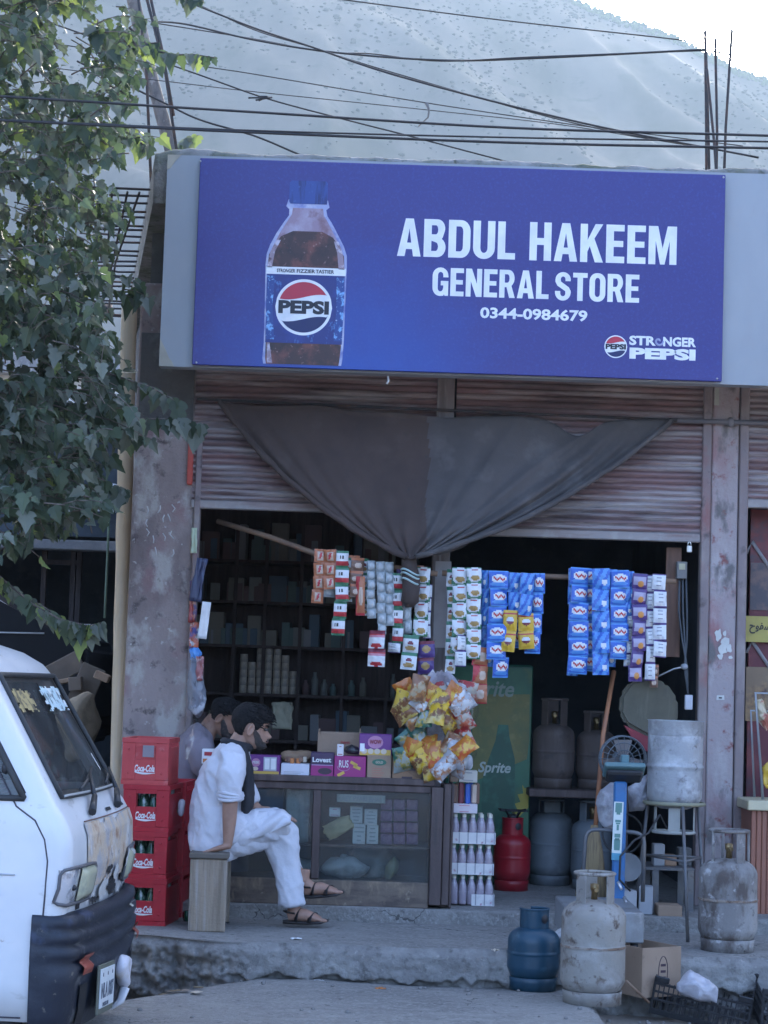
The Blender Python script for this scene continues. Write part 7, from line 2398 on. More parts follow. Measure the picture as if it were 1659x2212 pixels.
def tins(px0, n, cols, lvl, rows, lab):
    for c in range(cols):
        for r_ in range(rows[c]):
            o = bpy.data.objects.new('tin', TIN); COL.objects.link(o)
            o.location = (P(px0, 1450, YB2 + .05).x + .058 * c, YB2 + .05, lev[lvl] + .0545 * r_)
            tag(o, lab, 'tin', 'stacked tins on the back shelves')
tins(526, 4, 4, 3, (5, 4, 6, 6), 'pale tin stacked on the back shelf left of the second upright')
tins(598, 3, 3, 3, (6, 5, 3), 'pale tin stacked on the back shelf right of the second upright')
rs2 = random.Random(8)
GOODS = [plain('goods_%d' % i, c, .7) for i, c in enumerate(((.24, .25, .23), (.14, .2, .19), (.26, .24, .2), (.19, .12, .12), (.12, .17, .22), (.3, .3, .31)))]
k = 0
for lvl, ztop in ((0, .36), (1, .24), (2, .26), (3, .0), (4, .26), (0, .2), (1, .16), (2, .16)):
    if not ztop:
        xs_ = [P(q, 1450, YB2).x for q in (660, 680, 700, 720, 760, 785, 850, 870, 890, 915)]
    else:
        xs_ = []
        x = x0 + .06
        while x < x1 - .1:
            xs_.append(x); x += rs2.uniform(.06, .15)
    for x in xs_:
        if rs2.random() < .2 and ztop:
            continue
        h, w_ = rs2.uniform(.1, ztop - .03) if ztop else rs2.uniform(.08, .17), rs2.uniform(.05, .13)
        if ztop == 0:
            m = MB(); m.use(rs2.choice(GOODS)); rr_ = .024
            m.lathe([(0, 0), (rr_, 0), (rr_, h * .65), (rr_ * .5, h * .85), (rr_ * .5, h), (0, h)], 12)
            nm, ct, lb = 'bottle', 'bottle', 'dim bottle on the back shelf'
        else:
            m = MB(); m.use(rs2.choice(GOODS)); m.box((0, 0, h / 2), (w_, .12, h), rz=rs2.uniform(-.1, .1), bevel=.003)
            nm, ct, lb = 'packet_box', 'box', 'dim box of goods on the %s shelf at the back' % ('top', 'second', 'third', 'fourth', 'lowest')[lvl]
        o = m.build(nm); o.location = (x, YB2 + .09, lev[lvl])
        tag(o, lb, ct, 'goods on the back shelves')
flat_item('paper_bag', 'brown paper bag hanging at the back of the shop, right of the seated man', 'paper bag', 588, 1517, 631, 1575, .9, mat('kraft_paper', (.30, .28, .2), [((.2, .19, .14), 7, .45, .65)], .9), .02, .03)

# ---------------- hanging things by the stained pillar
flat_item('card_strip', 'long white card hanging inside the stained pillar', 'card', 432, 1300, 451, 1380, -.2, WHITE, .004, .004, .09)
flat_item('dark_pouch', 'dark blue pouch hanging above the long white card', 'pouch', 418, 1205, 440, 1300, -.18, plain('dark_blue_foil', (.05, .06, .12), .4), .01, .02, .12)
flat_item('red_packet', 'red and blue packets hanging against the stained pillar', 'packet', 409, 1255, 424, 1345, -.16, mat('red_blue_foil', (.35, .06, .05), [((.12, .1, .2), 9, .48, .56), ((.6, .3, .2), 14, .58, .66)], .4), .01, .02)
flat_item('orange_packet', 'orange printed packet low on the red packets', 'packet', 410, 1345, 430, 1400, -.16, mat('orange_foil_mix', (.5, .14, .08), [((.6, .6, .6), 12, .56, .62), ((.1, .1, .3), 9, .58, .66)], .4), .01, .02)
flat_item('green_packet', 'pale green packet hanging high at the shutter corner', 'packet', 414, 1140, 425, 1195, -.1, plain('pale_green_foil', (.5, .58, .4), .5), .006, .01)
SHINY = mat('shiny_film', (.20, .21, .24), [((.5, .52, .56), 10, .55, .65), ((.09, .07, .08), 7, .5, .62)], .18, bump=.5, bscale=16)
lumpy('clear_bag', 'shiny clear plastic bag of goods hanging beside the shopkeeper', 'plastic bag', [(412, 1420), (428, 1425), (440, 1470), (446, 1510), (440, 1540), (425, 1550), (408, 1535), (405, 1470)], -.3, .07, SHINY, 5)
lumpy('blue_bag', 'small bright blue bag on top of the clear hanging bag', 'bag', [(410, 1402), (425, 1400), (437, 1412), (430, 1425), (412, 1425)], -.28, .03, SM['lblue'], 6)
flat_item('red_printed_bag', 'red printed pouch inside the hanging clear bag', 'pouch', 424, 1418, 440, 1470, -.36, mat('red_print_foil', (.3, .1, .1), [((.5, .45, .45), 20, .5, .6)], .4), .01, .01)
m = MB(); m.use(CLEAR)
c = P(425, 1590, -.36)
m.grid(lambda u, v: c + Vector(((u - .5) * .11 + .02 * sin(v * 4), -.04 * sin(u * 4) + .02 * noise.noise((u * 5, v * 5, 0)), (.5 - v) * .26)), 14, 16)
tag(m.build('clear_sheet', fix=False), 'thin clear plastic sheet hanging below the clear bag', 'plastic sheet')
carton(436, 1618, 462, 1650, -.45, .08, WHITE, 'printed_packet', 'white and red packet at the left end of the counter', 'packet', prn=lambda pm, w_, h_: (bar(pm, REDP, -w_ * .3, h_ * .55, w_ * .4, h_ * .8), bar(pm, ORG, -w_ * .4, h_ * .1, w_ * .4, h_ * .35)))

# ---------------- lower slab clutter
bxs = thing('cardboard_box', 'open brown cardboard box behind the frontmost gas cylinder', 'cardboard box', (0, 0, 0))
CARDB = mat('carton_brown', (.34, .24, .17), [((.28, .195, .135), 3, .45, .7), ((.2, .14, .1), 14, .62, .78)], .9)
m = MB(); m.use(CARDB)
W_, D_, H_, th = .30, .24, .235, .006
m.span((-W_ / 2, 0, 0), (W_ / 2, th, H_), bevel=.001); m.span((-W_ / 2, D_ - th, 0), (W_ / 2, D_, H_)); m.span((-W_ / 2, th, 0), (-W_ / 2 + th, D_ - th, H_)); m.span((W_ / 2 - th, th, 0), (W_ / 2, D_ - th, H_)); m.span((-W_ / 2 + th, th, 0), (W_ / 2 - th, D_ - th, th))
o = m.build('box'); o.parent = bxs
m = MB(); m.use(CARDB); m.box((0, .02, H_ - .04), (W_ * .92, .004, .08), M=Matrix.Translation((0, 0, 0)) @ Matrix.Rotation(-.3, 4, 'X')); q = m.build('flap'); q.parent = bxs
m = MB(); m.use(WAF)
M_ = Matrix.Translation((W_ / 2 + .0005, .13, .12)) @ Matrix.Rotation(pi / 2, 4, 'Z')
m.tube([M_ @ Vector((cos(q) * .028, 0, sin(q) * .072)) for q in [2 * pi * k / 24 for k in range(24)]], .002, 5, closed=True)
for z in (.03, 0, -.03):
    m.box((0, 0, z), (.03, .002, .012), M=M_)
q = m.build('print'); q.parent = o
p = PZ(1352, 2158, ZS)
bxs.location = (p.x - .0, p.y + .17, ZS); bxs.rotation_euler.z = RAD(-58)
m = MB(); m.use(mat('bamboo_pole', ()))
m.tube([PZ(1352, 2118, ZS + .12), PZ(1402, 2166, ZS + .01)], .006, 6)
tag(m.build('stick'), 'thin stick leaning on the open cardboard box', 'stick')
PLAS = mat('black_crate', (.018, .019, .022), [((.05, .05, .052), 9, .5, .7)], .5)
def veg_crate(loc, rz, ry, lab, rx=0):
    t = thing('plastic_crate', lab, 'plastic crate', (0, 0, 0), 'black plastic crates')
    W_, D_, H_ = .46, .32, .19
    m = MB(); m.use(PLAS)
    for (x0, y0, x1, y1) in ((-W_ / 2, 0, W_ / 2, 0), (-W_ / 2, D_, W_ / 2, D_), (-W_ / 2, 0, -W_ / 2, D_), (W_ / 2, 0, W_ / 2, D_)):
        L_ = max(abs(x1 - x0), abs(y1 - y0))
        ax = 0 if abs(x1 - x0) > 0 else 1
        for z, h in ((.014, .028), (.075, .01), (.115, .01), (.155, .012)):
            c = Vector(((x0 + x1) / 2, (y0 + y1) / 2, z))
            m.box(c, (L_ + .008, .008, h) if ax == 0 else (.008, L_ - .0085, h), bevel=.001)
        n = int(L_ / .022)
        for k in range(n + 1):
            f = k / n
            big = k in (0, n, n // 2)
            c = Vector((x0 + (x1 - x0) * f, y0 + (y1 - y0) * f, .095))
            top = .19 if k in (0, 1, n - 1, n) else .165
            m.box((c.x, c.y, top / 2), (.012 if big and ax == 0 else .0055, .0055 if ax == 0 or not big else .012, top))
    for k in range(14):
        m.box((-W_ / 2 + W_ * (k + .5) / 14, D_ / 2, .006), (.014, D_ - .01, .006))
    o = m.build('lattice'); o.parent = t
    m = MB(); m.use(PLAS)
    for x in (-1, 1):
        m.box((x * (W_ / 2 - .03), 0, .178), (.07, .012, .03), bevel=.004); m.box((x * (W_ / 2 - .03), D_, .178), (.07, .012, .03), bevel=.004)
    q = m.build('corner_lug'); q.parent = t
    t.location = loc; t.rotation_euler = (rx, ry, rz)
    return t
pc = PZ(1508, 2205, .06)
veg_crate((pc.x + .0, pc.y + .02, .04), RAD(-12), RAD(10), 'black plastic crate with a white bag, tilted against the pavement edge', RAD(14))
pc2 = PZ(1690, 2215, .06)
veg_crate((pc2.x + .13, pc2.y - .02, .03), RAD(-4), RAD(2), 'black plastic crate cut by the right edge of the picture', RAD(4))
lumpy('white_bag', 'knotted white plastic bag in the tilted black crate', 'bag', [(1462, 2125), (1478, 2108), (1492, 2098), (1512, 2108), (1535, 2118), (1550, 2138), (1548, 2165), (1500, 2160), (1462, 2140)], -2.0, .10, mat('white_bag_film', (.5, .49, .53), [((.38, .37, .4), 8, .45, .65)], .4, bump=.4, bscale=18), 8)
m = MB(); m.use(plain('dark_bottle', (.05, .03, .03), .2))
T = Mat(PZ(1083, 2116, ZS + .025), rz=-.5, ry=pi / 2 - .1)
m.lathe([(0, -.02), (.024, -.02), (.025, .04), (.012, .06), (.012, .08), (0, .08)], 12, M=T)
tag(m.build('small_bottle'), 'small dark bottle lying beside the blue gas cylinder', 'bottle')
m = MB(); m.use(mat('mixed_litter', (.6, .6, .6), [((.25, .12, .1), 18, .52, .58)], .4))
m.ball(PZ(1215, 2028, ZP + .03), (.05, .05, .05), 12, 8); m.jitter(.05, 22)
tag(m.build('plastic_scrap'), 'crumpled silvery plastic scrap between the two front cylinders', 'plastic scrap')
rl = random.Random(6)
for k, (x, y, z, mm, lab) in enumerate(((688, 2121, ZS, WHITE, 'small white scrap on the lower slab, left'), (930, 2124, ZS, WHITE, 'flat white paper scrap on the lower slab, middle'), (822, 2138, ZS, ORG, 'small rusty wrapper on the lower slab'), (915, 1975, ZP, GREENP, 'tiny green wrapper on the pavement before the counter'), (1070, 2055, ZP, CREAM, 'pale scrap at the pavement edge left of the blue cylinder'), (640, 2030, ZP, WHITE, 'tiny white scrap near the pavement edge'), (485, 1995, ZP, BLACK, 'dark scrap on the pavement at the foot of the stool'), (1300, 1995, ZP, CREAM, 'pale scrap on the pavement behind the frontmost cylinder'))):
    p = PZ(x, y, z)
    m = MB(); m.use(mm)
    sz = rl.uniform(.025, .04)
    m.grid(lambda u, v: (p.x + (u - .5) * sz * 1.6, p.y + (v - .5) * sz, p.z + .008 + .012 * noise.noise((u * 4 + k, v * 4, k))), 5, 4)
    o = m.build('litter_scrap', fix=False); o.modifiers.new('t', 'SOLIDIFY').thickness = .002
    tag(o, lab, 'litter', 'litter on the ground')
for k in range(14):
    p = PZ(rl.uniform(300, 440), rl.uniform(2158, 2200), .05)
    m = MB(); m.use(rl.choice((CARDD, mat('dry_leaf', (.16, .11, .06), [((.24, .18, .1), 20, .5, .6)], .9), CREAM)))
    sz = rl.uniform(.02, .045); a = rl.random() * 6
    m.grid(lambda u, v: (p.x + cos(a) * (u - .5) * sz * 1.6 - sin(a) * (v - .5) * sz, p.y + sin(a) * (u - .5) * sz * 1.6 + cos(a) * (v - .5) * sz, gz(p.x, p.y) + .012 + .014 * noise.noise((u * 4 + k, v * 4, k))), 4, 4)
    o = m.build('dry_leaf', fix=False); o.modifiers.new('t', 'SOLIDIFY').thickness = .002
    tag(o, 'curled dry leaf in the scatter on the road beside the van', 'leaf', 'dry leaves on the road')
m = MB(); m.use(mat('pebble', (.2, .19, .18), [((.3, .28, .26), 9, .5, .7)], .95))
for k in range(320):
    x, y = rl.uniform(-1.7, 1.6), rl.uniform(-3.1, -1.8)
    if abs(y + 1.85) > .12 and rl.random() < .93: continue
    r_ = rl.uniform(.004, .016)
    lump(m, (x, y, gz(x, y) + r_ * .3), (r_, r_, r_ * .7), r_ * .3, 9)
tag(m.build('gravel'), 'loose pebbles and crumbs along the broken pavement edge', 'gravel', kind='stuff')

# ---------------- the next shop at the right edge
ps = thing('poster_wall', 'dark red poster panels in the next shop at the right edge', 'poster panel', P(1640, 1500, .3))
m = MB(); m.use(mat('poster_red', (.12, .02, .03), [((.2, .04, .04), 4, .45, .62), ((.06, .05, .06), 6, .52, .66)], .5))
a, b = P(1609, 1100, .25), P(1609, 1870, .25)
m.span((b.x, .25, ZI), (b.x + 1.4, .28, a.z)); pw = m.build('panel', None, ps)
m = MB(); m.use(plain('frame_grey', (.25, .24, .25), .6))
for y0, y1 in ((1170, 1255), (1385, 1470)):
    p0, p1, p2 = P(1612, y0 + 25, .24), P(1625, y0, .24), P(1668, y1 - 20, .24)
    m.tube([p0, p1, p2], [(.004, .012)] * 3, 6, ell=(0, 1, 0))
m.build('frame_line', None, pw)
m = MB(); m.use(mat('poster_dark', (.08, .07, .08), [((.2, .12, .1), 5, .5, .65)], .5))
a1, b1 = P(1622, 1215, .24), P(1700, 1320, .24); m.span((a1.x, .242, b1.z), (b1.x, .248, a1.z))
m.build('print_picture', None, pw)
m = MB(); m.use(mat('poster_food', (.22, .15, .09), [((.35, .22, .1), 5, .48, .62), ((.1, .06, .05), 8, .5, .66)], .5))
a1, b1 = P(1612, 1440, .24), P(1700, 1560, .24); m.span((a1.x, .242, b1.z), (b1.x, .248, a1.z))
m.build('print_picture', None, pw)
m = MB(); m.use(mat('banner_yellow', (.45, .38, .10), [((.36, .3, .1), 5, .45, .7)], .6))
a1, b1 = P(1606, 1330, .2), P(1700, 1400, .2); m.span((a1.x, .2, b1.z + .03), (b1.x, .21, a1.z)); bn = m.build('banner', None, ps)
m = MB(); m.use(BLACK)
try:
    m.text('\ufea1\ufeee\ufed4\ufeb3', P(1642, 1357, .198), 46 * S(.2), 24 * S(.2), bold=.02, depth=.001)
    m.build('lettering', None, bn)
except Exception:
    pass
cab = thing('cabinet', 'orange brown ribbed cabinet with a cream top at the right edge', 'cabinet', P(1650, 1980, -.35))
m = MB(); m.use(mat('cabinet_wood', (.30, .12, .075), [((.24, .095, .06), 3, .45, .65, (8, 8, .4))], .55))
a, b = P(1621, 1750, -.35), P(1621, 1985, -.35)
ztc = a.z
for k in range(22):
    m.box((a.x + .02 + .03 * k, -.35 + .2, (ZP + ztc) / 2), (.028, .4, ztc - ZP - .001), bevel=.004)
m.build('ribbed_front', None, cab)
m = MB(); m.use(plain('cream_top', (.62, .55, .36), .5)); m.span((a.x - .02, -.38, ztc), (a.x + .7, .06, ztc + .055), bevel=.006); m.build('top_board', None, cab)
rk2 = thing('metal_rack', 'thin pale metal rack standing on the cream topped cabinet', 'rack', P(1640, 1730, -.2))
m = MB(); m.use(plain('pale_metal', (.4, .42, .44), .4, .4))
z0 = ztc + .056
a = P(1632, 1497, -.25)
m.tube([Vector((P(1648, 1720, -.25).x, -.25, z0)), a, a + Vector((.5, 0, 0))], .008, 6); m.build('front_frame', None, rk2)
m = MB(); m.use(plain('pale_metal', ())); a = P(1622, 1535, .0)
m.tube([Vector((P(1630, 1700, .0).x, .0, z0)), a, a + Vector((.5, 0, 0))], .007, 6); m.build('rear_frame', None, rk2)
lumpy('hanging_snack', 'pale printed packet hung on the thin metal rack', 'packet', [(1630, 1515), (1645, 1508), (1655, 1535), (1665, 1570), (1655, 1578), (1640, 1555)], -.22, .02, mat('cream_foil', (.55, .45, .3), [((.4, .12, .08), 12, .54, .62)], .4), 11)
lumpy('yellow_packet', 'yellow packet hanging at the right edge beside the rack', 'packet', [(1645, 1660), (1662, 1640), (1680, 1660), (1680, 1700), (1655, 1705)], -.05, .03, SM['yellow'], 12)
# ================================================================ white microvan at the left
VB = RAD(-3)
VO = Vector((-1.035, -3.42, 0))
VT = Matrix.Translation(VO) @ Matrix.Rotation(VB, 4, 'Z')
VWH = mat('van_white', (.68, .69, .70), [((.58, .60, .62), 2.2, .45, .7), ((.42, .41, .39), 7, .61, .74, (1, 1, 2)), ((.24, .17, .12), 16, .68, .75)], .32, coat=.25)
VBK = mat('bumper_plastic', (.010, .015, .028), [((.035, .042, .06), 4, .5, .68), ((.13, .13, .13), 11, .60, .72), ((.06, .085, .17), 2.4, .56, .66), ((.16, .14, .11), 24, .66, .74)], .5, bump=.15)
PUTTY = mat('bare_putty', (.50, .41, .31), [((.36, .36, .38), 7, .48, .6), ((.54, .53, .52), 9, .54, .64), ((.33, .20, .13), 6, .57, .67), ((.2, .18, .17), 18, .62, .72)], .8, bump=.25)
RUBR = plain('window_rubber', (.03, .032, .034), .6)
VGL = glass('van_glass', (.78, .8, .8), .1, .42, (.17, .185, .19), .6)
van = thing('van', 'white microvan with torn front panel and black bumper at the left edge', 'van', (VO.x, VO.y, 0))
def lerp_tab(tab, z):
    if z <= tab[0][0]: return tab[0][1]
    for (a, b), (c, d) in zip(tab, tab[1:]):
        if z <= c:
            return b + (d - b) * (z - a) / (c - a)
    return tab[-1][1]
FXT = [(.30, -.075), (.72, -.055), (.86, -.03), (.98, -.035), (1.05, -.06), (1.10, -.10), (1.60, -.40), (1.645, -.44), (1.69, -.52), (1.73, -.65), (1.76, -.82), (1.785, -1.05), (1.80, -1.4)]
WT = [(.30, .68), (.8, .70), (1.05, .692), (1.6, .625), (1.645, .605), (1.69, .56), (1.73, .50), (1.76, .43), (1.785, .34), (1.80, .2)]
def fxz(z): return lerp_tab(FXT, z)
def wz(z): return lerp_tab(WT, z)
VRC = .065
NF, NC, NSD = 20, 7, 26
def vring(z, off=0.0):
    """one closed contour at height z, from the near front corner round the nose, the far side, the tail and back"""
    w_, fx_ = wz(z) + off, fxz(z) + off
    rc = VRC
    bx_ = -3.15
    pts = []
    def nose(y): return fx_ - .035 * (y / w_) ** 2
    fy = w_ - rc
    for i in range(NF + 1):
        y = -fy + 2 * fy * i / NF
        pts.append((nose(y), y))
    xn = nose(fy)
    for i in range(1, NC + 1):
        a = pi / 2 * i / NC
        pts.append((xn - rc + rc * cos(a), fy + rc * sin(a)))
    for i in range(1, NSD + 1):
        pts.append((xn - rc + (bx_ + .1 - xn + rc) * (i / NSD) ** 1.3, w_))
    for i in range(1, 9):
        pts.append((bx_, w_ - .1 - 2 * (w_ - .1) * (i - 1) / 7))
    for i in range(NSD + 1):
        pts.append((bx_ + .1 + (xn - rc - bx_ - .1) * (1 - (1 - i / NSD) ** 1.3), -w_))
    for i in range(1, NC):
        a = -pi / 2 + pi / 2 * i / NC
        pts.append((xn - rc + rc * cos(a), -fy + rc * sin(a)))
    return [VT @ Vector((x, y, z)) for x, y in pts]
def vfront(y, z, off=0.0):
    w_ = wz(z); fy = w_ - VRC
    x = fxz(z) - .035 * (min(abs(y), fy) / w_) ** 2
    if abs(y) > fy:
        a = min(1, (abs(y) - fy) / VRC)
        x += -VRC + VRC * sqrt(max(0, 1 - a * a))
    return VT @ Vector((x + off, y, z))
zlv = [.30, .45, .58, .68, .74, .80, .86, .92, .98, 1.03, 1.07, 1.10, 1.13, 1.2, 1.3, 1.4, 1.5, 1.56, 1.59, 1.62, 1.645, 1.67, 1.69, 1.71, 1.73, 1.745, 1.76, 1.775, 1.785, 1.793, 1.80]
rings = [vring(z) for z in zlv]
NR = len(rings[0])
iF = range(1, NF - 1)                                  # windscreen columns
S0 = NF + NC + NSD + 8                                 # first point of the near side
nearF = S0 + NSD + 1
def is_ws(i, z0, z1): return 1 <= i <= NF - 2 and z0 >= 1.125 and z1 <= 1.595
def is_sw(i, z0, z1):
    n = i - S0
    far = i - (NF + NC)
    return z0 >= 1.105 and z1 <= 1.56 and (4 <= n <= NSD - 1 or 1 <= far <= NSD - 5)
m = MB(); m.use(VWH)
bv = [[m.bm.verts.new(p) for p in r_] for r_ in rings]
gv, sv = [], []
for j in range(len(zlv) - 1):
    for i in range(NR):
        i2 = (i + 1) % NR
        q = (i, j, i2)
        if is_ws(i, zlv[j], zlv[j + 1]): gv.append(q); continue
        if is_sw(i, zlv[j], zlv[j + 1]): sv.append(q); continue
        f = m.bm.faces.new((bv[j][i], bv[j][i2], bv[j + 1][i2], bv[j + 1][i])); f.smooth = True
m.bm.faces.new(bv[-1]).smooth = True
m.bm.faces.new(bv[0][::-1])
for v in m.bm.verts:
    v.co += noise.noise_vector(v.co * 3.3) * .004
vb = m.build('body', None, van, fix=False)
def glass_part(name, cells):
    m = MB(); m.use(VGL)
    o_ = [vring(z, -.006) for z in zlv]
    vs = {}
    for i, j, i2 in cells:
        c = []
        for a, b in ((i, j), (i2, j), (i2, j + 1), (i, j + 1)):
            if (a, b) not in vs: vs[(a, b)] = m.bm.verts.new(o_[b][a])
            c.append(vs[(a, b)])
        m.bm.faces.new(c).smooth = True
    return m.build(name, None, van, fix=False)
ws = glass_part('windscreen', gv)
glass_part('side_window', [c for c in sv if c[0] >= S0]); glass_part('side_window', [c for c in sv if c[0] < S0])
# rubber seals round the glass
def seal(pts, r_, parent, mm=RUBR):
    m = MB(); m.use(mm); m.tube(pts, r_, 6, closed=True); return m.build('seal', None, parent)
j0, j1 = zlv.index(1.13), zlv.index(1.59)
bp = [rings[j0][i] for i in range(1, NF)] + [rings[j][NF - 1] for j in range(j0, j1)] + [rings[j1][i] for i in range(NF - 1, 0, -1)] + [rings[j][1] for j in range(j1, j0, -1)]
def offs(pts, d=.006):
    n = VT.to_3x3() @ Vector((d, 0, d * .5)); return [p + n for p in pts]
seal(offs(bp), .011, ws)
m = MB(); m.use(plain('seal_trim', (.42, .44, .44), .4)); m.tube(offs([rings[j0][i] for i in range(1, NF)], .014), .005, 6); m.build('trim', None, ws)
j2 = zlv.index(1.56); jj = zlv.index(1.10) + 0
k0, k1 = S0 + 4, S0 + NSD
j3 = zlv.index(1.13) - 0
bs = [rings[j3][i] for i in range(k0, k1 + 1)] + [rings[j][k1] for j in range(j3, j2)] + [rings[j2][i] for i in range(k1, k0 - 1, -1)] + [rings[j][k0] for j in range(j2, j3, -1)]
sideo = VT.to_3x3() @ Vector((0, -.004, 0))
seal([p + sideo for p in bs], .012, bpy.data.objects['side_window'])
# door lines: fore edge of the door and the groove along the A pillar
SEAM = plain('panel_gap', (.06, .055, .07), .8)
def seam(pts, r_=.0035, name='door_seam', mm=SEAM):
    m = MB(); m.use(mm); m.tube(pts, r_, 5); return m.build(name, None, vb)
def side(x, z, off=.001): return VT @ Vector((x, -wz(z) - off, z))
seam([side(-.24 + fxz(z) + .06, z) for z in (1.56, 1.45, 1.3, 1.18, 1.10)] + [side(x, z) for x, z in ((-.205, 1.05), (-.165, .98), (-.15, .9), (-.155, .75), (-.17, .5), (-.19, .32))])
seam([side(-.23, .315), side(-1.2, .315)])
seam([VT @ Vector((fxz(z) - .125, -wz(z) + .012, z)) + VT.to_3x3() @ Vector((.006, -.012, 0)) for z in (1.58, 1.45, 1.3, 1.15)], .003)
seam([side(x, .845) for x in (-.27, -.6, -1.2)], .004, 'side_crease', plain('crease_shade', (.45, .47, .5), .5))
m = MB(); m.use(BLACK); c = VT @ Vector((fxz(1.24) - .15, -wz(1.24) + .0, 1.24)); m.ball(c, (.014, .012, .022), 10, 8); m.build('pillar_clip', None, vb)
# quarter vent in the door window
m = MB(); m.use(plain('vent_grey', (.16, .17, .18), .6))
for k in range(7):
    z = 1.15 + .016 * k
    m.box(VT @ Vector((-.335 - .009 * k, -wz(z) + .002, z)), (.05 - .005 * k, .006, .006), rz=VB)
m.build('window_vent', None, van)
# bumper
BZ = [(.24, -.05, .66), (.27, -.015, .69), (.33, .0, .70), (.44, .008, .705), (.50, .022, .708), (.52, -.004, .704), (.54, .022, .708), (.57, .024, .708), (.585, -.004, .704), (.60, .022, .708), (.63, .02, .708), (.645, -.004, .704), (.66, .016, .706), (.69, .01, .704), (.705, -.03, .69)]
m = MB(); m.use(VBK)
def bring(fx_, w_, z):
    pts = []
    rc = .10; fy = w_ - rc
    for i in range(9): pts.append((-.20 + (fx_ - .05 - rc + .20) * i / 8, -w_))
    for i in range(1, 9):
        a = -pi / 2 + pi / 2 * i / 8
        pts.append((fx_ - .05 - rc + rc * cos(a), -fy + rc * sin(a)))
    for i in range(1, 25):
        y = -fy + 2 * fy * i / 24
        pts.append((fx_ - .06 * (y / w_) ** 2 + (.01 if 0 else 0), y))
    for i in range(1, 9):
        a = pi / 2 * i / 8
        pts.append((fx_ - .05 - rc + rc * cos(a), fy + rc * sin(a)))
    for i in range(1, 9): pts.append((fx_ - .05 - rc + (-.20 - fx_ + .05 + rc) * i / 8, w_))
    return [VT @ Vector((x, y, z)) for x, y in pts]
rr_ = [[m.bm.verts.new(p) for p in bring(f, w_, z)] for z, f, w_ in BZ]
for A, B in zip(rr_, rr_[1:]):
    for i in range(len(A) - 1):
        m.bm.faces.new((A[i], A[i + 1], B[i + 1], B[i])).smooth = True
for v in m.bm.verts:
    v.co += noise.noise_vector(v.co * 6) * .0025
bmp = m.build('bumper', None, van, fix=False)
bmp.modifiers.new('t', 'SOLIDIFY').thickness = .012
def bfr(y, z, off=.0):
    f = lerp_tab([(a, b) for a, b, c in BZ], z)
    w_ = .705; fy = .605
    x = f - .06 * (min(abs(y), fy) / w_) ** 2
    if abs(y) > fy:
        a = min(1, (abs(y) - fy) / .10); x += -.10 + .10 * sqrt(max(0, 1 - a * a))
    return VT @ Vector((x + off, y, z))
def on_front(name, parent, mm, y0, y1, z0, z1, off, fn=bfr, n=8, mask=None, bulge=0.0):
    m = MB(); m.use(mm)
    m.grid(lambda u, v: fn(y0 + (y1 - y0) * u, z0 + (z1 - z0) * v, off + bulge * (1 - (2 * u - 1) ** 6) * (1 - (2 * v - 1) ** 6)), n, n)
    if mask:
        kill = []
        for i, f in enumerate(m.bm.faces):
            u, v = (i % n + .5) / n, (i // n + .5) / n
            if not mask(u, v): kill.append(f)
        bmesh.ops.delete(m.bm, geom=kill, context='FACES')
    o = m.build(name, None, parent, fix=False)
    return o
on_front('indicator', bmp, plain('amber_red_lens', (.30, .06, .035), .35), -.60, -.49, .47, .545, .012, bulge=.006)
on_front('indicator', bmp, plain('amber_red_lens', ()), .52, .62, .47, .545, .012, bulge=.006)
on_front('lower_recess', bmp, plain('recess_black', (.008, .009, .012), .7), -.58, -.49, .27, .43, .006)
on_front('lower_recess', bmp, plain('recess_black', ()), .36, .52, .30, .44, .006)
on_front('pale_chip', bmp, plain('pale_chip', (.6, .58, .5), .6), .30, .36, .635, .66, .012)
m = MB(); m.use(plain('plate_backing', (.12, .13, .10), .6))
pc_ = bfr(-.30, .385, .03)
PT = Matrix.Translation(pc_) @ Matrix.Rotation(VB + pi / 2, 4, 'Z') @ Matrix.Rotation(.06, 4, 'Y')
m.box((0, .006, 0), (.34, .008, .19), M=PT, bevel=.003); pb = m.build('plate_holder', None, bmp)
m = MB(); m.use(plain('plate_white', (.62, .66, .68), .5)); m.box((0, -.001, .004), (.30, .005, .15), M=PT, bevel=.002); pl_ = m.build('number_plate', None, pb)
m = MB(); m.use(plain('plate_ink', (.10, .12, .16), .6))
m.text('NLA 007', (0, -.0038, -.005), .26, .06, M=PT, bold=.03, depth=.001)
m.text('PAKISTAN', (-.03, -.0038, -.058), .12, .016, M=PT, bold=.02, depth=.001)
for x in (-.1, 0, .1):
    m.lathe([(0, .001), (.008, .001), (.008, 0)], 10, M=PT @ Matrix.Translation((x, -.0036, .056)) @ Matrix.Rotation(pi / 2, 4, 'X'))
m.build('lettering', None, pl_)
m = MB(); m.use(mat('broken_lamp', (.62, .61, .66), [((.45, .40, .34), 9, .5, .64), ((.04, .04, .05), 14, .62, .7)], .45))
m.ball((0, 0, 0), (.035, .085, .065), 16, 12, M=Matrix.Translation(bfr(.08, .40, .015)) @ Matrix.Rotation(VB, 4, 'Z') @ Matrix.Rotation(-.5, 4, 'X'))
m.jitter(.02, 14); m.build('fog_lamp', None, bmp)
m = MB(); m.use(mat('torn_white', (.6, .6, .62), [((.45, .44, .43), 9, .5, .7)], .6))
m.tube([bfr(.08, .33, .03), bfr(.06, .28, .03), bfr(.04, .25, .02)], [(.015, .03), (.012, .025), (.006, .012)], 6); m.build('torn_strip', None, bmp)
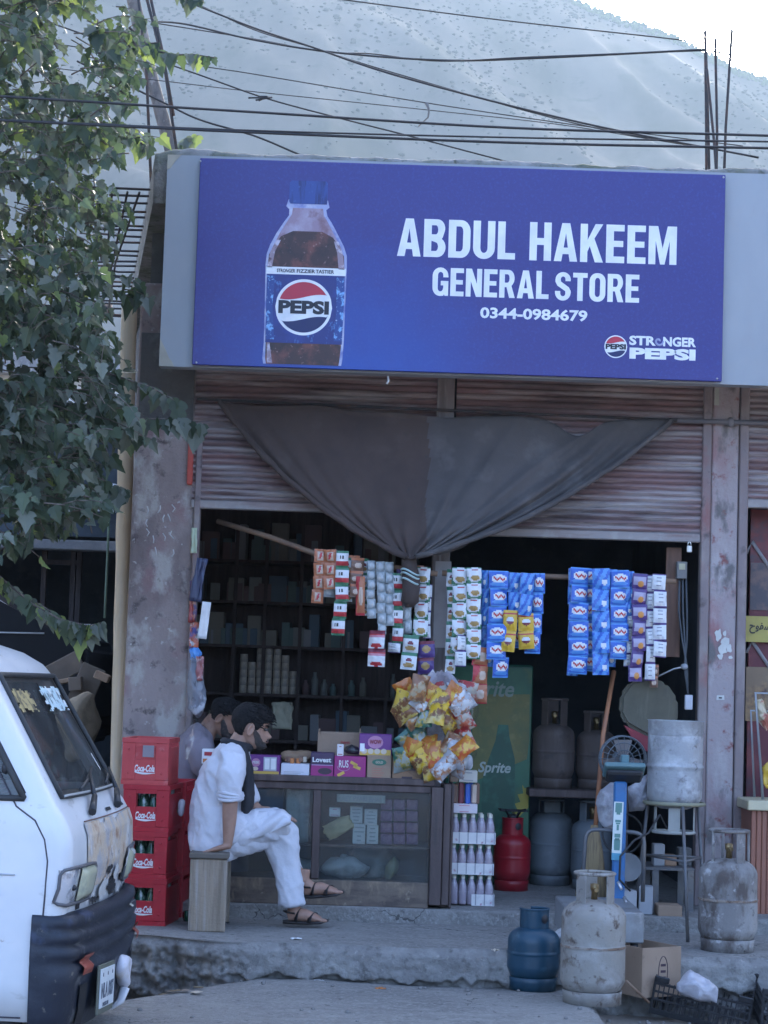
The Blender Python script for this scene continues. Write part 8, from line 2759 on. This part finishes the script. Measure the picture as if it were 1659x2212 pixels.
# bare, torn nose panel
def ragged(seed, amp=.16, lo=.02):
    def f(u, v):
        e = min(u, 1 - u, v, 1 - v)
        return e > lo + amp * max(0, noise.noise((u * 6 + seed, v * 6, seed))) * .6
    return f
on_front('bare_patch', vb, PUTTY, -.46, .64, .775, 1.03, .005, vfront, 44, ragged(3.3, .25, -.02))
HOLE = plain('torn_hole', (.02, .02, .024), .9)  # darkness inside tears, gap and slots painted as black patches
def hole(y0, y1, z0, z1, seed, mm=HOLE, off=.009):
    on_front('torn_hole' if mm is HOLE else 'torn_shard', vb, mm, y0, y1, z0, z1, off, vfront, 18, lambda u, v: ((u - .5) / .5) ** 2 + ((v - .5) / .5) ** 2 < .65 + .9 * noise.noise((u * 4 + seed, v * 4, seed)))
hole(-.05, .22, .70, .80, 1.2); hole(-.12, .02, .80, .84, 2.1); hole(.30, .50, .72, .86, 4.4); hole(-.34, -.18, .70, .74, 6.6)
SH = plain('shard_white', (.58, .59, .58), .5)
hole(-.22, -.04, .70, .80, 8.1, SH, .013); hole(.02, .14, .76, .84, 9.4, SH, .016); hole(.2, .3, .69, .75, 3.9, SH, .016); hole(.30, .42, .80, .88, 5.5, SH, .018)
on_front('lower_gap', vb, HOLE, -.53, -.47, .705, .73, .006, vfront, 4)
seam([vfront(y, 1.035, .003) for y in (-.44, -.2, 0, .2, .4, .6)], .003, 'panel_edge', plain('rust_line', (.2, .12, .09), .9))
# headlamps
def lamp(sy):
    p = MB(); p.use(plain('lamp_rim', (.10, .10, .11), .5))
    def q(y, z, o=0): return vfront(sy * y, z, o)
    ring_ = [q(.665, .735), q(.55, .735), q(.44, .735), q(.372, .738), q(.362, .75), q(.362, .80), q(.362, .86), q(.372, .872), q(.44, .875), q(.55, .875), q(.665, .875), q(.692, .868), q(.697, .85), q(.697, .80), q(.697, .75), q(.692, .742)]
    n = VT.to_3x3() @ Vector((.012, 0, 0))
    p.tube([a + n for a in ring_], .007, 6, closed=True)
    h = p.build('headlight', None, van)
    on_front('main_lens', h, mat('yellowed_lens', (.36, .37, .27), [((.46, .46, .32), 5, .45, .65), ((.26, .28, .24), 9, .56, .7)], .22, coat=.5), sy * .565, sy * .37, .742, .868, .012, vfront, 10, None, .022)
    on_front('corner_lamp', h, mat('chrome_reflector', (.62, .64, .68), [((.28, .29, .32), 14, .5, .6), ((.8, .8, .82), 22, .6, .7)], .25, metal=.5), sy * .697, sy * .575, .742, .868, .007, vfront, 10, None, .004)
    m = MB(); m.use(BLACK); m.ball(q(.64, .80, .012), (.012, .012, .012), 8, 6); m.build('bulb', None, h)
    return h
lamp(-1); lamp(1)
# wipers and washer slots
for y, sgn in ((-.20, 1), (.34, 1)):
    a, b, c = vfront(y - .12, 1.065, .02), vfront(y + .02, 1.12, .035), vfront(y + .18, 1.205, .03)
    m = MB(); m.use(plain('wiper_black', (.025, .027, .03), .45))
    m.tube([a, a.lerp(b, .5), b], [.016, .014, .012], 8); m.tube([b, c], [.011, .006], 6)
    m.tube([vfront(y - .08, 1.15, .018), vfront(y + .1, 1.175, .018), vfront(y + .36, 1.22, .014)], .007, 6)
    m.build('wiper', None, van)
for y in (.05, .42):
    on_front('cowl_slot', vb, HOLE, y - .05, y + .05, 1.052, 1.064, .004, vfront, 4)
# stickers and what shows behind the glass
on_front('glass_sticker', ws, mat('pale_floral', (.55, .70, .74), [((.10, .16, .18), 22, .5, .56), ((.75, .8, .8), 12, .55, .62)], .5), -.06, .40, 1.45, 1.55, .012, vfront, 14, ragged(5.1, .5, .02))
on_front('glass_sticker', ws, mat('gold_floral', (.42, .34, .16), [((.12, .1, .06), 20, .5, .56)], .5), -.50, -.24, 1.45, 1.54, .012, vfront, 12, ragged(7.7, .5, .04))
on_front('glare_patch', ws, WHITE, .36, .41, 1.2, 1.27, .006, vfront, 8, lambda u, v: abs(u - .25 - .5 * (1 - v)) < .16)  # white glare painted on the windscreen
def inb(name, c, size, mm, bev=.04, rz=0):
    m = MB(); m.use(mm)
    m.box(c, size, M=VT, bevel=bev, seg=2, rz=rz)
    m.jitter(.012, 9)
    return m.build(name, None, van)
CAB = plain('cab_grey', (.12, .125, .13), .8)
inb('dashboard', (-.36, 0, .99), (.34, 1.2, .16), plain('dash_brown', (.19, .15, .12), .8))
for y in (-.33, .33):
    inb('seat', (-.95, y, .78), (.5, .5, .16), CAB); inb('seat_back', (-1.22, y, 1.12), (.16, .5, .62), CAB)
inb('cab_floor', (-1.6, 0, .42), (2.7, 1.24, .06), CAB, .01)
inb('rear_wall', (-2.9, 0, 1.05), (.06, 1.1, 1.1), CAB, .01)
inb('roof_lining', (-1.9, 0, 1.66), (1.9, .95, .04), plain('lining', (.3, .3, .31), .9), .01)
m = MB(); m.use(mat('red_cover', (.34, .05, .07), [((.24, .04, .06), 5, .45, .7), ((.45, .25, .26), 9, .6, .72)], .85))
m.ball((0, 0, 0), (.16, .24, .27), 16, 12, M=VT @ Matrix.Translation((-.72, -.12, 1.10)))
m.jitter(.04, 6); m.build('red_cushion', None, van)
m = MB(); m.use(mat('dash_cloth', (.24, .2, .17), [((.36, .32, .28), 8, .5, .66), ((.12, .1, .09), 12, .55, .7)], .9))
m.grid(lambda u, v: VT @ Vector((-.16 - .34 * v, -.55 + 1.1 * u, 1.085 + .02 * sin(v * pi) + .02 * noise.noise((u * 9, v * 4, 0)))), 24, 8); m.build('dash_cloth', None, van, fix=False)
m = MB(); m.use(BLACK); m.tube([VT @ (Vector((-.52, -.33, 1.08)) + Vector((.08 * cos(q) * .5, .18 * sin(q), .17 * cos(q)))) for q in [2 * pi * k / 24 for k in range(24)]], .012, 6, closed=True); m.build('steering_wheel', None, van)
# wheels
for x in (-.52, -2.45):
    for y in (-.60, .60):
        m = MB(); m.use(plain('tyre', (.02, .02, .021), .85))
        m.lathe([(.15, -.07), (.25, -.075), (.27, -.05), (.275, 0), (.27, .05), (.25, .075), (.15, .07)], 28, M=VT @ Matrix.Translation((x, y, .272)) @ Matrix.Rotation(pi / 2, 4, 'X'))
        wq = m.build('wheel', None, van)
        m = MB(); m.use(plain('rim_grey', (.4, .4, .4), .5, .5))
        m.lathe([(0, .05), (.05, .06), (.12, .04), (.155, .06), (.155, -.06), (0, -.06)], 24, M=VT @ Matrix.Translation((x, y, .272)) @ Matrix.Rotation(pi / 2, 4, 'X'))
        m.build('rim', None, wq)
# ================================================================ the air
m = MB()
hm = bpy.data.materials.new('air_haze')
hm.use_nodes = True
hn = hm.node_tree
hn.nodes.remove(hn.nodes['Principled BSDF'])
pv = hn.nodes.new('ShaderNodeVolumePrincipled')
pv.inputs['Color'].default_value = (.23, .31, .40, 1)
pv.inputs['Density'].default_value = .0007
pv.inputs['Anisotropy'].default_value = .2
hn.links.new(pv.outputs[0], hn.nodes['Material Output'].inputs['Volume'])
m.use(hm)
m.span((-1990, -70, -3), (1990, 1700, 780))
tag(m.build('haze'), 'pale blue haze in the valley air', 'haze', kind='stuff')
